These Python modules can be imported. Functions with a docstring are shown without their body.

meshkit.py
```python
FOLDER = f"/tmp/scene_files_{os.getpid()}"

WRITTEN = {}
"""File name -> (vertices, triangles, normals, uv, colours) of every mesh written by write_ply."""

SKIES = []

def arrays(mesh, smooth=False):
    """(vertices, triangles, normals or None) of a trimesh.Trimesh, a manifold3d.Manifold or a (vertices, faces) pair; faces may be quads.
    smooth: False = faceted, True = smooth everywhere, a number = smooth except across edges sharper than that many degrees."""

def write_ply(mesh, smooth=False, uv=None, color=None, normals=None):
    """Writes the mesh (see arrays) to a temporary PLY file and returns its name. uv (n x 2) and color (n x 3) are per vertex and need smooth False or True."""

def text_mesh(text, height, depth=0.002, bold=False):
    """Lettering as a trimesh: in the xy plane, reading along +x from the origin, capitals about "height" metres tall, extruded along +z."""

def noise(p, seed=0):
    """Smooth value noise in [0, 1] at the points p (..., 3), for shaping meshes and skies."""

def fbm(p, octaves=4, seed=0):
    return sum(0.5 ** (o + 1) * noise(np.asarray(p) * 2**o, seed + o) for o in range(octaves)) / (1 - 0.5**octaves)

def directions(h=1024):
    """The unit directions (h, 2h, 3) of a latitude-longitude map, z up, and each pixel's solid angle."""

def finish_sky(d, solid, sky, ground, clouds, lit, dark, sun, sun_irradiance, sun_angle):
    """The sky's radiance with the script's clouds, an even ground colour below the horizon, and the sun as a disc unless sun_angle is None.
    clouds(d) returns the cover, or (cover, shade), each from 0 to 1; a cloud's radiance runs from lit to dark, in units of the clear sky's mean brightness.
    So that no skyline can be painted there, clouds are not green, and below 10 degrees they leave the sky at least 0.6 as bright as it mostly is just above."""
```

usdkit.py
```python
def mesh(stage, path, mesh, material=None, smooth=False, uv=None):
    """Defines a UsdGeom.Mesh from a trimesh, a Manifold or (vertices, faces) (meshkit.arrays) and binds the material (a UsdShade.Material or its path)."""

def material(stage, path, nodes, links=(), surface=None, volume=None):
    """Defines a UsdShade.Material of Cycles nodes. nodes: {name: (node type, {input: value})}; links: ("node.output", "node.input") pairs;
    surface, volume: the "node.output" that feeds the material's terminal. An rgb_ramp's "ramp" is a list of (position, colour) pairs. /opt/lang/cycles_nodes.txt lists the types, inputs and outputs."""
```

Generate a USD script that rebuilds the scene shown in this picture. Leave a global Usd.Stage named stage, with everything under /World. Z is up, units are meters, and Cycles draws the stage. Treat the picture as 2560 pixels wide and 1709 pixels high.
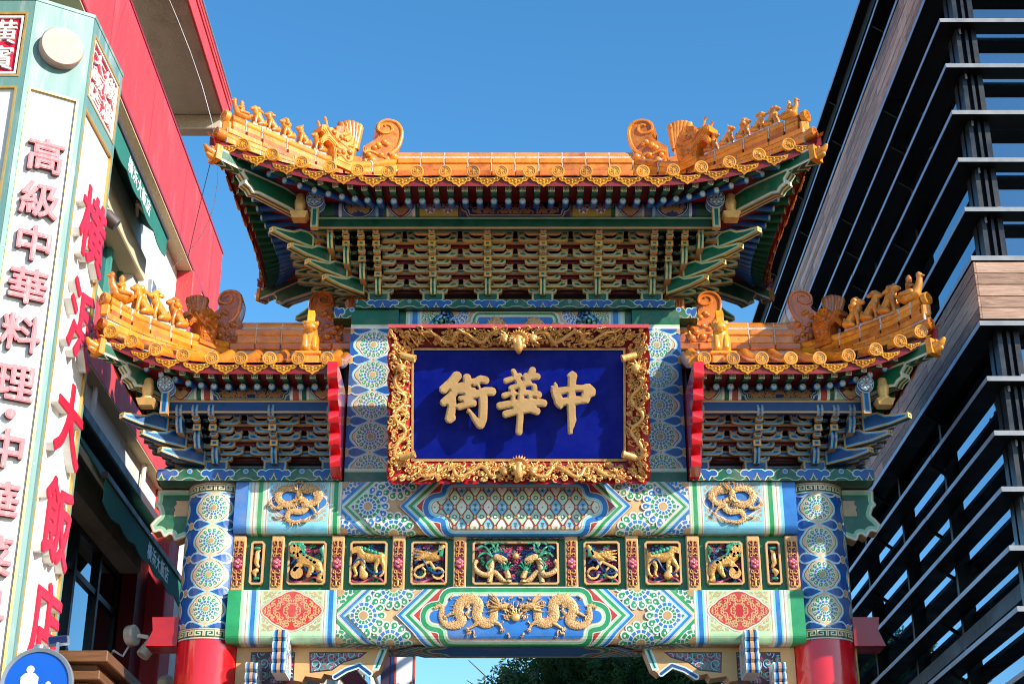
"""A painted gateway with yellow glazed roofs between a white and red corner building and a dark louvred one."""
import math, random
import numpy as np, trimesh, shapely, shapely.affinity as aff, manifold3d as m3
from shapely.geometry import Polygon, LineString, MultiPolygon, Point, box as sbox
from shapely.ops import unary_union
from pxr import Usd, UsdGeom, UsdLux, UsdShade, Gf, Sdf, Vt
import usdkit, meshkit

stage = Usd.Stage.CreateInMemory()
UsdGeom.SetStageUpAxis(stage, 'Z'); UsdGeom.SetStageMetersPerUnit(stage, 1.0)
UsdGeom.Xform.Define(stage, '/World'); UsdGeom.Scope.Define(stage, '/World/Looks')

# ---------------------------------------------------------------- camera, sky, sun, exposure
PITCH = 23.9
cam = UsdGeom.Camera.Define(stage, '/World/camera')
cam.CreateHorizontalApertureAttr(36.0); cam.CreateVerticalApertureAttr(36.0 * 1709 / 2560)
cam.CreateFocalLengthAttr(36.0 * 3950 / 2560); cam.CreateClippingRangeAttr(Gf.Vec2f(0.1, 3000))
cam.AddTranslateOp().Set((-0.046, -20.1, 1.6)); cam.AddRotateXOp().Set(90.0 + PITCH)
cam.CreateExposureAttr(0.9)
SUN = np.array([1.5, -1.0, 1.02]); SUN = SUN / np.linalg.norm(SUN)
SUN_EL, SUN_ROT = math.asin(SUN[2]), math.atan2(SUN[0], SUN[1])
sun = UsdLux.DistantLight.Define(stage, '/World/sun')
sun.CreateIntensityAttr(1.12); sun.CreateAngleAttr(0.5); sun.CreateNormalizeAttr(True); sun.CreateColorAttr(Gf.Vec3f(1.0, 0.94, 0.84))
_z = SUN; _x = np.cross([0, 0, 1.0], _z); _x /= np.linalg.norm(_x); _y = np.cross(_z, _x)
sun.AddTransformOp().Set(Gf.Matrix4d(*_x, 0, *_y, 0, *_z, 0, 0, 0, 0, 1))
dome = UsdLux.DomeLight.Define(stage, '/World/sky')
_m = usdkit.material(stage, '/World/Looks/sky', {
    's': ('sky_texture', {'sky_type': 'single_scattering', 'sun_disc': False, 'sun_elevation': SUN_EL, 'sun_rotation': SUN_ROT, 'altitude': 0.0, 'air_density': 1.0, 'aerosol_density': 0.35, 'ozone_density': 2.2}),
    'h': ('hsv', {'hue': 0.494, 'saturation': 1.30, 'value': 1.0, 'fac': 1.0}),
    'b': ('background_shader', {'strength': 0.14})}, [('s.color', 'h.color'), ('h.color', 'b.color')], surface='b.background')
UsdShade.MaterialBindingAPI.Apply(dome.GetPrim()).Bind(_m)
dome.GetPrim().SetCustomDataByKey('kind', 'structure')

# ---------------------------------------------------------------- helpers: names, things, parts
_count = {}
def numbered(parent, name):
    k = (parent, name); n = _count.get(k, 0); _count[k] = n + 1
    return f'{parent}/{name}' if n == 0 else f'{parent}/{name}_{n:03d}'

_loc = {}
def thing(name, label, cat, loc=(0, 0, 0), group=None, kind=None):
    p = numbered('/World', name); x = UsdGeom.Xform.Define(stage, p); x.AddTranslateOp().Set(tuple(map(float, loc)))
    tag(x.GetPrim(), label, cat, group, kind); _loc[p] = np.asarray(loc, float)
    return p
def tag(prim, label=None, cat=None, group=None, kind=None):
    for k, v in (('label', label), ('category', cat), ('group', group), ('kind', kind)):
        if v: prim.SetCustomDataByKey(k, v)

def autosmooth(v, f, angle):
    """Unshared corners and their normals, smooth except over edges sharper than angle."""
    v = np.asarray(v, float); f = np.asarray(f, int)
    fn = np.cross(v[f[:, 1]] - v[f[:, 0]], v[f[:, 2]] - v[f[:, 0]])
    L = np.linalg.norm(fn, axis=1, keepdims=True); un = fn / np.maximum(L, 1e-15)
    _, inv = np.unique(np.round(v, 6), axis=0, return_inverse=True)
    inv = inv.ravel(); cv = inv[f].ravel(); cf = np.repeat(np.arange(len(f)), 3)
    order = np.argsort(cv, kind='stable'); scv = cv[order]
    starts = np.searchsorted(scv, np.arange(scv[-1] + 2)); cnt = np.diff(starts)
    n = np.zeros((len(cv), 3)); ca = math.cos(math.radians(angle))
    for k in range(int(cnt.max())):
        ok = cnt[scv] > k
        a = order[ok]; b = order[starts[scv[ok]] + k]
        d = (un[cf[a]] * un[cf[b]]).sum(1) > ca
        np.add.at(n, a[d], fn[cf[b[d]]])
    n /= np.maximum(np.linalg.norm(n, axis=1, keepdims=True), 1e-15)
    return v[f].reshape(-1, 3), np.arange(3 * len(f)).reshape(-1, 3), n

def vf(mesh):
    if isinstance(mesh, (tuple, list)): return np.asarray(mesh[0], float), tri(mesh[1])
    if hasattr(mesh, 'to_mesh'):
        m = mesh.to_mesh(); return np.asarray(m.vert_properties[:, :3], float), np.asarray(m.tri_verts, int)
    return np.asarray(mesh.vertices, float), np.asarray(mesh.faces, int)
def tri(f):
    f = np.asarray(f, int)
    return np.vstack([f[:, [0, 1, 2]], f[:, [0, 2, 3]]]) if f.shape[1] == 4 else f
def join(*ms):
    vs, fs, n = [], [], 0
    for m in ms:
        if m is None: continue
        v, f = vf(m)
        if len(f) == 0: continue
        vs.append(v); fs.append(f + n); n += len(v)
    return np.vstack(vs), np.vstack(fs)

NTRI = 0
def part(parent, name, mesh, mat, smooth=None, label=None, colors=None, kind=None, cat=None, group=None):
    """ONE Mesh prim below parent (or below /World); mesh is given in world metres."""
    global NTRI
    v, f = vf(mesh); NTRI += len(f)
    used = np.unique(f)
    if len(used) < len(v):
        re_ = np.full(len(v), -1); re_[used] = np.arange(len(used)); v, f = v[used], re_[f]
        if colors is not None: colors = np.asarray(colors)[used]
    path = numbered(parent or '/World', name)
    top = '/'.join(path.split('/')[:3]); v = v - _loc.get(top, 0)
    n = None
    if smooth: v, f, n = autosmooth(v, f, smooth)
    m = UsdGeom.Mesh.Define(stage, path)
    m.CreatePointsAttr(Vt.Vec3fArray.FromNumpy(np.ascontiguousarray(v, np.float32)))
    m.CreateFaceVertexCountsAttr(Vt.IntArray.FromNumpy(np.full(len(f), 3, np.int32)))
    m.CreateFaceVertexIndicesAttr(Vt.IntArray.FromNumpy(np.ascontiguousarray(f, np.int32).ravel()))
    m.CreateSubdivisionSchemeAttr('none')
    if n is not None:
        m.CreateNormalsAttr(Vt.Vec3fArray.FromNumpy(np.ascontiguousarray(n, np.float32))); m.SetNormalsInterpolation('vertex')
    if colors is not None:
        if len(colors) != len(v): print('PAINT', path, len(colors), len(v))
        UsdGeom.PrimvarsAPI(m).CreatePrimvar('paint', Sdf.ValueTypeNames.Color3fArray, 'vertex').Set(Vt.Vec3fArray.FromNumpy(np.ascontiguousarray(colors, np.float32)))
    UsdShade.MaterialBindingAPI.Apply(m.GetPrim()).Bind(MAT[mat])
    tag(m.GetPrim(), label, cat, group, kind)
    return path

# ---------------------------------------------------------------- materials
def lin(h):
    c = np.array([int(h[i:i + 2], 16) for i in (1, 3, 5)]) / 255.0
    return tuple(np.where(c <= 0.04045, c / 12.92, ((c + 0.055) / 1.055) ** 2.4))
MAT = {}
def mat(name, color, rough=0.5, metal=0.0, vary=0.25, scale=3.0, bump=0.0, bscale=30.0, coat=0.0, dirt=None, dscale=1.2, island=0.0, spec=0.5, stretch=(1, 1, 1)):
    """Principled paint whose tone wanders a little (noise in world space), with fine relief and optional dirt patches."""
    c = np.array(lin(color) if isinstance(color, str) else color)
    nd = {'g': ('geometry', {}), 'mp': ('mapping', {'scale': stretch}), 'n': ('noise_texture', {'scale': scale, 'detail': 6.0, 'roughness': 0.6}),
          'r': ('rgb_ramp', {'ramp': [(0.25, tuple(c * (1 - vary))), (0.5, tuple(c)), (0.75, tuple(np.minimum(c * (1 + vary), 0.95)))]}),
          'rr': ('map_range', {'from_min': 0.3, 'from_max': 0.7, 'to_min': max(rough - 0.1, 0.03), 'to_max': min(rough + 0.12, 1), 'clamp': True}),
          'p': ('principled_bsdf', {'roughness': rough, 'metallic': metal, 'coat_weight': coat, 'coat_roughness': 0.08, 'specular_ior_level': spec})}
    lk = [('g.position', 'mp.vector'), ('mp.vector', 'n.vector'), ('n.fac', 'r.fac'), ('n.fac', 'rr.value'), ('rr.result', 'p.roughness')]
    col = 'r.color'
    if island:
        nd['ir'] = ('map_range', {'from_min': 0.0, 'from_max': 1.0, 'to_min': 1 - island, 'to_max': 1 + island * 0.6})
        nd['oi'] = ('object_info', {}); nd['im'] = ('vector_math', {'math_type': 'scale'})
        lk += [('oi.random', 'ir.value'), (col, 'im.vector1'), ('ir.result', 'im.scale')]; col = 'im.vector'
    if dirt is not None:
        nd['dn'] = ('noise_texture', {'scale': dscale, 'detail': 8.0, 'roughness': 0.7}); nd['dr'] = ('map_range', {'from_min': 0.52, 'from_max': 0.75, 'to_min': 0.0, 'to_max': 0.75, 'clamp': True})
        nd['dm'] = ('mix', {'color2': lin(dirt) if isinstance(dirt, str) else dirt})
        lk += [('mp.vector', 'dn.vector'), ('dn.fac', 'dr.value'), ('dr.result', 'dm.fac'), (col, 'dm.color1')]; col = 'dm.color'
    lk.append((col, 'p.base_color'))
    if bump:
        nd['bn'] = ('noise_texture', {'scale': bscale, 'detail': 4.0}); nd['b'] = ('bump', {'strength': bump, 'distance': 0.02})
        lk += [('mp.vector', 'bn.vector'), ('bn.fac', 'b.height'), ('b.normal', 'p.normal')]
    MAT[name] = usdkit.material(stage, f'/World/Looks/{name}', nd, lk, surface='p.BSDF')

# painted decoration: colours sit on the mesh's own pieces of paint, aged by a fine noise
MAT['painted'] = usdkit.material(stage, '/World/Looks/painted', {
    'a': ('attribute', {'attribute': 'paint'}), 'g': ('geometry', {}), 'n': ('noise_texture', {'scale': 4.0, 'detail': 8.0, 'roughness': 0.65}),
    'f': ('map_range', {'from_min': 0.3, 'from_max': 0.7, 'to_min': 0.72, 'to_max': 1.08, 'clamp': True}), 'n3': ('noise_texture', {'scale': 1.3, 'detail': 9.0, 'roughness': 0.72}), 'd3': ('map_range', {'from_min': 0.50, 'from_max': 0.72, 'to_min': 0.0, 'to_max': 0.42, 'clamp': True}), 'dm': ('mix', {'color2': (0.30, 0.26, 0.21)}), 'r3': ('map_range', {'from_min': 0.3, 'from_max': 0.7, 'to_min': 0.24, 'to_max': 0.5, 'clamp': True}), 'm': ('vector_math', {'math_type': 'scale'}),
    'n2': ('noise_texture', {'scale': 45.0, 'detail': 3.0}), 'b': ('bump', {'strength': 0.12, 'distance': 0.01}),
    'p': ('principled_bsdf', {'roughness': 0.34, 'specular_ior_level': 0.5})},
    [('g.position', 'n.vector'), ('g.position', 'n2.vector'), ('n.fac', 'f.value'), ('a.color', 'm.vector1'), ('f.result', 'm.scale'), ('g.position', 'n3.vector'), ('n3.fac', 'd3.value'), ('d3.result', 'dm.fac'), ('m.vector', 'dm.color1'), ('dm.color', 'p.base_color'), ('n3.fac', 'r3.value'), ('r3.result', 'p.roughness'), ('n2.fac', 'b.height'), ('b.normal', 'p.normal')], surface='p.BSDF')
def glaze(name, color, dark):
    """Glazed tile: uneven honey tone, glossy coat, crawl marks."""
    c, d = np.array(lin(color)), np.array(lin(dark))
    MAT[name] = usdkit.material(stage, f'/World/Looks/{name}', {
        'g': ('geometry', {}), 'n': ('noise_texture', {'scale': 7.0, 'detail': 6.0, 'roughness': 0.65}), 'oi': ('object_info', {}),
        'ad': ('math', {'math_type': 'multiply_add', 'value2': 0.42}),
        'r': ('rgb_ramp', {'ramp': [(0.36, tuple(d)), (0.68, tuple(c)), (1.0, tuple(np.minimum(c * 1.25 + 0.01, 0.9)))]}),
        's': ('noise_texture', {'scale': 26.0, 'detail': 3.0, 'roughness': 0.5}), 'sr': ('map_range', {'from_min': 0.66, 'from_max': 0.72, 'to_min': 0.0, 'to_max': 0.8, 'clamp': True}),
        'sm': ('mix', {'color2': (0.05, 0.022, 0.008)}), 'gn': ('noise_texture', {'scale': 2.6, 'detail': 10.0, 'roughness': 0.75}), 'gr': ('map_range', {'from_min': 0.50, 'from_max': 0.70, 'to_min': 0.0, 'to_max': 0.55, 'clamp': True}), 'gm': ('mix', {'color2': (0.16, 0.055, 0.012)}), 'rg': ('map_range', {'from_min': 0.35, 'from_max': 0.65, 'to_min': 0.10, 'to_max': 0.42, 'clamp': True}), 'bn': ('noise_texture', {'scale': 34.0, 'detail': 2.0}), 'b': ('bump', {'strength': 0.22, 'distance': 0.012}),
        'p': ('principled_bsdf', {'roughness': 0.2, 'coat_weight': 0.5, 'coat_roughness': 0.05})},
        [('g.position', 'n.vector'), ('oi.random', 'ad.value1'), ('n.fac', 'ad.value3'), ('ad.value', 'r.fac'), ('g.position', 's.vector'), ('s.fac', 'sr.value'), ('sr.result', 'sm.fac'), ('r.color', 'sm.color1'),
         ('sm.color', 'gm.color1'), ('g.position', 'gn.vector'), ('gn.fac', 'gr.value'), ('gr.result', 'gm.fac'), ('gm.color', 'p.base_color'), ('gn.fac', 'rg.value'), ('rg.result', 'p.roughness'), ('g.position', 'bn.vector'), ('bn.fac', 'b.height'), ('b.normal', 'p.normal')], surface='p.BSDF')
glaze('glaze', '#d8841f', '#a04e0a'); glaze('glaze_gold', '#dd9626', '#b87014'); glaze('glaze_deep', '#c06818', '#84400a')
mat('mortar', '#b9aea4', 0.9, vary=0.3, scale=9, bump=0.5, bscale=60)
mat('gold', '#dba961', 0.36, metal=0.3, vary=0.2, scale=8, bump=0.25, bscale=60)
mat('gold_carved', '#d79c56', 0.28, metal=0.4, vary=0.2, scale=14, bump=0.35, bscale=70)
mat('gold_letter', '#cda26a', 0.42, metal=0.25, vary=0.07, scale=5, bump=0.12, bscale=25)
MAT['gold_scale'] = usdkit.material(stage, '/World/Looks/gold_scale', {
    'g': ('geometry', {}), 'v': ('voronoi_texture', {'scale': 52.0}), 'r': ('rgb_ramp', {'ramp': [(0.0, (0.70, 0.43, 0.18)), (0.55, (0.56, 0.31, 0.115)), (1.0, (0.24, 0.11, 0.035))]}),
    'b': ('bump', {'strength': 0.45, 'distance': 0.012, 'invert': True}), 'p': ('principled_bsdf', {'roughness': 0.4, 'metallic': 0.12})},
    [('g.position', 'v.vector'), ('v.distance', 'r.fac'), ('r.color', 'p.base_color'), ('v.distance', 'b.height'), ('b.normal', 'p.normal')], surface='p.BSDF')
mat('gold_flat', '#c89a63', 0.45, metal=0.1, vary=0.12, scale=6)
mat('red_lacquer', '#c8141c', 0.16, vary=0.14, scale=2.2, coat=0.6, stretch=(1, 1, .35))
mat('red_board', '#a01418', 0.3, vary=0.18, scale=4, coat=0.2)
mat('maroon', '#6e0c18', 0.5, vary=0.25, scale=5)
mat('navy', '#12285e', 0.45, vary=0.25, scale=5)
mat('blue_paint', '#1f5fae', 0.3, vary=0.12, scale=4)
mat('sky_blue', '#5fb4dd', 0.35, vary=0.1, scale=5)
mat('green_paint', '#14683f', 0.32, vary=0.16, scale=3)
mat('pale_green', '#9dc19a', 0.4, vary=0.1, scale=5)
mat('deep_green', '#0d4a33', 0.35, vary=0.15, scale=5)
mat('white_paint', '#e9e4dc', 0.4, vary=0.06, scale=4)
mat('plaque_blue', (.0015, .0075, .19), 0.28, vary=0.12, scale=3, dirt=(.004, .014, .22), dscale=9, bump=0.05, bscale=8, spec=0.22)
mat('pink_red', '#d05a60', 0.3, vary=0.12, scale=6, coat=.3)
# ---------------------------------------------------------------- shapes
def bx(x0, x1, y0, y1, z0, z1):
    v = np.array([[x, y, z] for x in (x0, x1) for y in (y0, y1) for z in (z0, z1)], float)
    return v, np.array([[0, 1, 3], [0, 3, 2], [4, 6, 7], [4, 7, 5], [0, 4, 5], [0, 5, 1], [2, 3, 7], [2, 7, 6], [0, 2, 6], [0, 6, 4], [1, 5, 7], [1, 7, 3]])
def cbox(x0, x1, y0, y1, z0, z1, b=0.008):
    """A box with chamfered edges."""
    v = [[x + sx * b * (k != 0), y + sy * b * (k != 1), z + sz * b * (k != 2)] for x, sx in ((x0, 1), (x1, -1)) for y, sy in ((y0, 1), (y1, -1)) for z, sz in ((z0, 1), (z1, -1)) for k in range(3)]
    m = trimesh.PointCloud(v).convex_hull
    return np.array(m.vertices), np.array(m.faces)
def frame_of(t, up=(0, 0, 1.0)):
    t = np.asarray(t, float) / np.linalg.norm(t); a = np.cross(up, t)
    if np.linalg.norm(a) < 1e-6: a = np.cross((0, 1.0, 0), t)
    a /= np.linalg.norm(a); return a, np.cross(t, a), t
def tube(path, r, sides=6, up=(0, 0, 1.0), squash=1.0, cap=True):
    """A polyline as a tube; r a number or one per point; squash flattens it along the second axis."""
    p = np.asarray(path, float); r = np.broadcast_to(np.asarray(r, float), (len(p),))
    t = np.gradient(p, axis=0); t /= np.linalg.norm(t, axis=1, keepdims=True) + 1e-12
    up = np.asarray(up, float); a = np.cross(up, t); bad = np.linalg.norm(a, axis=1) < 1e-4
    a[bad] = np.cross((0.31, 0.93, 0.2), t[bad]); a /= np.linalg.norm(a, axis=1, keepdims=True)
    b = np.cross(t, a); an = np.arange(sides) * 2 * np.pi / sides
    v = p[:, None] + r[:, None, None] * (np.cos(an)[None, :, None] * a[:, None] + squash * np.sin(an)[None, :, None] * b[:, None])
    i, j = np.meshgrid(np.arange(len(p) - 1), np.arange(sides), indexing='ij'); i, j = i.ravel(), j.ravel(); k = (j + 1) % sides
    f = tri(np.stack([i * sides + j, i * sides + k, (i + 1) * sides + k, (i + 1) * sides + j], 1))
    v = v.reshape(-1, 3)
    if cap:
        n = len(v); v = np.vstack([v, p[:1], p[-1:]]); e = (len(p) - 1) * sides; j = np.arange(sides); k = (j + 1) % sides
        f = np.vstack([f, np.stack([k, j, np.full(sides, n)], 1), np.stack([e + j, e + k, np.full(sides, n + 1)], 1)])
    return v, f
def bar(p0, p1, w, h, up=(0, 0, 1.0)):
    """A square bar from p0 to p1, w wide and h high."""
    p0, p1 = np.asarray(p0, float), np.asarray(p1, float); a, b, _ = frame_of(p1 - p0, up)
    v = [p + sa * a * w / 2 + sb * b * h / 2 for p in (p0, p1) for sa, sb in ((-1, -1), (1, -1), (1, 1), (-1, 1))]
    f = [[0, 3, 2], [0, 2, 1], [4, 5, 6], [4, 6, 7]] + [q for i in range(4) for q in ([i, (i + 1) % 4, 4 + (i + 1) % 4], [i, 4 + (i + 1) % 4, 4 + i])]
    return np.array(v), np.array(f)
def lathe(profile, at=(0, 0, 0), axis=(0, 0, 1.0), n=16):
    """Profile of (radius, height) turned about the axis."""
    pr = np.asarray(profile, float); a, b, t = frame_of(axis, (0.13, 1.0, 0.05) if abs(axis[2]) > 0.9 else (0, 0, 1.0)); an = np.arange(n) * 2 * np.pi / n
    ring = np.cos(an)[:, None] * a + np.sin(an)[:, None] * b
    v = (np.asarray(at, float) + pr[:, 1][:, None, None] * t + pr[:, 0][:, None, None] * ring[None]).reshape(-1, 3)
    i, j = np.meshgrid(np.arange(len(pr) - 1), np.arange(n), indexing='ij'); i, j = i.ravel(), j.ravel(); k = (j + 1) % n
    f = tri(np.stack([i * n + j, i * n + k, (i + 1) * n + k, (i + 1) * n + j], 1))
    return v, f
def earcut(poly):
    v, f = trimesh.creation.triangulate_polygon(poly, engine='earcut')
    return np.asarray(v, float), np.asarray(f, int)
def polys(g):
    if g is None or g.is_empty: return []
    if g.geom_type == 'Polygon': return [g] if g.area > 1e-9 else []
    return [q for p in getattr(g, 'geoms', []) for q in polys(p)]
def prism(poly, h0, h1, fn, bevel=0.0):
    """Shapely polygon(s) in (u, v) with thickness h0..h1, placed by fn(u, v, h) -> xyz; bevel rounds the h1 rim."""
    out = []
    for p in polys(poly):
        top = p
        v, f = earcut(p)
        rings = [np.array(r.coords)[:-1] for r in (p.exterior, *p.interiors)]
        V = [np.c_[v, np.full(len(v), h0)], np.c_[v, np.full(len(v), h1)]]; F = [f[:, ::-1], f + len(v)]; n = 2 * len(v)
        ccw = [shapely.is_ccw(r) for r in (p.exterior, *p.interiors)]
        for ri, r in enumerate(rings):
            m = len(r)
            if (ri == 0) != ccw[ri]: r = r[::-1]
            V += [np.c_[r, np.full(m, h0)], np.c_[r, np.full(m, h1)]]
            i = np.arange(m); j = (i + 1) % m
            F.append(tri(np.stack([n + i, n + j, n + m + j, n + m + i], 1))); n += 2 * m
        out.append((np.vstack(V), np.vstack(F)))
    if not out: return None
    v, f = join(*out); v = fn(v[:, 0], v[:, 1], v[:, 2])
    v, f = np.asarray(v, float), f
    vol = (np.cross(v[f[:, 0]], v[f[:, 1]]) * v[f[:, 2]]).sum()
    return v, (f if vol > 0 else f[:, ::-1])
def xz(y, s=-1):  # u = x, v = z, thickness towards the viewer (-y)
    return lambda u, v, h: np.stack([u, y + s * h, v], -1)
def yz(x, s=1):   # u = y, v = z, thickness along x
    return lambda u, v, h: np.stack([x + s * h, u, v], -1)
def xy(z):
    return lambda u, v, h: np.stack([u, v, z + h], -1)
def mirror(mesh, s):
    v, f = vf(mesh)
    return (v, f) if s > 0 else (v * [-1, 1, 1], f[:, ::-1])
_ico = np.array(trimesh.creation.icosphere(1).vertices); _ico2 = np.array(trimesh.creation.icosphere(2).vertices)
def hull_pts(p):
    h = trimesh.convex.convex_hull(p); return np.array(h.vertices), np.array(h.faces)
def capsule(p0, r0, p1, r1, fine=False):
    s = _ico2 if fine else _ico
    return hull_pts(np.vstack([np.asarray(p0) + s * r0, np.asarray(p1) + s * r1]))
def manifold(m):
    v, f = vf(m); return m3.Manifold(m3.Mesh(np.ascontiguousarray(v, np.float32), np.ascontiguousarray(f, np.uint32)))
def blob(chains, refine=0.0, smooth=0):
    """One continuous body: each chain is a list of (x, y, z, r) joints; every bone is a hull of two spheres, all joined."""
    ms = []
    for c in chains:
        if len(c) == 1: ms.append(manifold(hull_pts(np.asarray(c[0][:3]) + _ico2 * c[0][3])))
        for a, b in zip(c, c[1:]): ms.append(manifold(capsule(a[:3], a[3], b[:3], b[3])))
    m = m3.Manifold.batch_boolean(ms, m3.OpType.Add)
    if refine: m = m.refine_to_length(refine)
    v, f = vf(m)
    if smooth:
        t = trimesh.Trimesh(v, f, process=True); v0 = np.array(t.vertices); trimesh.smoothing.filter_taubin(t, iterations=smooth); d = np.array(t.vertices) - v0; L = np.linalg.norm(d, axis=1, keepdims=True); v, f = v0 + d * np.minimum(1, .008 / np.maximum(L, 1e-9)), np.array(t.faces)
    return v, f
def ball(c, r, sub=1, sq=(1, 1, 1)):
    m = trimesh.creation.icosphere(sub); return np.array(m.vertices) * r * np.asarray(sq) + np.asarray(c), np.array(m.faces)
def spline(pts, n=40):
    from scipy.interpolate import CubicSpline
    p = np.asarray(pts, float); d = np.r_[0, np.cumsum(np.linalg.norm(np.diff(p, axis=0), axis=1))]
    return CubicSpline(d, p)(np.linspace(0, d[-1], n))

# ---------------------------------------------------------------- painted patterns, in (u, v)
GR, LG, BL, LB, NV, WH, GO, RE, MR, BK = map(lin, ('#2a9058', '#b4d8a8', '#2f74bb', '#86d0e6', '#12306e', '#dedad0', '#c29a68', '#c8281e', '#74121c', '#1c1210'))
GD, GM, BD = lin('#0f5a3a'), lin('#6fae86'), lin('#1c4f96')
class Paint:
    """Coloured polygons, each layer a hair above the one below, made into ONE mesh that follows a surface."""
    def __init__(s): s.it = []
    def add(s, g, col, lay=1): s.it.append((g, col, lay)); return s
    def ext(s, items, clip=None):
        for g, c, l in items:
            if clip is not None: g = g.intersection(clip)
            if not g.is_empty: s.it.append((g, c, l))
        return s
    def mesh(s, fn, ucuts=None, vcuts=None, step=0.0013):
        V, F, C, n = [], [], [], 0; jit = np.random.default_rng(len(s.it))
        for g, c, l in s.it:
            c = np.asarray(c) * (1 + jit.normal(0, .055)) * (1 + jit.normal(0, .02, 3))
            pieces = polys(g)
            for cuts, ax in ((ucuts, 0), (vcuts, 1)):
                if cuts is None: continue
                nxt = []
                for p in pieces:
                    b = p.bounds; lo, hi = b[ax], b[ax + 2]
                    cc = sorted(c_ for c_ in set(cuts) if lo + 1e-7 < c_ < hi - 1e-7)
                    if not cc: nxt.append(p); continue
                    e = [lo - 1, *cc, hi + 1]
                    for a_, b_ in zip(e, e[1:]):
                        q = shapely.clip_by_rect(p, *((a_, b[1] - 1, b_, b[3] + 1) if ax == 0 else (b[0] - 1, a_, b[2] + 1, b_)))
                        nxt += polys(q)
                pieces = nxt
            for p in pieces:
                if not p.is_valid: p = p.buffer(0)
                for q in polys(p):
                    v, f = earcut(q)
                    if len(f) == 0: continue
                    V.append(np.c_[v, np.full(len(v), l * step)]); F.append(f + n); C.append(np.broadcast_to(c, (len(v), 3))); n += len(v)
        v, f, c = np.vstack(V), np.vstack(F), np.vstack(C)
        return (fn(v[:, 0], v[:, 1], v[:, 2]), f), c
def circ(x, y, r, n=16):
    a = np.arange(n) * 2 * np.pi / n
    return Polygon(np.c_[x + r * np.cos(a), y + r * np.sin(a)])
def cell(x, y, r0, r1, a0, a1, n=3):
    a = np.linspace(a0, a1, n)
    return Polygon(np.r_[np.c_[x + r1 * np.cos(a), y + r1 * np.sin(a)], np.c_[x + r0 * np.cos(a[::-1]), y + r0 * np.sin(a[::-1])]])
def rosette(x, y, R, c1, c2, n=14, lay=3, line=WH, hub=GO):
    out = [(unary_union([circ(x, y, R * .86, 28)] + [circ(x + R * .83 * math.cos(k * 2 * math.pi / n), y + R * .83 * math.sin(k * 2 * math.pi / n), R * .185, 10) for k in range(n)]), line, lay)]
    for k in range(n):
        a = k * 2 * math.pi / n; da = 2 * math.pi / n
        px, py = x + R * .80 * math.cos(a), y + R * .80 * math.sin(a)
        out.append((circ(px, py, R * .135, 9).union(cell(x, y, R * .62, R * .80, a - da * .16, a + da * .30)), c1, lay + 1))
        out.append((circ(px + R * .03 * math.sin(a), py - R * .03 * math.cos(a), R * .055, 6), line, lay + 2))
        out.append((cell(x, y, R * .44, R * .58, a - da * .37, a + da * .37), c2, lay + 1))
        out.append((cell(x, y, R * .245, R * .39, a + da * .15, a + da * .85), c1, lay + 1))
    out.append((circ(x, y, R * .19, 16), hub, lay + 2))
    return out
def rings(g, spec, lay=1, join_style=1):
    """Nested outlines: spec = [(inset, colour), ...] from the outside in."""
    return [(g.buffer(-d, join_style=join_style, quad_segs=4) if d else g, c, lay + i) for i, (d, c) in enumerate(spec)]
def scroll_line(x, y, r, turns, a0, sgn, w, n=14):
    t = np.linspace(0, 1, n); a = a0 + sgn * turns * 2 * math.pi * t; rr = r * (1 - .82 * t)
    return LineString(np.c_[x + rr * np.cos(a), y + rr * np.sin(a)]).buffer(w / 2, quad_segs=2)
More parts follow.
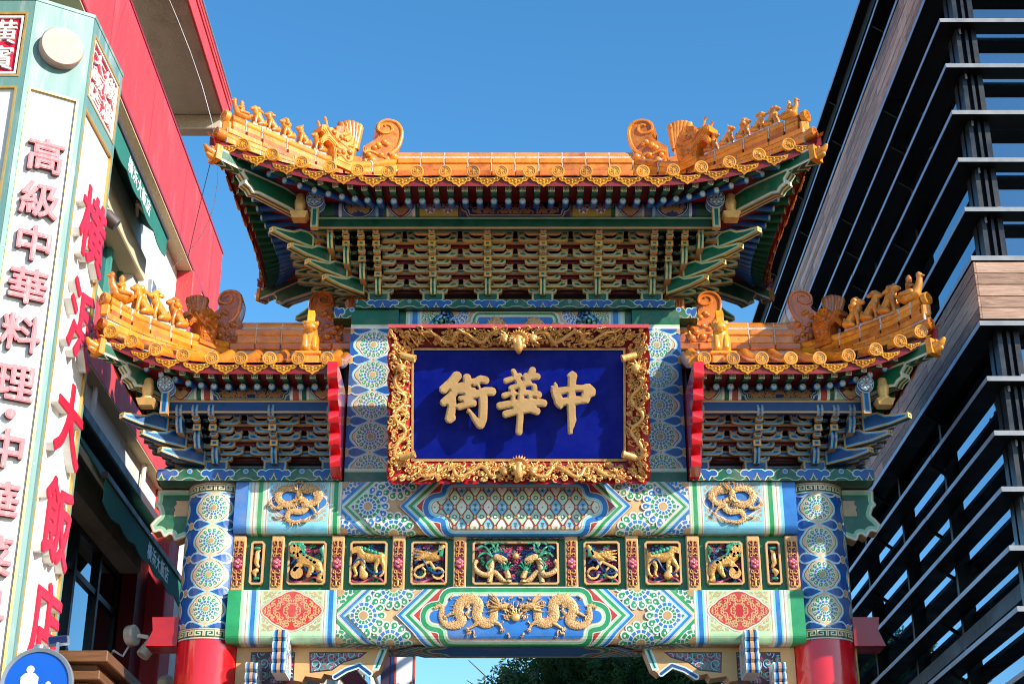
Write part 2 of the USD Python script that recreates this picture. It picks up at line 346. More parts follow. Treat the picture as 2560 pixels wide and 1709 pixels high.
def cartouche(x0, x1, y0, y1, e, steps=2):
    """A long panel whose pointed ends step in like a cloud; e = how far the points reach."""
    ym = (y0 + y1) / 2; h = (y1 - y0) / 2
    def end(s):
        t = np.linspace(0, 1, 9); p = []
        p += [(e * .10 * 0 + 0, h)]
        for q in np.linspace(math.pi / 2, 0, 5): p.append((e * .42 * math.cos(q), h * .55 + h * .45 * math.sin(q)))
        for q in np.linspace(math.pi / 2, 0.12, 5): p.append((e * .48 + e * .5 * math.cos(q), h * .1 + h * .42 * math.sin(q)))
        p.append((e, 0))
        return p
    R = end(1); up = [(x1 - e + a, ym + b) for a, b in R]; dn = [(x1 - e + a, ym - b) for a, b in R[::-1]]
    L = [(x0 + e - a, ym - b) for a, b in R] + [(x0 + e - a, ym + b) for a, b in R[::-1]]
    return Polygon(up + dn + L).buffer(0)
def quatrefoil(x, y, a, b):
    """A lobed medallion a wide and b high."""
    t = np.linspace(0, 2 * math.pi, 29)[:-1]; el = lambda p, q: Polygon(np.c_[x + p * np.cos(t), y + q * np.sin(t)])
    return unary_union([el(a / 2, b * .30), el(a * .30, b / 2), el(a * .435, b * .435)])
mat('stone', '#9a958c', 0.8, vary=0.2, scale=6, bump=0.4, bscale=80)
mat('petal', '#cc5c7a', 0.4, vary=0.35, scale=11); mat('jade', '#4fae86', 0.4, vary=0.3, scale=9); mat('maroon_dark', '#3a0a12', 0.6, vary=0.3, scale=6)
mat('wall_white', '#e4ded2', 0.75, vary=0.06, scale=2, bump=0.25, bscale=60, dirt='#b9aa92', dscale=.7)
mat('wall_red', '#c43a3e', 0.62, vary=0.10, scale=2.5, bump=0.45, bscale=45, dirt='#d46064', dscale=1.5, stretch=(1, 1, .3))
mat('concrete', '#b8ab92', 0.85, vary=0.14, scale=1.5, bump=0.3, bscale=40, dirt='#4f4a38', dscale=.9, stretch=(1, .45, 1))
mat('beige_soffit', '#c9b690', 0.8, vary=0.08, scale=1.5, bump=0.2, bscale=50)
mat('sign_teal', '#648a84', 0.5, vary=0.10, scale=4, dirt='#b4bcb4', dscale=3, stretch=(1.5, 1.5, .25))
mat('sign_white', '#e2ded7', 0.45, vary=0.03, scale=1.2, dirt='#dcd6cc', dscale=.8, stretch=(1, 1, .3))
mat('sign_trim', '#c9a158', 0.35, metal=.4, vary=0.15, scale=6); mat('sign_red', '#c2203a', 0.4, vary=0.08, scale=4); mat('sign_pink', '#cc6a70', 0.55, vary=0.25, scale=7, dirt='#e8c8c0', dscale=5, stretch=(3, 3, .4))
mat('sign_side', '#d8d4cc', 0.5, vary=0.06); mat('disc_pale', '#cf9f8c', 0.6, vary=0.06, scale=9, dirt='#e2b4a8', dscale=7)
mat('awning_green', '#1f6f62', 0.85, vary=0.15, scale=4, bump=0.2, bscale=90); mat('dark_frame', '#15171b', 0.35, vary=0.2, scale=4); mat('brown_metal', '#4a3b38', 0.5, vary=0.2, scale=4)
mat('wood_brown', '#6b4526', 0.5, vary=0.3, scale=5, bump=0.3, bscale=30, stretch=(.4, .4, 6)); mat('lamp_grey', '#c9bca6', 0.4, metal=0.15, vary=0.15, scale=8)
mat('dark_interior', '#0c0c0e', 0.9, vary=0.2); mat('room_wall', '#5a4a3c', 0.9, vary=0.2, scale=1.0)
mat('fin_black', '#0b0b0d', 0.45, vary=0.25, scale=2, spec=0.3); mat('fin_edge', '#8a8d98', 0.35, metal=0.4, vary=0.10, scale=3, dirt='#6a6d76', dscale=4)
mat('asphalt', (.045, .045, .047), 0.9, vary=0.25, scale=3, bump=0.6, bscale=120); mat('paving', '#8a857c', 0.85, vary=0.2, scale=3, bump=0.3, bscale=60); mat('kerb', '#9a968e', 0.8, vary=0.15, scale=5)
mat('bark', '#4a3a2c', 0.9, vary=0.3, scale=8, bump=0.6, bscale=40); mat('wire_black', '#141414', 0.6); mat('cable_grey', '#c8c8c8', 0.6)
mat('sign_blue', '#0a57b8', 0.4, vary=0.06, scale=4); mat('steel', '#9aa0a8', 0.35, metal=0.6, vary=0.1); mat('far_grey', '#8f949c', 0.7, vary=0.12, scale=1.2); mat('far_cream', '#c9c2b4', 0.8, vary=0.1, scale=1.0); mat('far_red', '#b5442f', 0.7, vary=0.12); mat('purple_dark', '#3a2540', 0.5, vary=0.2)
def plank_mat(name, cols, rough=.65):
    MAT[name] = usdkit.material(stage, f'/World/Looks/{name}', {
        'tc': ('geometry', {}), 'oi': ('object_info', {}), 'mp': ('mapping', {'scale': (1.0, 1.0, 14.0)}), 'of': ('vector_math', {'math_type': 'multiply_add', 'vector2': (31.0, 17.0, 53.0)}),
        'n': ('noise_texture', {'scale': 2.4, 'detail': 9.0, 'roughness': 0.7, 'distortion': 0.9}), 'ad': ('math', {'math_type': 'multiply_add', 'value2': 0.34}), 'sb': ('math', {'math_type': 'subtract', 'value2': 0.17}),
        'r': ('rgb_ramp', {'ramp': [(0.25, lin(cols[0])), (0.45, lin(cols[1])), (0.62, lin(cols[2])), (0.82, lin(cols[3]))]}), 'b': ('bump', {'strength': 0.4, 'distance': 0.01}),
        'p': ('principled_bsdf', {'roughness': rough})},
        [('tc.position', 'mp.vector'), ('oi.random', 'of.vector1'), ('mp.vector', 'of.vector3'), ('of.vector', 'n.vector'), ('oi.random', 'ad.value1'), ('n.fac', 'ad.value3'), ('ad.value', 'sb.value1'), ('sb.value', 'r.fac'), ('r.color', 'p.base_color'), ('n.fac', 'b.height'), ('b.normal', 'p.normal')], surface='p.BSDF')
plank_mat('plank', ('#553c2e', '#8f6a54', '#b08a72', '#cbab96'))
mat('gold_antique', '#c48f48', 0.33, metal=0.35, vary=0.35, scale=22, bump=0.6, bscale=38)
def pane(name, tint, refl=1.0, rough=0.0, base=0.06):
    MAT[name] = usdkit.material(stage, f'/World/Looks/{name}', {'f': ('fresnel', {'IOR': 1.55}), 'm2': ('math', {'math_type': 'multiply_add', 'value2': refl, 'value3': base, 'use_clamp': True}), 't': ('transparent_bsdf', {'color': tint}), 'g': ('glossy_bsdf', {'color': (.60, .74, .84), 'roughness': rough}), 'm': ('mix_closure', {})},
        [('f.fac', 'm2.value1'), ('m2.value', 'm.fac'), ('t.BSDF', 'm.closure1'), ('g.BSDF', 'm.closure2')], surface='m.closure')
pane('glass_front', (.45, .52, .55), 3.0, .015, .20); pane('glass', (.55, .62, .64), 2.6, .01); pane('glass_dark', (.30, .34, .36), 2.2, .01)
MAT['lamp_glow'] = usdkit.material(stage, '/World/Looks/lamp_glow', {'e': ('emission', {'color': (1.0, .62, .25), 'strength': 1.6})}, surface='e.emission')
MAT['leaf'] = usdkit.material(stage, '/World/Looks/leaf', {'oi': ('geometry', {}), 'r': ('rgb_ramp', {'ramp': [(0.0, (.03, .075, .018)), (.5, (.06, .125, .03)), (1.0, (.12, .18, .045))]}), 'p': ('principled_bsdf', {'roughness': .5}), 't': ('translucent_bsdf', {'color': (.14, .24, .05)}), 'm': ('mix_closure', {'fac': .4})},
    [('oi.random_per_island', 'r.fac'), ('r.color', 'p.base_color'), ('p.BSDF', 'm.closure1'), ('t.BSDF', 'm.closure2')], surface='m.closure')
mat('jade_dark', '#2f8463', .4, vary=.3, scale=9); mat('rose_dark', '#a23c58', .45, vary=.35, scale=11)
mat('eave_red', '#7c1014', 0.42, vary=0.25, scale=4); mat('rafter_green', '#1c5c3a', 0.4, vary=0.2, scale=5); mat('rafter_red', '#a0141c', 0.4, vary=0.2, scale=5); mat('blue_dark', '#123a70', 0.38, vary=0.2, scale=4)
GLYPHS = {
    '高': '-44,35 -3,35 -5,45 2,46 6,35 44,35 44,29 -44,29|-40,-3 41,-2 40,-43 37,-45 24,-46 22,-41 22,-40 32,-40 33,-39 33,-9 -32,-9 -33,-46 -40,-46|-29,23 30,23 30,3 -29,3/-21,9 22,9 22,17 -21,18|-22,-15 21,-15 21,-35 -14,-35 -15,-36 -15,-40 -22,-40/-14,-21 -14,-30 14,-29 14,-21 13,-20',
    '級': '-13,-42 -7,-31 -4,-23 0,-6 2,12 3,33 -7,34 -7,41 36,41 28,13 40,13 44,11 44,10 38,-11 29,-26 37,-34 46,-40 46,-41 42,-46 41,-46 31,-39 24,-32 14,-41 4,-46 0,-41 13,-33 19,-26 7,-5 2,-28 -4,-43 -6,-46 -7,-46/9,10 13,0 18,-11 24,-20 31,-8 36,5 19,6 27,34 10,34|-46,15 -42,19 -35,29 -27,46 -20,44 -27,29 -35,17 -24,17 -16,31 -10,28 -10,27 -20,11 -33,-5 -17,-3 -17,-2 -20,6 -14,8 -10,-2 -7,-12 -13,-15 -14,-9 -16,-9 -37,-12 -43,-14 -46,-7 -41,-4 -29,10 -32,11 -44,9|-19,-18 -15,-16 -13,-16 -9,-32 -13,-34 -15,-33|-28,-30 -30,-19 -24,-18 -21,-40 -28,-41|-46,-42 -43,-32 -42,-19 -35,-20 -40,-44',
    '中': '-40,28 -4,29 -4,46 4,46 4,29 40,28 40,-19 33,-19 32,-14 4,-14 4,-46 -4,-46 -4,-14 -32,-14 -33,-19 -40,-19/4,-6 33,-6 33,21 4,21/-33,-6 -4,-6 -4,21 -33,21',
    '華': '-45,-1 -45,6 -27,6 -27,16 -37,16 -37,22 38,22 38,16 27,16 27,7 28,6 45,6 45,-1 27,-1 26,-10 40,-11 40,-17 4,-17 4,-26 44,-26 44,-33 4,-33 3,-46 -4,-46 -4,-33 -43,-33 -43,-26 -4,-26 -4,-18 -39,-17 -39,-11 -27,-11 -27,-1/4,-10 19,-11 19,-1 4,-1/4,6 19,6 19,15 4,16/-20,-10 -4,-11 -4,-1 -19,-1/-20,6 -4,6 -4,16 -19,16|-44,33 -44,39 -21,39 -21,46 -14,46 -14,39 13,39 14,46 20,46 21,39 44,39 44,32 21,32 20,25 14,25 13,32 -14,32 -14,25 -21,25 -21,32',
    '料': '-5,-24 -6,-18 26,-12 27,46 33,46 34,-10 45,-9 46,-14 46,-15 36,-17 34,-18 33,-46 27,-46 26,-19|2,34 2,35 5,39 6,39 18,30 21,27 17,21 10,28|-3,9 0,14 14,5 16,3 16,2 13,-3 6,2|-46,-27 -46,-25 -43,-21 -38,-11 -32,4 -32,5 -45,6 -45,12 -29,13 -29,46 -22,46 -22,13 -6,12 -6,6 -22,5 -22,4 -7,-16 -11,-20 -12,-21 -20,-8 -22,-7 -22,-46 -29,-46 -29,-7 -30,-8 -34,-16 -43,-33 -43,-33|-19,18 -16,25 -12,40 -7,39 -6,37 -14,17 -15,16|-44,38 -43,39 -39,40 -35,26 -34,18 -39,16 -39,17 -41,25',
    '理': '-18,-42 -18,-35 12,-35 12,-21 -10,-21 -10,-14 12,-14 12,-3 -9,-3 -9,42 42,42 42,-3 20,-3 20,-14 43,-14 43,-21 20,-21 20,-35 46,-35 46,-42/20,4 34,4 34,17 20,17/20,23 34,23 34,36 20,36/-2,4 13,4 13,17 -2,17/-2,23 13,23 13,36 -2,36|-46,-28 -45,-27 -33,-23 -33,4 -44,4 -44,11 -33,12 -33,33 -45,33 -45,40 -14,40 -14,33 -26,33 -26,12 -16,11 -16,4 -26,4 -26,-20 -15,-17 -14,-25 -43,-35 -45,-34',
    '菜': '-46,-38 -26,-29 -14,-22 -12,-19 -44,-18 -44,-12 -4,-11 -4,-4 -2,-3 -8,11 -3,13 -1,12 4,1 4,-1 -2,-3 4,-4 4,-11 45,-12 45,-18 11,-19 17,-24 26,-29 36,-34 46,-37 42,-43 33,-41 22,-35 11,-28 4,-22 4,-46 -4,-46 -4,-22 -9,-26 -20,-34 -37,-43 -41,-44|-44,33 -44,39 -21,39 -20,40 -20,46 -13,46 -12,39 12,39 13,40 13,46 21,46 21,39 44,39 44,33 21,32 21,25 32,26 37,21 17,17 -3,15 -39,14 -41,20 -13,21 17,24 18,25 13,26 13,32 -12,32 -13,25 -20,24 -21,32|20,-5 31,14 38,12 35,6 26,-7|-36,8 -35,9 -30,11 -24,3 -21,-4 -27,-7 -31,1',
    '横': '23,-34 28,-30 39,-36 47,-42 42,-46 41,-46 35,-42|-47,-21 -46,-19 -39,-6 -32,15 -32,17 -45,18 -45,24 -31,25 -31,46 -24,46 -24,25 -12,24 -12,21 1,21 1,31 -10,31 -10,37 1,37 2,46 8,46 9,37 24,37 25,46 31,46 32,37 44,37 44,31 32,30 32,21 46,20 46,14 20,13 20,7 42,6 42,-27 -9,-27 -9,6 12,7 12,14 -13,14 -13,17 -24,17 -24,10 -13,-6 -12,-8 -16,-13 -23,-1 -24,0 -24,-46 -31,-46 -31,-3 -32,-3 -37,-15 -43,-27/20,-21 35,-21 35,-13 20,-13/20,-7 35,-7 35,1 20,1/9,30 9,21 24,21 24,31/-2,-21 12,-21 12,-13 -2,-13/-2,-7 12,-7 12,1 -2,1|-16,-41 -6,-36 4,-30 11,-33 4,-38 -10,-46 -11,-46',
    '浜': '-20,-17 -20,-11 -10,-10 -9,-10 -9,36 19,42 30,46 36,42 37,41 26,37 -1,31 -1,18 43,17 43,11 30,10 30,-10 46,-11 46,-17/-2,-10 22,-10 22,10 -1,10|21,-25 21,-24 26,-21 28,-22 40,-35 45,-40 45,-41 39,-45 32,-36|-18,-41 -18,-41 -14,-37 -8,-30 -2,-22 6,-24 -2,-35 -12,-46|-40,40 -36,45 -35,45 -25,39 -18,34 -22,28 -22,28|-45,-39 -40,-31 -29,-9 -29,-9 -24,-11 -22,-12 -24,-15 -37,-43|-46,14 -45,15 -42,19 -42,19 -30,13 -24,9 -24,8 -27,3 -28,3 -39,10',
    '濱': '-20,3 2,7 11,10 11,21 -5,21 -5,27 32,27 32,21 18,21 18,12 23,13 34,20 39,18 40,17 32,11 17,4 38,3 38,-31 25,-31 45,-40 46,-42 44,-46 43,-46 20,-36 21,-31 8,-31 7,-32 11,-35 11,-36 -15,-47 -18,-41 -4,-36 4,-31 -9,-31 -10,-2 -16,-3/-2,-25 31,-26 31,-21 -2,-21/-2,-16 31,-16 31,-11 -2,-11/-2,-6 31,-6 31,-2 -2,-1|-16,38 10,38 8,45 15,47 18,38 44,38 44,23 37,23 36,32 -9,32 -10,23 -16,23|-17,11 -8,16 -3,20 3,18 3,17 -3,12 -13,7 -13,7|-40,40 -36,45 -35,45 -21,36 -19,34 -24,28 -28,32|-43,-39 -26,-7 -25,-7 -21,-11 -21,-13 -34,-40 -37,-44|-46,12 -42,18 -41,18 -26,9 -25,7 -28,2 -29,2 -37,8',
    '大': '-45,-40 -29,-30 -21,-21 -12,-6 -7,8 -7,10 -44,10 -44,17 -6,18 -4,31 -4,46 4,46 4,31 3,18 44,17 44,10 7,10 10,-1 15,-10 22,-20 33,-31 41,-37 45,-39 40,-46 30,-40 17,-27 7,-13 0,2 -5,-11 -11,-21 -15,-27 -24,-36 -40,-46',
    '飯': '-8,-43 -3,-31 0,-16 1,0 1,37 24,40 40,43 43,39 43,38 30,34 8,31 8,18 40,18 43,17 38,-6 30,-25 38,-34 46,-40 47,-41 43,-46 42,-46 33,-39 25,-31 18,-39 10,-45 8,-45 6,-42 5,-40 15,-32 21,-25 15,-13 9,7 8,7 7,-16 3,-34 -2,-46/15,11 19,-6 24,-17 25,-18 30,-8 33,1 35,11 15,12|-47,24 -31,38 -25,46 -20,45 -20,41 -11,34 -3,26 -8,21 -17,30 -24,36 -28,32 -42,19 -44,18|-41,-44 -43,-38 -40,-35 -39,-32 -39,17 -26,17 -28,26 -23,27 -19,17 -8,17 -8,-16 -32,-17 -32,-33 -18,-28 -18,-27 -21,-21 -17,-19 -15,-19 -7,-37 -12,-40 -15,-33 -16,-33 -37,-43 -39,-44/-32,-10 -15,-10 -14,-2 -32,-2/-32,4 -15,4 -14,4 -14,11 -15,12 -32,11',
    '店': '-46,-42 -40,-30 -37,-15 -36,-3 -36,34 2,34 3,35 -2,44 4,46 6,45 8,42 12,34 46,34 46,27 -28,27 -29,-12 -33,-31 -39,-46|-20,-9 2,-9 2,23 10,23 10,12 42,11 43,5 10,4 10,-9 38,-9 38,-45 30,-45 30,-41 -12,-41 -12,-45 -20,-45/-12,-34 29,-34 30,-34 30,-16 -12,-16',
    '街': '17,-39 29,-38 30,-37 30,6 20,7 20,14 47,14 47,7 38,6 38,-40 37,-43 32,-45 19,-46|21,40 46,40 46,34 21,34|-21,-39 -22,-32 -21,-31 -5,-29 -5,-14 -19,-14 -19,-7 -5,-7 -4,5 3,5 3,-7 17,-7 17,-14 3,-14 3,-28 20,-27 20,-33 -20,-39|-20,14 -4,14 -4,27 -18,27 -18,34 -4,34 -4,46 3,46 3,34 16,34 16,27 3,27 3,14 18,14 18,7 -20,7|-47,-3 -33,12 -28,20 -25,26 -18,24 -22,16 -27,9 -27,-46 -34,-46 -34,-1 -35,-1 -42,-9|-45,25 -45,27 -34,37 -28,46 -21,44 -22,41 -28,34 -40,21 -42,21',
}
def glyph(ch, h, bold=0.0):
    """The outline of a character about h metres tall, centred on the origin."""
    g = unary_union([Polygon(r[0], r[1:]) for r in ([[tuple(map(int, p.split(","))) for p in ring.split()] for ring in poly.split("/")] for poly in GLYPHS[ch].split("|"))])
    g = g.buffer(bold).simplify(0.5) if bold else g
    return aff.scale(g, h / 100, h / 100, origin=(0, 0))

# ================================================================ the gateway: columns, beams, panels
rng = np.random.default_rng(11); random.seed(11)
CXL = 3.927; CR = 0.41
gate = thing('gateway', 'painted gateway with yellow glazed roofs and red columns spanning the street', 'gateway')

def col_map(X, s=1):
    return lambda u, v, h: np.stack([X + (CR + .006 + h) * np.sin(u / CR), -(CR + .006 + h) * np.cos(u / CR), v], -1)
def meander(u0, u1, v0, v1, n):
    out = []; w = (u1 - u0) / n; h = v1 - v0
    for i in range(n):
        x = u0 + i * w; g = lambda a, b: (x + a * w, v0 + b * h); s = 1 if i % 2 == 0 else -1
        P = [(.08, .16), (.08, .84), (.90, .84), (.90, .30), (.38, .30), (.38, .60), (.66, .60)]
        if s < 0: P = [(1 - a, b) for a, b in P]
        out.append((LineString([g(a, b) for a, b in P]).buffer(h * .075, cap_style=2, join_style=2), lin('#e6cfa8'), 2))
    return out
def column_paint():
    P = Paint(); U = math.pi * CR; pitch = 2 * U / 4; z = [7.97, 7.523, 7.076, 6.628]; zb, zt = 6.246, 8.32
    P.add(sbox(-U, zb, U, zt), BD, 0)
    for v0, v1 in ((8.175, 8.31), (6.252, 6.385)):
        P.add(sbox(-U, v0, U, v1), lin('#e6cfa8'), 1).add(sbox(-U, v0 + .016, U, v1 - .016), GD, 1.5); P.ext(meander(-U, U, v0 + .016, v1 - .016, 20))
    clip = sbox(-U, 6.39, U, 8.17)
    for k in range(-2, 3):
        for i, zz in enumerate(z):
            x = k * pitch
            fr = quatrefoil(x, zz, .46, .455).union(sbox(x - .06, zz - .235, x + .06, zz + .235))
            P.ext([(fr.buffer(.032), LB, 1), (fr.buffer(.016), WH, 2), (fr, BK, 3), (fr.buffer(-.008), lin('#dcb98a'), 4)] + rosette(x, zz, .178, GR, BL, 14, 5), clip)
        for i in range(-1, 4):
            zm = (z[i] + z[i + 1]) / 2 if 0 <= i < 3 else (z[0] + .2235 if i == -1 else z[3] - .2235)
            for x0 in (k * pitch + pitch / 2,):
                for s in (-1, 1):
                    t = np.linspace(0, 1, 12); uu = x0 + s * (.05 + .24 * t); w = .062 * np.sin(math.pi * t ** .7) * (1 - .3 * t)
                    lens = Polygon(np.r_[np.c_[uu, zm + w], np.c_[uu[::-1], zm - w[::-1]]]).buffer(0)
                    P.ext([(lens.buffer(.022), WH, 5), (lens.buffer(.012), LB, 6), (lens.buffer(-.002), BD, 7)], clip)
                P.ext([(circ(x0, zm, .054), WH, 6), (circ(x0, zm, .046), GO, 7)], clip)
    return P
cuts = np.linspace(-math.pi * CR, math.pi * CR, 41)[1:-1]
cp = column_paint()
for s in (-1, 1):
    c = part(gate, 'column', lathe([(0, 0.3), (CR, .3), (CR, 8.46), (0, 8.46)], (s * CXL, 0, 0), n=64), 'red_lacquer', 40)
    m, cc = cp.mesh(col_map(s * CXL), cuts)
    part(c, 'painted_band', m, 'painted', colors=cc)
    part(c, 'plinth', lathe([(0, 0), (.62, 0), (.62, .12), (.55, .2), (.5, .3), (0, .3)], (s * CXL, 0, 0), n=40), 'stone', 30)
    part(c, 'moulding', lathe([(CR, 8.315), (CR + .025, 8.32), (CR + .03, 8.345), (CR, 8.35)], (s * CXL, 0, 0), n=48), 'gold_flat', 40)

# ---- beams: front face, rounded lower edge, soffit
def beam_map(yf, zb, r=.11):
    a = r * math.pi / 2
    def fn(u, v, h):
        th = np.clip(-v / r, 0, math.pi / 2); flat = np.maximum(-v - a, 0)
        y = yf + r - (r + h) * np.cos(th) + flat; z = zb + np.where(v > 0, v, 0) - (r + h) * np.sin(th)
        return np.stack([u, y, z], -1)
    return fn, a
def beam_core(x0, x1, yf, zb, zt, depth, r=.11):
    n = 7; p = [(yf, zt), (yf, zb)] + [(yf + r - r * math.cos(t), zb - r * math.sin(t)) for t in np.linspace(0, math.pi / 2, n)[1:]]
    p += [(yf + depth - y + yf, z) for y, z in p[::-1]]
    return prism(Polygon(p), 0, x1 - x0, lambda u, v, h: np.stack([x0 + h, u, v], -1))
def chev(ax, offs, h0, h1, vm, k=1.0):
    """'<' bands: offs = running offsets to the right of the apex."""
    top, bot = h1 - vm, vm - h0
    return [(Polygon([(ax + a, vm), (ax + a + top * k, h1), (ax + b + top * k, h1), (ax + b, vm), (ax + b + bot * k, h0), (ax + a + bot * k, h0)]), c, l) for a, b, c, l in offs]
def run(ws, lay=2):
    o, x = [], 0
    for w, c in ws: o.append((x, x + w + .001, c, lay)); x += w
    return o, x
def curls(region, n, r, col, lay, seed, w=.012, turns=.9):
    """Small scrolls scattered over a region."""
    g = np.random.default_rng(seed); b = region.bounds; out = []; pts = []
    for _ in range(n * 60):
        if len(pts) >= n: break
        p = (g.uniform(b[0], b[2]), g.uniform(b[1], b[3])); rr = r * g.uniform(.7, 1.2)
        if all((p[0] - q[0]) ** 2 + (p[1] - q[1]) ** 2 > (1.5 * r) ** 2 for q in pts) and region.contains(Point(p)):
            pts.append(p); out.append(scroll_line(*p, rr, turns, g.uniform(0, 6.3), g.choice([-1, 1]), w * g.uniform(.8, 1.3)))
    return [(unary_union(out).intersection(region), col, lay)] if out else []
def symm_curls(x, y, A, B, n, r, region, col, lay, seed, w):
    g = np.random.default_rng(seed); out = []; seen = []
    for _ in range(n):
        px, py = g.uniform(0.02, A), g.uniform(0.02, B)
        for _k in range(30):
            if all((px - q[0]) ** 2 + (py - q[1]) ** 2 > (1.55 * r) ** 2 for q in seen): break
            px, py = g.uniform(0.02, A), g.uniform(0.02, B)
        seen.append((px, py)); a0 = g.uniform(0, 6.3); s = g.choice([-1, 1]); rr = r * g.uniform(.7, 1.25)
        for sx in (-1, 1):
            for sy in (-1, 1):
                ln = scroll_line(0, 0, rr, .95, a0, s, w, 12); out.append(aff.translate(aff.scale(ln, sx, sy, origin=(0, 0)), x + sx * px, y + sy * py))
    return [(unary_union(out).intersection(region), col, lay)]
def beam_pattern(which, X1, H, a):
    """Painted design of one half (u < 0), mirrored; v from -a (soffit edge) to H."""
    up = which == 'upper'; v0, v1, vm = -a, H, (H - a) / 2 + .03
    C1, L1, C2, L2 = (BL, LB, GR, LG) if up else (GR, LG, BL, LB)
    box_ = lambda x0, x1: sbox(x0, v0, x1, v1)
    L = []
    x = -X1
    for w, c in ((.17, C1), (.04, L1), (.035, WH), (.010, GO), (.03, WH), (.02, L2), (.055, C2), (.025, L2), (.03, WH), (.010, GO), (.012, WH)):
        L.append((box_(x, x + w + .001), c, 1)); x += w
    xb0, xb1 = x, x + .78
    bg = LB if up else LG
    L.append((box_(xb0, xb1), bg, 1))
    xm, wv = (xb0 + xb1) / 2, H * .47
    med = quatrefoil(xm, H / 2 + .01, .76, H * .93) if up else quatrefoil(xm, H / 2 + .01, .77, H * .92)
    corner = sbox(xb0 + .02, .03, xb1 - .02, v1 - .02).difference(med.buffer(.028))
    L += symm_curls(xm, H / 2, .37, H * .46, 42, .030, corner, GO, 2, 5 + up, .014)
    L += [(med.buffer(.018), GO, 2), (med.buffer(.010), WH, 3), (med.buffer(-.004), GO, 3.5), (med.buffer(-.010), BL if up else RE, 4)]
    if not up: L += symm_curls(xm, H / 2 + .01, .36, H * .44, 28, .034, med.buffer(-.02), GO, 5, 3, .0135)
    x = xb1
    for w, c in ((.012, WH), (.010, GO), (.025, WH), (.025, L2), (.055, C2), (.025, L2), (.022, WH), (.010, GO)):
        L.append((box_(x, x + w + .001), c, 1)); x += w
    xs = x
    L.append((box_(xs, 0.001), lin('#c9a272'), 1))
    clip1 = box_(xs, 0)
    for vy in (v0 + .06, v1 - .02):      # quarter flowers in the corners by the stripes
        L += [(g.intersection(clip1), c, l - 1) for g, c, l in rosette(xs + .02, vy, .27, C1, C1, 10)]
        L.append((circ(xs + .01, vy, .07).intersection(clip1), GO, 5))
    ax = xs - .085
    o, wd = run([(.05, C1), (.025, L1), (.018, WH), (.008, GO), (.010, WH), (.045, C2), (.024, L2), (.022, WH), (.008, GO)], 6)
    L += [(g.intersection(clip1), c, l) for g, c, l in chev(ax, o, v0, v1, vm)]
    ax2 = -1.52
    L1c = Polygon([(ax + wd, vm), (ax + wd + v1 - vm, v1), (ax2 + v1 - vm, v1), (ax2, vm), (ax2 + vm - v0, v0), (ax + wd + vm - v0, v0)])
    L.append((L1c, lin('#cfa878'), 6.2))
    for qi, (cx, cy, R, ca, cb) in enumerate(((-1.86, v1 + .10, .22, BL, BL), (-1.86, v0 - .05, .22, GR, GR), (-1.58, v0 + .05, .285, GR, BL), (-1.55, v1 + .02, .285, GR, BL), (-1.92, vm, .285, GR if not up else BL, BL if not up else GR))):
        L += [(g.intersection(L1c), c, l + 4 + qi * 3.5) for g, c, l in rosette(cx, cy, R, ca, cb, 14)]
    o, wd2 = run([(.008, GO), (.012, WH), (.05, C1 if up else C2), (.028, L1 if up else L2), (.022, WH), (.008, GO), (.05, C2 if up else C1), (.03, L2 if up else L1), (.024, WH)], 27)
    ch2 = chev(ax2, o, v0, v1, vm)
    L += [(g.intersection(clip1), c, l) for g, c, l in ch2]
    tri_ = Polygon([(ax2 + wd2, vm), (ax2 + wd2 + v1 - vm, v1), (0.001, v1), (0.001, v0), (ax2 + wd2 + vm - v0, v0)])
    L.append((tri_, lin('#b03a28'), 27))
    out = []
    for g, c, l in L: out += [(g, c, l), (aff.scale(g, -1, 1, origin=(0, 0)), c, l)]
    ca = cartouche(-1.20, 1.20, v0 - .0, v1 + .02, .40)
    if up: out += rings(ca, [(-.012, WH), (0, BL), (.062, LB), (.088, WH), (.104, GO), (.112, lin('#8fb39a'))], 28)
    else: out += rings(ca, [(-.012, WH), (0, GR), (.058, LG), (.085, WH), (.108, GO), (.115, BL)], 28)
    inner = ca.buffer(-.115)
    if up:
        dx, dy = .1752, .128; n = 9
        for j in range(-4, 5):
            for i in range(-n, n + 1):
                X, Y = i * dx + (dx / 2 if j % 2 else 0), (v0 + v1) / 2 + .01 + j * dy
                d = Polygon([(X, Y + dy * .95), (X + dx / 2 * .92, Y), (X, Y - dy * .95), (X - dx / 2 * .92, Y)])
                kind = (i + (j // 2 if j % 2 == 0 else (j - 1) // 2)) % 2 if j % 2 == 0 else 2
                out.append((d.intersection(inner), [lin('#e9ecd2'), lin('#74c0e4'), lin('#c0dfb6')][kind], 34.5))
                if kind == 1:
                    for q in range(4): out.append((cell(X, Y, .008, .055, q * 1.571 - .45, q * 1.571 + .45, 2).intersection(inner), [WH, lin('#56735f')][q % 2], 36))
                elif kind == 2: out.append((circ(X, Y, .032, 8).intersection(inner), lin('#56735f'), 36)); out.append((circ(X, Y, .018, 6).intersection(inner), WH, 37.5))
                else: out.append((circ(X, Y, .014, 6).intersection(inner), GO, 36))
        for j in range(-4, 5):
            for i in range(-n, n + 1):
                X, Y = i * dx + (dx / 2 if j % 2 == 0 else 0), (v0 + v1) / 2 + .01 + j * dy
                for s in (-1, 1): out.append((LineString([(X, Y), (X + s * dx / 2, Y + dy)]).buffer(.0085, cap_style=2).intersection(inner), lin('#9c2a22'), 39 + .5 * (s > 0)))
                out += [(circ(X, Y, .029, 12).intersection(inner), lin('#9c2a22'), 41), (circ(X, Y, .020, 10).intersection(inner), lin('#d3ab78'), 42.5)]
    return out, inner

